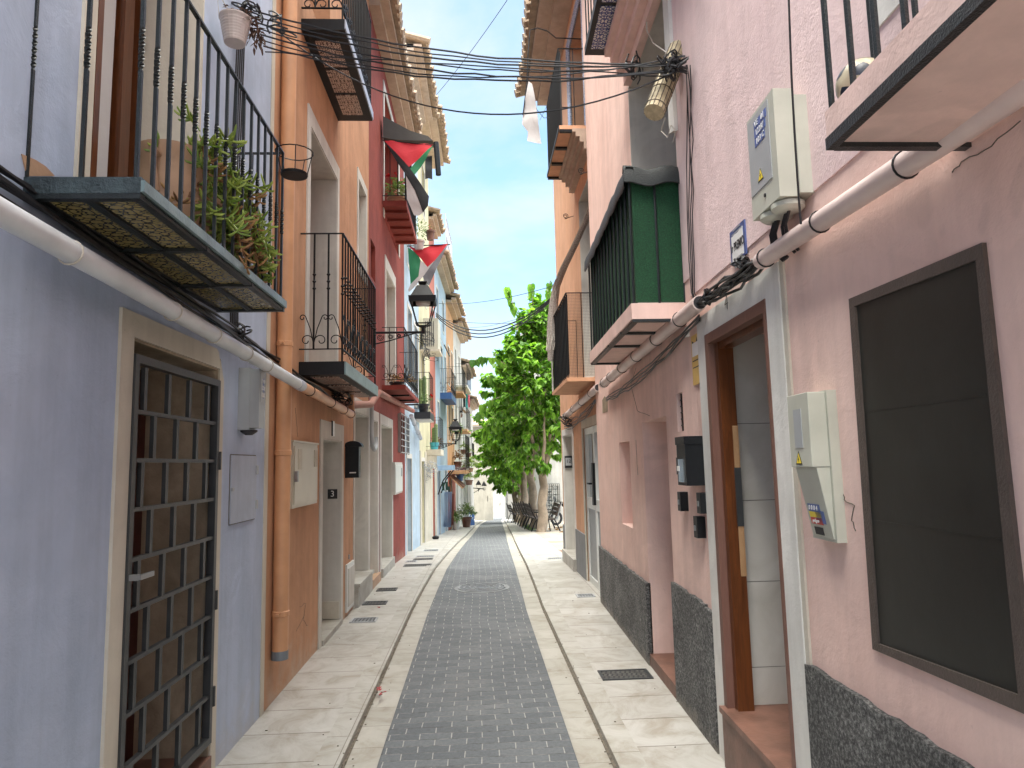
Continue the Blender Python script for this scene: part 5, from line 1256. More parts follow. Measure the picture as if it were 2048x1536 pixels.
# ball
sB_, zB_ = R.s(1716, 140, .27), zt_ + .062
bc = R.P(R.s(1718, 145, .28), zt_ + .06, .275)
rt = thing('football', 'worn cream football with dark patches lying on the top right balcony', 'ball', bc - Vector((0, 0, .06)))
import bmesh
def ico(c, r, sub):
    bm = bmesh.new(); bmesh.ops.create_icosphere(bm, subdivisions=sub, radius=r); m = MB(); m.v = [v.co + Vector(c) for v in bm.verts]; m.f = [tuple(v.index for v in f.verts) for f in bm.faces]; bm.free(); return m
part('ball', ico(bc, .060, 4), M['ball'], rt, smooth=True)
bm = bmesh.new(); bmesh.ops.create_icosphere(bm, subdivisions=1, radius=1); vs = [v.co.copy() for v in bm.verts]; bm.free()
mb = MB(); rotm = Matrix.Rotation(.35, 3, 'X') @ Matrix.Rotation(.4, 3, 'Z')
for v in vs:
    v = (rotm @ v).normalized(); u = v.orthogonal().normalized(); t = v.cross(u)
    n0 = len(mb.v); mb.v.append(bc + v * .0612)
    for k in range(10):
        a = k * math.pi / 5; rr_ = .34 if k % 2 == 0 else .29; q = (v + (u * math.cos(a) + t * math.sin(a)) * rr_).normalized(); mb.v.append(bc + q * .0607)
    for k in range(10): mb.f.append((n0, n0 + 1 + k, n0 + 1 + (k + 1) % 10))
part('patch', mb, plain('dark_ball_patch', (.02, .028, .05), .35), rt, smooth=True)
# upper meter box
s1 = R.s(1617, 300); s0x = s1; DD = .13
sn = R.s(1557, 300, DD); sf = R.s(1497, 300, DD)
s1 = (s1 + sn) / 2
zt1 = (R.z(1557, 170, DD) + R.z(1494, 236, DD)) / 2; zb1 = (R.z(1557, 392, DD) + R.z(1508, 443, DD)) / 2
rt = thing('meter_box', 'tall pale meter box with blue sticker high on the pink wall above the pipe', 'meter box', R.P(s1, zb1))
part('case', MB().box(R, s1 - .01, sf, zb1 + .01, zt1 - .03, 0, .055), M['boxgreen'], rt)
part('cover', MB().box(R, s1, sf + .0, zb1, zt1, .055, DD), M['boxgreen'], rt)
part('door', MB().box(R, s1 + .05, sf - .01, zt1 - .33, zt1 - .015, DD, DD + .003), M['boxgrey'], rt)
mb = MB()
for r_ in range(3): mb.box(R, s1 + .065 + r_ * .012, s1 + .19, zt1 - .075 - r_ * .037, zt1 - .042 - r_ * .037, DD + .003, DD + .0045)
sk = part('sticker', mb, M['stickerblue'], rt)
for r_, tx in enumerate(('VE   01', '12287', '103 C')):
    part('lettering', text_mb(tx, .034, (lambda r_: lambda u, v, h: R.P(s1 + .13 - u, zt1 - .058 - r_ * .037 + v, DD + .0045 + h))(r_)), M['stickerwhite'], sk)
tri = lambda s, z, k, e0, e1: MB().poly(R, [(s - k, z), (s + k, z), (s, z + 1.9 * k)], e0, e1)
part('warning_triangle', tri(s1 + .155, zt1 - .30, .028, DD + .003, DD + .0042), M['ink'], rt)
part('warning_field', tri(s1 + .155, zt1 - .295, .021, DD + .0042, DD + .0050), M['warnyellow'], rt)
part('bolt_mark', MB().poly(R, [(s1 + .158, zt1 - .265), (s1 + .148, zt1 - .279), (s1 + .154, zt1 - .279), (s1 + .152, zt1 - .292), (s1 + .162, zt1 - .276), (s1 + .156, zt1 - .276)], DD + .0050, DD + .0054), M['ink'], rt)
part('lock', MB().lathe(R.P(s1 + .13, zb1 + .055, DD), [(.008, 0), (.008, .004)], 10, (-1, 0, 0)), M['ink'], rt)
mb = MB()
for s in (s1 + .07, sf - .09): mb.lathe(R.P(s, zb1 - .035, .07), [(.045, 0), (.062, .012), (.062, .03), (.05, .036)], 18)
part('cable_gland', mb, M['boxgreen'], rt, smooth=True)
cb = MB()
for k, s in enumerate((s1 + .06, s1 + .09, sf - .10, sf - .08)):
    a = R.P(s, zb1 - .03, .07); cb.tube([a, a + Vector((-.01, .02, -.05)), a + Vector((.01, .05, -.10)), a + Vector((.04, .03, -.15))], .012 if k > 1 else .007, 6)
part('cable', cb, M['cable'], rt, smooth=True)
# lower meter box
DD = .10; sf = R.s(1577, 850, DD); sn = R.s(1628, 830, DD) ; sw = R.s(1672, 900)
sn = (sn + sw) / 2; sf2 = sn + .36 if 0 else sf
zt2 = R.z(1577, 788, DD); zm = R.z(1580, 934, DD); zb2 = R.z(1605, 1072, .03)
zt2 = (zt2 + R.z(1668, 782)) / 2; zb2 = (zb2 + R.z(1683, 1080)) / 2
rt = thing('meter_box', 'greenish white meter box with a grey window between doorway 4 and the dark window', 'meter box', R.P(sn, zb2))
part('case', MB().poly(R, [(sn, zb2), (sf, zb2), (sf, zt2), (sn, zt2)], -.01, .035), M['boxgreen'], rt)
cv = MB(); cv.box(R, sn + .01, sf, zm, zt2 - .005, .035, DD)
cv.prism([R.P(sn + .012, zb2 + .01, .035), R.P(sf, zb2 + .01, .035), R.P(sf, zm, .035), R.P(sn + .012, zm, .035)], [R.P(sn + .012, zb2 + .01, .040), R.P(sf - .02, zb2 + .01, .040), R.P(sf - .0, zm, .085), R.P(sn + .012, zm, .085)])
o_ = part('cover', cv, M['boxgreen'], rt)
bv = o_.modifiers.new('soft edges', 'BEVEL'); bv.width = .006; bv.segments = 2
part('window', MB().box(R, sn + .07, sf - .05, zm + .07, zt2 - .06, DD, DD + .002), M['boxgrey'], rt)
zc = zm + .005; sc_ = (sn + sf) / 2 + .02
part('warning_triangle', tri(sc_, zc + .004, .026, DD + .0002, DD + .0015), M['ink'], rt)
part('warning_field', tri(sc_, zc + .009, .019, DD + .0015, DD + .0023), M['warnyellow'], rt)
part('bolt_mark', MB().poly(R, [(sc_ + .003, zc + .036), (sc_ - .006, zc + .022), (sc_, zc + .022), (sc_ - .002, zc + .011), (sc_ + .007, zc + .025), (sc_ + .001, zc + .025)], DD + .0023, DD + .0027), M['ink'], rt)
tl = lambda z: .040 + (.085 - .040) * (z - zb2 - .01) / (zm - zb2 - .01)
def stick(a, b, z0, z1, m_, nm): 
    return part(nm, MB().prism([R.P(a, z0, tl(z0) + .0005), R.P(b, z0, tl(z0) + .0005), R.P(b, z1, tl(z1) + .0005), R.P(a, z1, tl(z1) + .0005)], [R.P(a, z0, tl(z0) + .002), R.P(b, z0, tl(z0) + .002), R.P(b, z1, tl(z1) + .002), R.P(a, z1, tl(z1) + .002)]), M[m_], rt)
k = stick(sf - .12, sf - .03, zb2 + .100, zb2 + .128, 'stickerblue', 'sticker'); part('lettering', text_mb('0 0 0 4', .024, lambda u, v, h: R.P(sf - .075 - u, zb2 + .114 + v, tl(zb2 + .114) + .003 + h)), M['stickerwhite'], k)
k = stick(sf - .12, sf - .03, zb2 + .080, zb2 + .100, 'warnyellow', 'sticker'); k = stick(sf - .12, sf - .03, zb2 + .055, zb2 + .079, 'stickerred', 'sticker')
part('lettering', text_mb('peligro', .018, lambda u, v, h: R.P(sf - .075 - u, zb2 + .068 + v, tl(zb2 + .07) + .003 + h)), M['stickerwhite'], k)
stick(sn + .04, sn + .105, zb2 + .060, zb2 + .105, 'stickerblue', 'sticker'); stick(sn + .075, sn + .14, zb2 + .018, zb2 + .045, 'ink', 'sticker')
# ceramic plaque
a = R.at(1468, 522); b = R.at(1495, 440)
s_a, s_b = R.s(1496, 480), R.s(1466, 490); z_a, z_b = R.z(1470, 530), R.z(1468, 463)
rt = thing('prize_plaque', 'blue edged white ceramic plaque reading 1r PREMIO on the pink wall', 'plaque', R.P(s_a, z_a, .006))
part('border', MB().box(R, s_a, s_b, z_a, z_b, .006, .014), M['blueink'], rt)
part('tile', jagged(R, s_a + .022, s_b - .022, z_a + .01, z_b - .028, .014, .0155, .006, 4, .02), M['stickerwhite'], rt)
sm_, zm_ = (s_a + s_b) / 2, (z_a + z_b) / 2
part('lettering', text_mb('1r PREMIO', .044, lambda u, v, h: R.P(sm_ - u * .9, zm_ + v * 1.35 - .01, .0155 + h), .0005, .0006), M['ink'], rt)
mb = MB()
for z, w_ in ((.075, .05), (.058, .07), (-.07, .06), (-.09, .07), (-.11, .05)): mb.box(R, sm_ - w_, sm_ + w_, zm_ + z - .003, zm_ + z + .003, .0155, .016)
part('small_print', mb, M['boxgrey'], rt)
# yellow alarm notice
a0, a1 = R.s(1403, 700), R.s(1386, 700); z1_, z0_ = R.z(1394, 668), R.z(1396, 769)
rt = thing('alarm_notice', 'narrow faded yellow notice on the pink wall left of doorway 4', 'sign', R.P(a0, z0_, .006))
part('panel', MB().box(R, a0, a1, z0_, z1_, .004, .010), M['yellowsign'], rt)
part('picture', MB().box(R, a0 + .02, a1 - .02, z0_ + .17, z0_ + .25, .010, .012), M['stickerwhite'], rt)
part('mark', MB().poly(R, [(a0 + .02, z1_ - .1), (a0 + .05, z1_ - .02), (a0 + .07, z1_ - .06), (a1 - .02, z1_ - .03), (a1 - .04, z1_ - .11)], .010, .0115).box(R, a0 + .02, a1 - .02, z0_ + .14, z0_ + .146, .010, .0115).box(R, a0 + .02, a1 - .02, z0_ + .10, z0_ + .106, .010, .0115), M['ink'], rt)
c = R.at(1377, 664); solo('junction_box', MB().box(R, c[0] - .02, c[0] + .02, c[1] - .03, c[1] + .03, 0, .02), M['stickerwhite'], 'tiny white junction box under the pipe left of the yellow notice', 'junction box')
# black letterbox and door bells
sN = R.s(1405, 920); DL = .12; sF = R.s(1354, 920, DL); z0_, z1_ = R.z(1407, 970), R.z(1407, 872)
sN2 = R.s(1378, 920, DL); sN = (sN + sN2) / 2
rt = thing('mailbox', 'black letterbox with a clear window on the pink wall left of doorway 4', 'mailbox', R.P(sN, z0_))
part('case', MB().box(R, sN, sF, z0_, z1_ - .04, 0, DL), M['iron'], rt)
part('lid', MB().box(R, sN - .004, sF + .004, z1_ - .045, z1_, 0, DL + .006), M['iron'], rt)
part('window', MB().box(R, sN + .04, sF - .04, z0_ + .02, z1_ - .13, DL, DL + .006), M['skyglass'], rt)
part('address_card', MB().box(R, sN + .12, sN + .17, z1_ - .20, z1_ - .17, DL + .006, DL + .008), M['stickerwhite'], rt)
solo('mail_rack', MB().box(R, sF + .02, sF + .10, z0_ + .06, z1_ - .12, 0, .10), M['ink'], 'thin black rack fixed just beyond the letterbox', 'rack')
for (pn, pf, pw, y0_, y1_, lb) in ((1377, 1357, 1377, 1022, 984, 'small black door bell box under the letterbox'), (1418, 1397, 1418, 1027, 986, 'small black intercom box beside the white door surround'), (1409, 1385, 1409, 1075, 1033, 'lowest black intercom box with a pale key')):
    sN = R.s(pn, 1010); sF = R.s(pf, 1010, .05); z0_, z1_ = R.z(pn, y0_), R.z(pn, y1_)
    rt = thing('door_bell', lb, 'door bell', R.P(sN, z0_)); part('case', MB().box(R, sN, max(sF, sN + .07), z0_, z1_, 0, .05), M['iron'], rt)
    part('button', MB().box(R, sN + .025, sN + .05, z0_ + .04, z0_ + .07, .05, .056), M['greymetal'], rt)
# ---- second pink house
rc0, rc1 = R.s(1352, 1250), R.s(1302, 1250)
rcz = R.z(1330, 832) - .0
ni0, ni1 = R.s(1262, 960), R.s(1241, 960); niz = R.z(1262, 1055), R.z(1258, 882)
ve0, ve1 = R.s(1366, 820), R.s(1354, 820); vez = R.z(1366, 862), R.z(1366, 783)
ub0, ub1 = R.s(1352, 250), R.s(1260, 250); ubz = .98, R.z(1260, 178)
SP = house('pink rendered house with a deep doorway recess and a green screened balcony', R, BND + .001, RE, 6.6, M['pink'],
           [(rc0, rc1, -1.7, rcz, .55), (ni0, ni1, niz[0], niz[1], .13), (ve0, ve1, vez[0], vez[1], .04), (ub0, ub1, ubz[0], ubz[1] + .05, .5)])
part('upper_wall', MB().box(R, BND + .001, ub0, 1.10, 3.3, 0, .006), M['lilac'], SP)
part('plinth', jagged(R, BND + .001, rc0 - .0, -1.75, R.z(1360, 1172), -.01, .022, .007, 5), M['plinth'], SP)
part('plinth', jagged(R, rc1, RE - .0, -1.75, R.z(1215, 1102), -.01, .03, .007, 6), M['plinth'], SP)
part('doorstep', MB().box(R, rc0, rc1, -1.75, -1.52, -.53, .02), M['terracotta'], SP)
dd = back_panel(SP, R, rc0 + .01, rc1 - .3, -1.6, rcz, .54, M['wooddoor'], 'door', .03)
vn = back_panel(SP, R, ve0, ve1, vez[0], vez[1], .038, M['darkroom'], 'vent', .01)
mb = MB()
for i in range(1, 6): z = vez[0] + (vez[1] - vez[0]) * i / 6; mb.box(R, ve0, ve1, z - .003, z + .003, -.027, -.022)
part('vent_bar', mb, M['iron'], vn)
lining(SP, R, ub0, ub1, ubz[0], ubz[1] + .05, .5, M['reveal'])
fw = back_panel(SP, R, ub0 + .012, ub1 - .012, ubz[0], ubz[1], .5, M['darkglass'], 'balcony_door', .02)
part('door_frame', MB().box(R, ub0 + .012, ub0 + .09, .98, ubz[1], -.47, -.40).box(R, ub0 + .35, ub0 + .42, .98, ubz[1], -.47, -.42), M['wooddoor'], fw)
mb = MB(); a = R.z(1350, 275); mb.poly(R, [(ub0 - .06, a), (ub0 + .06, a + .04), (ub0 + .07, 6.0), (ub0 - .06, 6.0)], 0, .03)
part('shutter_edge', mb, M['whitepost'], SP)
crack(SP, R, [(1272, 735), (1262, 770), (1275, 822), (1300, 832)], d=.001); crack(SP, R, [(1272, 880), (1274, 920), (1276, 950)], d=.001)
part('stain_patch', MB().poly(R, [(R.s(1205, 810) - .0, R.z(1207, 826)), (R.s(1215, 812), R.z(1213, 824)), (R.s(1216, 812), R.z(1216, 800)), (R.s(1210, 800), R.z(1210, 792)), (R.s(1205, 800), R.z(1205, 800))], -.01, .003), M['hallwall'], SP)
# green balcony
gs0 = R.s(1262, 608, .345); gs1 = R.s(1180, 724, .345); gz1 = R.z(1262, 607, .345)
gs0 = (gs0 + R.s(1372, 600)) / 2
slab = part('balcony', jagged(R, gs0, gs1, gz1 - .10, gz1, 0, .345, .0), M['pink'], SP)
mb = MB(); zb_ = gz1 - .105
for s in (gs0, gs0 + .42, gs0 + .95, gs1 - .04): mb.box(R, s, s + .035, zb_ - .012, zb_ + .004, 0, .34)
for d in (.0, .30): mb.box(R, gs0 + .036, gs1 - .04, zb_ - .010, zb_ + .003, d, d + .035)
part('iron_frame', mb, M['irongreen'], slab)
zr = R.z(1255, 337, .34)
railing(SP, slab, R, gs0 + .012, gs1 - .01, .345, gz1 - .04, zr, 13, 2, M['irongreen'], .0085, None, True)
mb = MB(); mb.box(R, gs0 + .02, gs1 - .02, gz1 + .012, zr - .02, .295, .308); mb.box(R, gs0 + .022, gs0 + .036, gz1 + .012, zr - .02, .0, .294); mb.box(R, gs1 - .03, gs1 - .02, gz1, zr - .02, .0, .294)
part('artificial_grass', mb, M['turf'], slab)
tp = MB(); n = 14
for i in range(n):
    a, b = gs0 - .02 + (gs1 - gs0 + .03) * i / n, gs0 - .02 + (gs1 - gs0 + .03) * (i + 1) / n
    h = lambda q: .012 * math.sin(q * 19) + .008 * math.sin(q * 43)
    for (da, za), (db, zb2_) in zip([(.295, -.06), (.30, .015), (.345, .02), (.362, -.02), (.366, -.10)], [(.30, .015), (.345, .02), (.362, -.02), (.366, -.10), (.360, -.12)]):
        tp.quad(R.P(a, zr + za + h(a), da), R.P(b, zr + za + h(b), da), R.P(b, zr + zb2_ + h(b), db), R.P(a, zr + zb2_ + h(a), db))
for k in range(8):
    a, b = .362 * k / 8, .362 * (k + 1) / 8; h = lambda q: .015 * math.sin(q * 23)
    for (sa, za), (sb, zb2_) in zip([(.03, -.02), (.0, .025), (-.02, -.02), (-.024, -.09)], [(.0, .025), (-.02, -.02), (-.024, -.09), (-.02, -.095)]):
        tp.quad(R.P(gs0 + sa, zr + za + h(a), a), R.P(gs0 + sa, zr + za + h(b), b), R.P(gs0 + sb, zr + zb2_ + h(b), b), R.P(gs0 + sb, zr + zb2_ + h(a), a))
solo('tarpaulin', tp, M['tarp'], 'dark grey tarpaulin folded over the rail of the green screened balcony', 'tarpaulin', smooth=True)
# upper tiled balcony and pink cornice
us1 = R.s(1171, 103, .37); uz = R.z(1171, 103, .37); us0 = us1 - 2.6
us1 = (us1 + R.s(1251, 101)) / 2 if abs(R.s(1251, 101) - us1) < .5 else us1
slab = part('balcony', MB().box(R, us0, us1, uz, uz + .07, 0, .37), M['iron'], SP)
mb = MB()
for i in range(4): mb.box(R, us1 - .10 - (i + 1) * .60 + .05, us1 - .10 - i * .60, uz - .006, uz + .001, .14, .33)
part('underside_tiles', mb, M['tileC'], slab)
mb = MB()
for k, (d, z) in enumerate(((.22, -.03), (.17, -.10), (.12, -.18), (.06, -.27))): mb.box(R, us0 - .02, us1 - .12 + k * .01, uz + z - .06, uz + z + .03 - .031 * (k == 0), 0, d)
part('cornice', mb, M['pink'], slab)
railing(SP, slab, R, us0, us1 - .02, .37, uz + .07, uz + 1.1, 18, 2, M['iron'], .0065, None, False)
# rolled reed blind
a = R.P(*R.at(1350, 95, .10), .10) if 0 else None
ra = R.P(*R.at(1345, 130, .06), .06); rb = R.P(*R.at(1308, 225, .22), .22)
rt = thing('rolled_blind', 'rolled bamboo blind hanging at a slant in the upper window of the pink house', 'blind', rb)
ax = (rb - ra).normalized(); ra = ra - ax * .15
part('roll', MB().tube([ra, rb], .062, 18), M['straw'], rt, smooth=True)
mb = MB(); u = ax.orthogonal().normalized(); v_ = ax.cross(u)
for k in range(14):
    an = 2 * math.pi * k / 14; o = (u * math.cos(an) + v_ * math.sin(an)) * .0625; mb.tube([ra + o, rb + o], .0028, 4)
for t in (.2, .45, .7, .93): clip_ring(mb, ra.lerp(rb, t), ax, .065, .0025)
part('slat_cord', mb, M['joint'], rt)
# blue wires of the blind
solo('loose_wire', MB().tube([R.P(*R.at(x, y, .08), .08) for x, y in [(1330, 235), (1322, 262), (1335, 275), (1342, 250), (1352, 262), (1345, 285)]], .003, 4), M['cablewhite'], 'loose white wire dangling below the rolled bamboo blind', 'wire')
solo('loose_wire', MB().tube([R.P(*R.at(x, y, .05), .05) for x, y in [(1306, 0), (1293, 30), (1294, 62), (1306, 86), (1330, 103), (1352, 112), (1368, 140)]], .0045, 5), M['cablewhite'], 'old white wire looping down to the cable knot from above', 'wire')
# ---- right pipes
def pipe_run(label, pts, r, mat, rings, name='drain_pipe', open_end=False):
    rt = thing(name, label, 'pipe', pts[0]); part('tube', MB().tube(pts, r, 16), mat, rt, smooth=True)
    d = pts[-1] - pts[0]
    for t in rings: mb = MB(); clip_ring(mb, pts[0] + d * t, d, r + .003, .0032); part('clamp', mb, M['cable'], rt)
    if open_end: part('open_end', MB().tube([pts[0] - d.normalized() * .002, pts[0] + d.normalized() * .001], r * .86, 16), M['ink'], rt)
    return rt
RP = .055
pa = R.P(*R.at(1522, 522, RP), RP); pb_ = R.P(*R.at(2060, 165, RP), RP); pc_ = pb_ + (pb_ - pa).normalized() * 2
pipe_run('thick pinkish white pipe under the top right balcony of the near pink house', [pa, pb_, pc_], .036, M['pvcpink'], (.016, .155, .30, .46))
pa = R.P(*R.at(1400, 605, .06), .06); pb_ = R.P(*R.at(1206, 768, .06), .06)
pipe_run('pinkish pipe with an open end running below the green balcony', [pa, pb_], .043, M['pvcpink'], (.12, .3, .5, .68, .85, .97), open_end=True)
pa = R3.P(*R3.at(1196, 775, .06), .06); pb_ = R3.P(*R3.at(1128, 835, .06), .06)
pipe_run('dull pink pipe with an open end at the top of the orange corner house', [pa, pb_], .045, M['pvcpink'], (.15, .4, .65, .9), open_end=True)
# ---------------------------------------------------------------- orange corner house
OE = 12.05
gd0, gd1 = R3.s(1215, 1000), R3.s(1171, 1000); gdz = R3.z(1195, 848)
wd0, wd1 = R3.s(1150, 1000), R3.s(1131, 1000); wdz = R3.z(1140, 868)
ow0, ow1 = R3.s(1192, 560), R3.s(1163, 560)
gd0 = max(gd0, RE + .02)
OR = house('orange corner house with a metal framed glass door and two balconies beside the square', R3, RE + .001, OE, 6.72, M['orange_r'],
           [(gd0, gd1, -1.75, gdz, .10), (wd0, wd1, -1.75, wdz, .3), (ow0, ow1, 1.05, 3.6, .35), (8.4, 9.6, 4.15, 6.1, .3)], back=5, over=.57)
part('plinth', MB().box(R3, gd1 + .03, wd0 - .06, -1.75, R3.z(1160, 1062), -.01, .02), M['plinth2'], OR)
part('plinth', MB().box(R3, wd1 + .06, OE, -1.75, R3.z(1126, 1047), -.01, .02), M['plinth2'], OR)
surround(OR, R3, wd0, wd1, -1.72, wdz, .07, M['whitepost'], .02, top=.1); lining(OR, R3, wd0, wd1, -1.75, wdz, .3, M['reveal'])
back_panel(OR, R3, wd0 + .012, wd1 - .012, -1.6, wdz - .012, .3, M['whitemetal'], 'door', .03)
part('doorstep', MB().box(R3, wd0 - .1, wd1 + .1, -1.75, -1.45, -.28, .07), M['kerb'], OR)
part('threshold_board', MB().box(R3, wd0, wd1, .15, .45, -.28, -.20), M['wooddoor'], OR)
dp = part('glass_door', MB().box(R3, gd0, gd1, -1.62, gdz, -.095, -.06), M['skyglass'], OR)
mb = MB(); a, b = gd0, gd1; md = (a + b) / 2 - .05
for s, e in ((a, a + .06), (b - .06, b), (md - .05, md + .05)): mb.box(R3, s, e, -1.62, gdz, -.06, -.015)
for z, e in ((gdz - .09, gdz), (-.62, -.48), (-1.62, -1.52)): mb.box(R3, a + .06, b - .06, z, e, -.058, -.018)
part('door_frame', mb, M['whitemetal'], dp)
part('lower_panel', MB().box(R3, a + .06, b - .06, -1.52, -.62, -.058, -.035), M['greymetal'], dp)
part('door_handle', MB().box(R3, md - .05, md + .05, -.55, -.02, -.015, .02).tube([R3.P(md, -.28, .0), R3.P(md, -.28, .06), R3.P(md + .12, -.28, .06)], .012, 6), M['iron'], dp)
surround(OR, R3, gd0, gd1, -1.7, gdz, .07, M['cream'], .016, top=.12)
lining(OR, R3, ow0, ow1, 1.05, 3.6, .35, M['reveal']); back_panel(OR, R3, ow0 + .012, ow1 - .012, 1.05, 3.6, .35, M['darkglass'], 'balcony_door', .03)
ba = back_panel(OR, R3, 8.4, 9.6, 4.15, 6.1, .3, M['darkglass'], 'balcony_door', .03)
part('tiled_surround', MB().box(R3, 8.17, 8.40, 4.15, 6.3, -.01, .02).box(R3, 9.6, 9.85, 4.15, 6.3, -.01, .02).box(R3, 8.40, 9.6, 6.1, 6.3, -.01, .02), M['tileD'], OR)
n_ = R3.at(1138, 938); rt = thing('number_plate', 'small grey framed number plate inside the white doorway of the orange corner house', 'number plate', R3.P(wd1 - .04, .05, -.1))
part('plate', MB().cub(1.475, 1.60, wd1 - .035, wd1 - .014, -.10, .10), M['ink'], rt); part('face', MB().cub(1.485, 1.59, wd1 - .038, wd1 - .0355, -.06, .07), M['boxgrey'], rt)
part('lettering', text_mb('12', .08, lambda u, v, h: (1.5375 + u, wd1 - .038 - h, .01 + v)), M['ink'], rt)
# lower balcony with mesh
l0 = R3.s(1202, 756) + .0; l0 = RE + .03; l1 = R3.s(1106, 797, .37); lz = R3.z(1131, 760, .37)
slab = part('balcony', MB().box(R3, l0, l1, lz - .045, lz, 0, .38), M['orange_r'], OR)
lr = R3.z(1130, 589, .36)
railing(OR, slab, R3, l0 + .01, l1 - .01, .38, lz, lr, 12, 2, M['iron'], .0065, None, True)
mb = MB()
for i in range(22): 
    d = .36 * i / 22; mb.tube([R3.P(l0 + .014, lz + .02, d), R3.P(l0 + .014, lr, d)], .0016, 3)
for i in range(56): z = lz + .02 + (lr - lz - .02) * i / 56; mb.tube([R3.P(l0 + .014, z, 0), R3.P(l0 + .014, z, .36)], .0016, 3)
part('wire_mesh', mb, M['irongreen'], slab)
part('front_screen', MB().box(R3, l0 + .03, l1 - .02, lz + .05, lr - .02, .345, .352), plain('dark_screen_net', (.012, .016, .017), .7), slab)
part('corner_post', MB().box(R3, l1 - .02, l1, lz - .0, lr, .36, .38), M['whitepost'], slab)
# upper balcony
h0 = RE + .03; h1 = R3.s(1097, 380, .37); hz = R3.z(1124, 234, .37)
slab = part('balcony', MB().box(R3, h0, h1, hz - .05, hz, 0, .38), M['orange_r'], OR)
part('fascia', MB().box(R3, h0, h1, hz - .055, hz - .001, .38, .388), M['iron'], slab)
mb = MB(); zb_ = hz - .05
for i in range(4): s = h0 + (h1 - h0 - .04) * i / 3; mb.box(R3, s, s + .05, zb_ - .03, zb_ + .001, 0, .375)
part('iron_strip', mb, M['iron'], slab)
mb = MB()
for k, (d, a, b) in enumerate(((.22, -.09, -.05), (.18, -.15, -.09), (.13, -.22, -.15), (.08, -.31, -.22))): mb.box(R3, h0 - .02, h1 - .06, hz + a, hz + b, 0, d)
part('cornice', mb, M['eaveplaster'], slab)
hr = R3.z(1120, 78, .36)
railing(OR, slab, R3, h0 + .01, h1 - .01, .38, hz, hr, 20, 2, M['iron'], .0065, None, False)
part('front_screen', MB().box(R3, h0 + .02, h1 - .02, hz + .02, hr - .02, .335, .342), bpy.data.materials['dark_screen_net'], slab)
# scroll hooks
mb = MB()
hooks = ((1143, 432), (1176, 342))
for px, py in hooks:
    s, z = R3.at(px, py, .03); c = R3.P(s, z, .12)
    solo('wall_hook', MB().tube(spiral(c, Vector((1, 0, 0)), Vector((0, 0, 1)), .01, .045, math.pi, -2.6 * math.pi, 22) + [R3.P(s, z, 0)], .005, 5), M['iron'],
         'scrolled iron hook on the orange corner house ' + ('near the dark doorway recess' if py > 400 else 'just under the upper balcony'), 'hook')
# rolled net hanging past the lower balcony
F = Flat(9.4)
pts = []
for px, py, y in ((1188, 392, 8.3), (1172, 440, 8.6), (1150, 490, 8.9), (1128, 535, 9.2), (1113, 572, 9.5), (1107, 610, 9.6), (1104, 660, 9.6), (1101, 722, 9.6)):
    Fq = Flat(y); pts.append(Fq.P(*Fq.at(px, py)))
rt = thing('rolled_net', 'pale rolled net drooping from the orange corner house past its lower balcony', 'net', pts[-1])
part('net', MB().tube(pts, .05, 8, True, [.03, .035, .04, .045, .05, .065, .075, .04]), M['straw'] if 0 else plain('net_mesh', (.33, .29, .26), .8, 0, .5, 90, .8), rt, smooth=True)
mb = MB()
for k in range(8):
    for sg in (-1, 1):
        q = []
        for i, p in enumerate(pts):
            for e in range(3):
                t = (i * 3 + e) / 22; a = sg * t * 9 + k * math.pi / 4; p2 = pts[min(i + 1, 7)].lerp(p, 1 - e / 3); r_ = .032 + .04 * min(1, t)
                q.append(p2 + Vector((math.cos(a) * r_, math.sin(a) * r_, 0)))
        mb.tube(q[:21], .0035, 3)
part('net_cord', mb, M['cablewhite'], rt)
# towel and line by the upper balcony
F = Flat(8.6)
rt = thing('towel', 'white towel hanging high in front of the roof eave at the right', 'towel', F.P(*F.at(1066, 285)))
rag(F, [(1057, 163), (1064, 168), (1071, 205), (1077, 250), (1083, 287), (1054, 282), (1056, 262), (1044, 248), (1047, 215)], M['cloth_w'], rt, 'cloth', 0, .02)
rt = thing('clothes_line', 'thin iron arm with a wire line beside the upper right balcony', 'clothes line', F.P(*F.at(1120, 235)))
part('arm', MB().tube([F.P(*F.at(x, y)) for x, y in ((1060, 60), (1056, 110), (1054, 165), (1046, 230))], .008, 5).tube([F.P(*F.at(x, y)) for x, y in ((1061, 60), (1075, 56), (1095, 62), (1112, 76), (1170, 78))], .008, 5), M['iron'], rt)
part('line', MB().tube([F.P(*F.at(x, y)) for x, y in ((1058, 165), (1074, 220), (1088, 236), (1100, 235))], .004, 4).tube([F.P(*F.at(x, y)) for x, y in ((1102, 168), (1097, 205), (1080, 240))], .003, 4), M['cable'], rt)
# ================================================================ CABLES
def cables(name, label, runs, mat='cable', cat='cable', rad=.006, knot=None):
    mb = MB()
    allp = [p for r_ in runs for p in r_[0]]
    for pts, r_ in runs: mb.tube(pts, r_, 5)
    if knot:
        rr = random.Random(9)
        for c, R_, n in knot:
            for _ in range(n):
                u = rdir(rr); v = u.orthogonal().normalized(); o = Vector(c) + rdir(rr) * R_ * .5; k = R_ * rr.uniform(.5, 1)
                mb.tube([o + u * math.cos(a) * k + v * math.sin(a) * k * .6 for a in [q * .7 for q in range(8)]], .006, 4)
    return solo(name, mb, M[mat], label, cat)
lA = L.P(*L.at(452, 12, .06), .06); lB = L.P(*L.at(500, 52, .06), .06)
rA = R.P(*R.at(1345, 130, .12), .12)
rr = random.Random(12); runs = []
LP_ = Flat(4.2)
tgt = [(105, 0), (112, 1), (120, 2), (135, 3), (146, 4), (152, 5), (158, 6), (128, 7)]
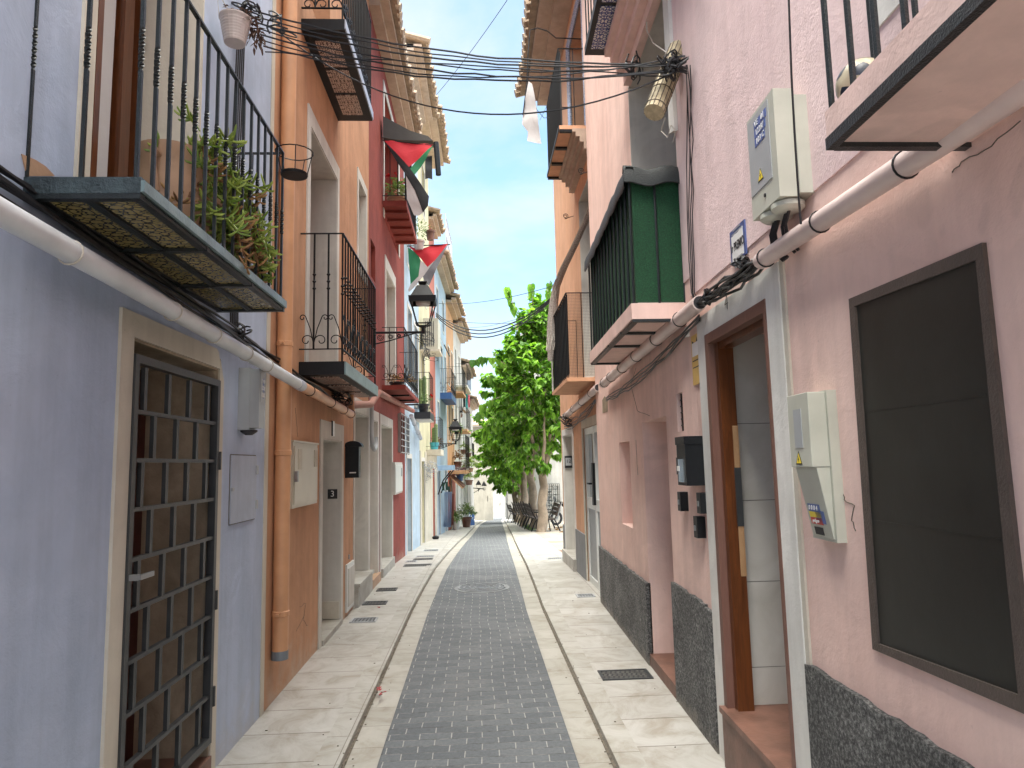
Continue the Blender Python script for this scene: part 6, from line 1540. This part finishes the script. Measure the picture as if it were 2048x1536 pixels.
for k, (my, _) in enumerate(tgt):
    a = L.P(L.s(480 + 4 * k, 30), L.z(480, 20 + 5 * k), .08); b = rA + Vector((rr.uniform(-.03, .03), rr.uniform(-.03, .03), rr.uniform(-.06, .05)))
    straight_mid = a.lerp(b, .5)
    Fm = Flat(straight_mid.y); zt = Fm.at(900, my)[1]
    runs.append((sagline(a, b, max(.01, straight_mid.z - zt), 20, .006, k), .0042 if k % 2 else .0055))
kn = [(L.P(L.s(470, 20), L.z(470, 20), .07), .08, 9), (L.P(L.s(520, 40), L.z(520, 50), .12), .10, 7), (rA, .08, 22), (R.P(R.s(1310, 130), R.z(1312, 130), .16), .09, 8)]
cables('cable_bundle', 'bundle of thin black cables crossing the street high between the blue and pink houses', runs, knot=kn)
a = L.P(L.s(530, 55), L.z(525, 50), .08); Fm = Flat(4.6)
mid = a.lerp(rA, .5); zt = Fm.at(1000, 268)[1]
cables('hanging_cable', 'single black cable sagging low across the street under the bundle', [(sagline(a, rA + Vector((0, 0, -.05)), mid.z - zt + .02, 24), .005)])
# wires down the pink wall
runs = []
for k in range(4):
    pts = [R.P(*R.at(x + k * 3.2 + 2 * math.sin(y * .013 * (k + 1)), y, .02), .02) for x, y in ((1370, 130), (1373, 180), (1374, 220), (1375, 280), (1375, 330), (1376, 380), (1376, 430), (1377, 480), (1377, 520), (1381, 585), (1388, 605))]
    runs.append((pts, .0032))
cables('wall_wires', 'black and grey wires running down the joint between the two pink houses', runs)
cables('wall_wire', 'single long black wire dropping past the tall meter box', [([R.P(*R.at(x, y, .135), .135) for x, y in ((1577, -20), (1583, 150), (1590, 280), (1598, 400), (1602, 448))], .004)])
# cables along the left facade, above and behind the pipe
runs = []
for k in range(7):
    zo = .06 + .012 * k + rr.uniform(-.006, .006); pts = []
    for s in [i * .25 for i in range(-4, 31)]:
        pts.append(Vector((-1.43 + .01 * (k % 3), s, (pp[0][1] + .06) + (.70 - .95) / 3.5 * 0 + lerp_tab([(1.9, .80 + zo), (4.0, .70 + zo), (7.4, .52 + zo)], s) - (pp[0][1] + .06) + .012 * math.sin(s * (2 + k * .7) + k) )))
    runs.append((pts, .0065 if k % 2 else .009))
cables('wall_cables', 'black cables strung along the left facades just above the pipe', runs, knot=[(Vector((-1.40, 7.0, .70)), .12, 14), (Vector((-1.42, 4.2, .82)), .07, 8)])
runs = []
for k in range(5): runs.append(([L.P(4.05 + .03 * k, 2.7, .02), L.P(4.0 + .035 * k, 1.6, .015), L.P(4.05 + .03 * k, .85, .02)], .005))
cables('wall_wires', 'black wires running down the blue wall beside the hanging white pot', runs)
# black corrugated bundle between the two pink pipes
p0 = R.P(*R.at(1525, 520, .05), .05); p1 = R.P(*R.at(1398, 606, .06), .06)
runs = []
for k in range(12):
    o = rdir(rr) * .022; runs.append((sagline(p0 + o, p1 + o * .7, rr.uniform(-.02, .05), 8, .012, 40 + k), .0075))
cables('cable_bundle', 'thick tangled black cable bundle between the two pink pipes over doorway 4', runs, knot=[(p0.lerp(p1, .25) + Vector((0, 0, .04)), .05, 14), (p0.lerp(p1, .8), .04, 10)])
runs = []
for k in range(4):
    q0_ = R.P(*R.at(1398, 620, .03), .03); q1_ = R.P(*R.at(1212, 790, .03), .03); runs.append((sagline(q0_ + Vector((0, 0, -.03 - .01 * k)), q1_ + Vector((0, 0, -.03 - .012 * k)), .03 + .015 * k, 16, .012, 60 + k), .005))
cables('wall_cables', 'loose brown black cables drooping under the pinkish pipe of the green balcony house', runs)
runs = []
for k in range(4):
    q0_ = R3.P(*R3.at(1198, 790, .03), .03); q1_ = R3.P(*R3.at(1128, 850, .03), .03); runs.append((sagline(q0_ + Vector((0, 0, -.01 * k)), q1_ + Vector((0, 0, -.02 * k)), .05 + .02 * k, 12, .02, 70 + k), .006))
cables('wall_cables', 'black cable tangle along the top of the orange corner house ground floor', runs, knot=[(R3.P(*R3.at(1133, 840, .08), .08), .14, 14)])
# high thin line and the lower crossings
F17 = Flat(17.5); F11 = Flat(11.5)
cables('hanging_cable', 'long thin grey cable rising across the sky from the tall left roof', [(sagline(F17.P(*F17.at(864, 200)), F11.P(*F11.at(1048, -50)), .10, 12), .007)])
def cross(label, pxa, pya, ya, pxb, pyb, yb, sag, r, n=1):
    Fa, Fb = Flat(ya), Flat(yb); runs = []
    for k in range(n): runs.append((sagline(Fa.P(*Fa.at(pxa, pya + k * 3)), Fb.P(*Fb.at(pxb, pyb + k * 2)), sag + .05 * k, 16), r))
    return cables('hanging_cable', label, runs)
cross('pair of thick black cables crossing from the near street lamp to the rolled net', 872, 626, 17.5, 1112, 588, 11.9, .55, .013, 3)
cross('uppermost thin cable crossing in front of the tree top', 878, 607, 18.5, 1112, 570, 11.9, .12, .006)
cross('thin level cable just under the thick pair', 868, 636, 18, 1112, 640, 12, .10, .005)
cross('faint thin cable below the level one', 905, 652, 25, 1110, 610, 12, .2, .005)
runs = [([wD.P(15.2 + .5 * k, 2.9 + .2 * math.sin(k * 2.1), .12 + .1 * (k % 2)) for k in range(7)], .012)]
cables('cable_bundle', 'tangle of black wires behind the lantern on the pale blue house', runs, knot=[(wD.P(16.2, 3.0, .2), .25, 12), (wD.P(17.0, 2.7, .25), .2, 8)])
# grey tubes at the top of the pale blue ground floor
rt = pipe_run('grey pipe crossing the top of the pale blue house ground floor', [wD.P(14.1, 1.0, .12), wD.P(16.2, .62, .12)], .045, M['pvcgrey'], (.3, .7))
cables('wall_cables', 'dusty cable tangle on the cream stone base under its balcony', [([wE.P(17.4 + .3 * k, .0 - .03 * k, .1) for k in range(6)], .02)], knot=[(wE.P(18.3, -.05, .15), .2, 14), (wE.P(18.6, -.3, .12), .15, 6)], mat='boxgrey')
# ================================================================ GROUND ITEMS
def gpx(px, py, dz=0.0):
    r = ray(px, py); y = 4.0
    for _ in range(60): y = r.y * ((gz(y) + dz) / r.z)
    return Vector((r.x * (gz(y) + dz) / r.z, y, gz(y) + dz))
c = gpx(964, 1176)
rt = thing('manhole_cover', 'round cast manhole cover with pale concentric rings in the road', 'manhole cover', c)
part('ring', MB().lathe(c - Vector((0, 0, .03)), [(.37, 0), (.37, .036), (.33, .038)], 40), M['setts'] if 0 else plain('cast_iron_rim', (.20, .21, .215), .6), rt)
part('cover', MB().lathe(c - Vector((0, 0, .02)), [(.325, 0), (.325, .030)], 40), plain('cast_iron', (.13, .14, .15), .55, .3), rt)
mb = MB()
for r_ in (.30, .23, .16, .09):
    for k in range(24):
        if (k + int(r_ * 100)) % 4 == 0: continue
        a, b = k * math.pi / 12, (k + 1) * math.pi / 12
        mb.prism([c + Vector((math.cos(q) * rr_, math.sin(q) * rr_, .010)) for q, rr_ in ((a, r_), (b, r_), (b, r_ + .022), (a, r_ + .022))], [c + Vector((math.cos(q) * rr_, math.sin(q) * rr_, .017)) for q, rr_ in ((a, r_), (b, r_), (b, r_ + .022), (a, r_ + .022))])
part('relief', mb, plain('worn_iron', (.25, .26, .265), .55, .2), rt)
M['drainiron'] = plain('worn_drain_iron', (.12, .115, .105), .6, .2, .3, 20, .2)
def drain(label, px, py, w_, l_, mat='gategrey', rot=0.0, kind=0):
    c = gpx(px, py, .045); rt = thing('drain_cover', label, 'drain cover', c, 'drain covers in the pavements')
    R_ = Matrix.Rotation(rot, 3, 'Z'); B_ = lambda x0, x1, y0, y1, z0, z1: ([c + R_ @ Vector(p) for p in ((x0, y0, z0), (x1, y0, z0), (x1, y1, z0), (x0, y1, z0))], [c + R_ @ Vector(p) for p in ((x0, y0, z1), (x1, y0, z1), (x1, y1, z1), (x0, y1, z1))])
    mb = MB(); x, y = w_ / 2, l_ / 2
    for q in ((-x, x, -y, -y + .02), (-x, x, y - .02, y), (-x, -x + .02, -y + .02, y - .02), (x - .02, x, -y + .02, y - .02)): mb.prism(*B_(*q, -.02, .005))
    part('frame', mb, M[mat], rt); part('plate', MB().prism(*B_(-x + .02, x - .02, -y + .02, y - .02, -.02, .0005)), plain('drain_dark_iron', (.03, .03, .03), .7) if mat != 'boxgrey' else M['gategrey'], rt)
    mb = MB(); n = int((w_ - .04) / .035); m_ = int((l_ - .04) / .03)
    for i in range(n):
        for j in range(m_):
            a = -x + .024 + i * (w_ - .05) / n + (.008 if j % 2 else 0); b = -y + .024 + j * (l_ - .05) / m_; mb.prism(*B_(a, a + .020, b, b + .014, .0, .004))
    part('tread', mb, M['drainiron'] if mat != 'boxgrey' else M[mat], rt)
drain('large dark cast drain cover near the terracotta doorstep on the right pavement', 1250, 1349, .38, .235)
drain('pale square drain cover on the right pavement by the grey plinth of the orange house', 1171, 1191, .22, .19, 'boxgrey')
drain('distant pale drain cover at the corner of the orange house', 1111, 1117, .30, .22, 'boxgrey')
for px, py, w_, l_, mt, lb in ((728, 1240, .27, .22, 'boxgrey', 'grey worn drain cover, nearest on the left pavement'), (750, 1206, .28, .20, 'gategrey', 'dark drain cover second from the camera on the left pavement'), (774, 1179, .26, .20, 'gategrey', 'dark drain cover third from the camera on the left pavement'),
                               (835, 1131, .46, .30, 'gategrey', 'wide dark drain cover across the left pavement by the red house'), (822, 1123, .2, .2, 'boxgrey', 'small faint drain cover just behind the wide one'), (846, 1118.5, .36, .22, 'gategrey', 'dark narrow drain cover behind the red house end'),
                               (850, 1113, .36, .22, 'boxgrey', 'thin drain cover by the pale blue house'), (862, 1101, .34, .3, 'boxgrey', 'farthest faint drain cover on the left pavement')):
    drain(lb, px, py, w_, l_, mt)
# petals, leaves and grit
rr = random.Random(21); mb = MB()
for k in range(260):
    y = 3.2 + 16 * rr.random() ** 1.6; sd = rr.choice((-1, 1)); x = cx(y) + sd * (GU + .0 + rr.gauss(0, .015)) if rr.random() < .7 else cx(y) + sd * rr.uniform(.6, 1.4)
    z = gz(y) + (.012 if abs(x - cx(y)) < .75 else .048); r_ = rr.uniform(.003, .009)
    p = Vector((x, y, z)); a = rr.uniform(0, 6); mb.prism([p + Vector((math.cos(a + q * 1.57) * r_, math.sin(a + q * 1.57) * r_ * .7, 0)) for q in range(4)], [p + Vector((math.cos(a + q * 1.57) * r_ * .8, math.sin(a + q * 1.57) * r_ * .6, .003)) for q in range(4)])
solo('debris', mb, M['joint'], 'scattered grit and dry leaf crumbs along the kerb joints', 'debris', kind='stuff')
mb = MB()
for px, py in ((757, 1216), (760, 1382), (762, 1390), (757, 1378), (765, 1386)):
    c = gpx(px, py, .048)
    for k in range(6): leafblade(mb, c + Vector((rr.uniform(-.01, .01), rr.uniform(-.01, .01), .003)), rdir(rr, 0, .4), .022, .018, 0)
solo('petals', mb, plain('fallen_petals', (.42, .05, .06), .7), 'fallen red geranium petals along the left kerb', 'petals', kind='stuff')
# ================================================================ TREES
def make_tree(label, base, h_trunk, crown, nleaf, seed, lsz, lean=0, group='trees in a row along the square'):
    rr = random.Random(seed); base = Vector(base)
    rt = thing('tree', label, 'tree', base, group)
    tb = MB(); pts = []; r0 = .155
    for i in range(8):
        t = i / 7; pts.append(base + Vector((lean * t + .04 * math.sin(i * 1.9 + seed), .04 * math.cos(i * 1.3 + seed), h_trunk * t)))
    tb.tube([base - Vector((0, 0, .1))] + pts, r0, 12, True, [r0 * 1.35] + [r0 * (1.15 - .3 * i / 7 + .07 * math.sin(i * 2.3 + seed)) for i in range(8)])
    top = pts[-1]; limbs = []
    for k in range(6):
        a = k * 1.05 + seed; d = Vector((math.cos(a) * .35, math.sin(a) * .35, 1)).normalized(); L0 = crown[2] * rr.uniform(.6, 1.0)
        q = [top - Vector((0, 0, .25))]; 
        for e in range(5): q.append(q[-1] + (d + Vector((rr.uniform(-.2, .2), rr.uniform(-.2, .2), .1 * e))).normalized() * L0 / 4)
        tb.tube(q, .06, 7, True, [.10, .075, .055, .04, .028, .012]); limbs.append(q)
    part('trunk', tb, M['bark'], rt, smooth=True)
    mb = MB(); tw = MB()
    ctr, rx, rz = crown[0], crown[1], crown[2]
    # leaf clumps on twigs inside an uneven envelope
    nt_ = nleaf // 14
    for _ in range(nt_):
        d = rdir(rr, -1, 1); f = rr.uniform(.25, 1) ** .5
        lump = 1 + .22 * math.sin(d.x * 5 + seed) * math.cos(d.z * 6 + seed * 2) + .15 * math.sin(d.y * 7 + d.z * 4)
        z = d.z * rz * f
        prof = crown[3](d.z * f)
        p = Vector(ctr) + Vector((d.x * rx * f * lump * prof, d.y * rx * f * lump * prof, z))
        p.x += .38 * rx * max(0, d.z * f)
        q = p + d * rr.uniform(.15, .5) * lsz * 4 + Vector((0, 0, rr.uniform(-.1, .3)))
        tw.tube([p - d * .3, p, q], .008, 3)
        for k in range(14):
            t = k / 14; o = p.lerp(q, t) + rdir(rr) * .05 * lsz * 4
            ld = (d * .5 + rdir(rr, -.9, .4) * .9 + Vector((0, 0, -.45))).normalized()
            leaf(mb, o, ld, lsz * rr.uniform(.55, 1.2), rr)
    part('twig', tw, M['bark'], rt); part('crown', mb, M['treeleaf'], rt)
    return rt
def leaf(mb, p, d, s, rr):
    """heart shaped leaf, folded and curled"""
    side = d.cross(Vector((rr.uniform(-.4, .4), rr.uniform(-.4, .4), 1)))
    if side.length < .1: side = Vector((1, 0, 0))
    side.normalize(); up = side.cross(d).normalized(); n = len(mb.v)
    for u, v, w_ in ((0, 0, 0), (-.10, .30, .05), (.12, .46, .10), (.42, .40, .10), (.74, .18, .03), (1.0, 0, -.14), (.45, 0, -.03)):
        mb.v.append(p + (d * u + side * v + up * w_) * s)
    for u, v, w_ in ((.74, -.18, .03), (.42, -.40, .10), (.12, -.46, .10), (-.10, -.30, .05)): mb.v.append(p + (d * u + side * v + up * w_) * s)
    mb.f += [(n, n + 1, n + 2, n + 6), (n + 6, n + 2, n + 3), (n + 6, n + 3, n + 4, n + 5), (n + 6, n + 5, n + 7, n + 8), (n + 6, n + 8, n + 9), (n, n + 6, n + 9, n + 10)]
conf = []
def tbase(px, y): F = Flat(y); return Vector((F.at(px, 1055)[0], y, gz(y) + .03))
col_ = lambda t: 1.06 if t < -.1 else 1.06 - .62 * (t + .1)
T = [(1084, 23.5, 'nearest and tallest tree, with a forked pale trunk, at the corner of the square', (3.05, 1.25, 3.0), 6200, .235, 2.1),
     (1070, 26.0, 'second tree trunk behind the nearest one, dark barked beside the first bench back', (2.9, 1.35, 2.6), 4000, .235, 2.2),
     (1047, 29.5, 'third tree of the row with a knobbly leaning trunk', (2.2, 1.35, 2.1), 3000, .24, 2.2),
     (1053, 30.5, 'fourth trunk close beside the knobbly one', (2.4, 1.2, 1.9), 1600, .24, 2.3),
     (1039, 36.0, 'fifth tree of the row, pale trunk, rightmost of the far pair', (1.6, 1.5, 1.9), 2200, .24, 2.4),
     (1033, 39.0, 'sixth and farthest tree of the row, with the lowest crown', (1.5, 1.6, 1.8), 2200, .24, 2.4)]
for i, (px, y, lb, (cz, rx, rz), nl, ls, ht) in enumerate(T):
    b = tbase(px, y); ctr = b + Vector((-.28 if i < 2 else -.38, 0, ht + cz - .35 + (.2 if i < 2 else 0)))
    make_tree(lb, b, ht, (ctr, rx, rz, col_), nl, 30 + i * 7, ls, .1 * (-1) ** i)
# stray branches reaching over the street
def branch(label, pts_px, y, n, sz, seed):
    F = Flat(y); rr = random.Random(seed); pts = [F.P(*F.at(*p)) for p in pts_px]
    mb = MB(); mb.tube(pts, .012, 5)
    lf = MB()
    for k in range(n):
        t = (k + .5) / n * (len(pts) - 1); i = min(int(t), len(pts) - 2); o = pts[i].lerp(pts[i + 1], t - i)
        leaf(lf, o + Vector((0, rr.uniform(-.1, .1), -.02)), Vector((rr.uniform(-.5, .5), rr.uniform(-.4, .4), -1)).normalized(), sz * rr.uniform(.7, 1.1), rr)
    return mb, lf
root1 = bpy.data.objects['tree']
tw_, lf_ = MB(), MB()
for args in (((1010, 728), (990, 716), (965, 715), (945, 722)), ), (((1010, 790), (985, 800), (965, 812), (958, 830)), ), (((1005, 765), (985, 760), (978, 752)), ), (((1030, 620), (1018, 585), (1014, 574)), ), (((1070, 640), (1064, 590), (1062, 566)), ), (((1095, 640), (1096, 590), (1100, 560)), ), (((1000, 850), (975, 850), (965, 870)), ):
    a, b = branch('', args[0], 23.2, 15, .30, int(args[0][0][0]))
    n0 = len(tw_.v); tw_.v += a.v; tw_.f += [tuple(i + n0 for i in f) for f in a.f]
    n0 = len(lf_.v); lf_.v += b.v; lf_.f += [tuple(i + n0 for i in f) for f in b.f]
part('branch', tw_, M['bark'], root1); part('branch_leaves', lf_, M['treeleaf'], root1)
# ================================================================ BENCHES, MOTORCYCLE, PLAZA
def make_bench(base, yaw, label):
    b = Vector(base); rt = thing('bench', label, 'bench', b, 'benches in a row under the trees'); c, s = math.cos(yaw), math.sin(yaw)
    Tm = lambda x, y, z: b + Vector((x * c - y * s, x * s + y * c, z))      # local x = width, y = towards the back
    BX = lambda mb, x0, x1, y0, y1, z0, z1, sl=0.0: mb.prism([Tm(x0, y0, z0), Tm(x1, y0, z0), Tm(x1, y1, z0), Tm(x0, y1, z0)], [Tm(x0, y0 + sl, z1), Tm(x1, y0 + sl, z1), Tm(x1, y1 + sl, z1), Tm(x0, y1 + sl, z1)])
    W_ = .75
    mb = MB()
    for k in range(4): BX(mb, -W_, W_, -.30 + k * .12, -.20 + k * .12, .43, .46)
    part('seat', mb, M['benchwood'], rt)
    mb = MB()
    for k in range(3): BX(mb, -W_, W_, .20 + .05 * k, .23 + .05 * k, .55 + .14 * k, .66 + .14 * k, .035)
    part('backrest', mb, M['benchwood'], rt)
    for x in (-W_ + .1, W_ - .1):
        m = MB(); m.tube([Tm(x, -.28, .43), Tm(x, -.34, 0)], .02, 6); m.tube([Tm(x, .38, 1.0), Tm(x, .24, .60), Tm(x, .14, .44), Tm(x, .26, .2), Tm(x, .34, 0)], .022, 6); m.tube([Tm(x, -.28, .43), Tm(x, .16, .43)], .018, 6)
        part('leg', m, M['iron'], rt)
        m = MB(); m.tube([Tm(x, -.30, .43), Tm(x, -.33, .66), Tm(x, .22, .68)], .016, 6); part('armrest', m, M['iron'], rt)
    return rt
M['benchwood'] = wood('weathered_bench_wood', (.085, .06, .05), (.045, .035, .03), .6)
b0 = None
for i, (px, y) in enumerate(((1074, 24.6), (1067, 26.4), (1061, 28.0), (1056, 29.6), (1050, 31.4), (1044, 33.5), (1031, 37.5))):
    F = Flat(y); x = F.at(px, 1045)[0]; lb = ['nearest slatted bench with curved iron legs beside the first trunk', 'second slatted bench of the row behind the trees', 'third slatted bench of the row', 'fourth slatted bench, halfway along the row', 'fifth slatted bench of the row, partly behind a trunk', 'sixth slatted bench of the row', 'last bench, standing apart at the far end of the row'][i]
    if b0 is None: b0 = make_bench((x, y, gz(y) + .04), math.radians(96), lb); o = b0
    else: o = copy_tree(b0)
    o.location = (x, y, gz(y) + .04); o['label'] = lb
F = Flat(24.5); xb = F.at(1112, 1040)[0]; o = copy_tree(b0); o.location = (xb - .3, 24.4, gz(24.4) + .04); o.rotation_euler.z = math.radians(176); o['label'] = 'bench facing the others, right of the nearest trunk'
# motorcycle
F = Flat(30); mc = F.P(*F.at(1118, 1038)); mc.z = gz(30) + .04
rt = thing('motorcycle', 'parked motorcycle partly hidden behind the orange corner', 'motorcycle', mc)
fw = mc + Vector((-.12, -.1, .30)); bw_ = mc + Vector((1.15, .5, .30))
wd_ = (bw_ - fw).normalized(); nrm = Vector((-wd_.y, wd_.x, 0))
for c in (fw, bw_):
    m = MB(); clip_ring(m, c, nrm, .25, .055); wh = part('wheel', m, M['ink'], rt, smooth=True)
    m = MB(); m.tube([c - nrm * .04, c + nrm * .04], .05, 8)
    for k in range(8): a = k * math.pi / 4; m.tube([c, c + wd_ * math.cos(a) * .22 + Vector((0, 0, math.sin(a) * .22))], .008, 4)
    part('rim', m, M['greymetal'], wh)
up = Vector((0, 0, 1)); hd = fw + wd_ * .22 + up * .62
part('fork', MB().tube([fw + nrm * .07, hd + nrm * .07], .025, 6).tube([fw - nrm * .07, hd - nrm * .07], .025, 6), M['greymetal'], rt)
part('handlebar', MB().tube([hd - nrm * .36 + up * .05, hd + up * .06, hd + nrm * .36 + up * .05], .018, 6), M['iron'], rt)
part('headlight', MB().lathe(hd - wd_ * .12 - up * .08, [(.03, .12), (.09, .1), (.09, 0)], 12, wd_), M['greymetal'], rt, smooth=True)
tk = MB(); a = hd + wd_ * .1 - up * .08; b = a + wd_ * .45
for q in range(1): tk.tube([a, a + wd_ * .15 + up * .03, b, b + wd_ * .1 - up * .03], .13, 10, True, [.07, .14, .12, .05])
part('tank', tk, M['iron'], rt, smooth=True)
part('seat', MB().tube([b, b + wd_ * .4, b + wd_ * .62 + up * .06], .08, 8, True, [.08, .10, .06]), M['ink'], rt, smooth=True)
part('engine', MB().lathe(fw + wd_ * .58 - up * .05, [(.10, 0), (.16, .05), (.17, .22), (.12, .35)], 10), M['greymetal'], rt)
part('exhaust', MB().tube([fw + wd_ * .5 + nrm * .12, fw + wd_ * .8 + nrm * .15 - up * .08, bw_ + nrm * .16 + wd_ * .1], .035, 8), M['greymetal'], rt)
# weeds at the foot of the benches
rr = random.Random(77); mb = MB()
for k in range(1100):
    y = rr.uniform(25, 41); x = cx(y) + 1.42 + abs(rr.gauss(0, .16)); leafblade(mb, Vector((x, y, gz(y) + .04)), rdir(rr, .3, 1), rr.uniform(.06, .18), .05, .3)
solo('weeds', mb, M['olive'], 'low weeds growing along the edge of the square under the benches', 'weeds', kind='stuff')
mb = MB()
for k in range(70):
    y = rr.uniform(19, 27); x = rr.uniform(2.6, 5.5); leafblade(mb, Vector((x, y, gz(y) + .05)), rdir(rr, -.1, .3), .25, .16, .1)
solo('fallen_leaves', mb, M['plantdry'], 'dark fallen leaves lying on the square beside the nearest trunk', 'leaves', kind='stuff')
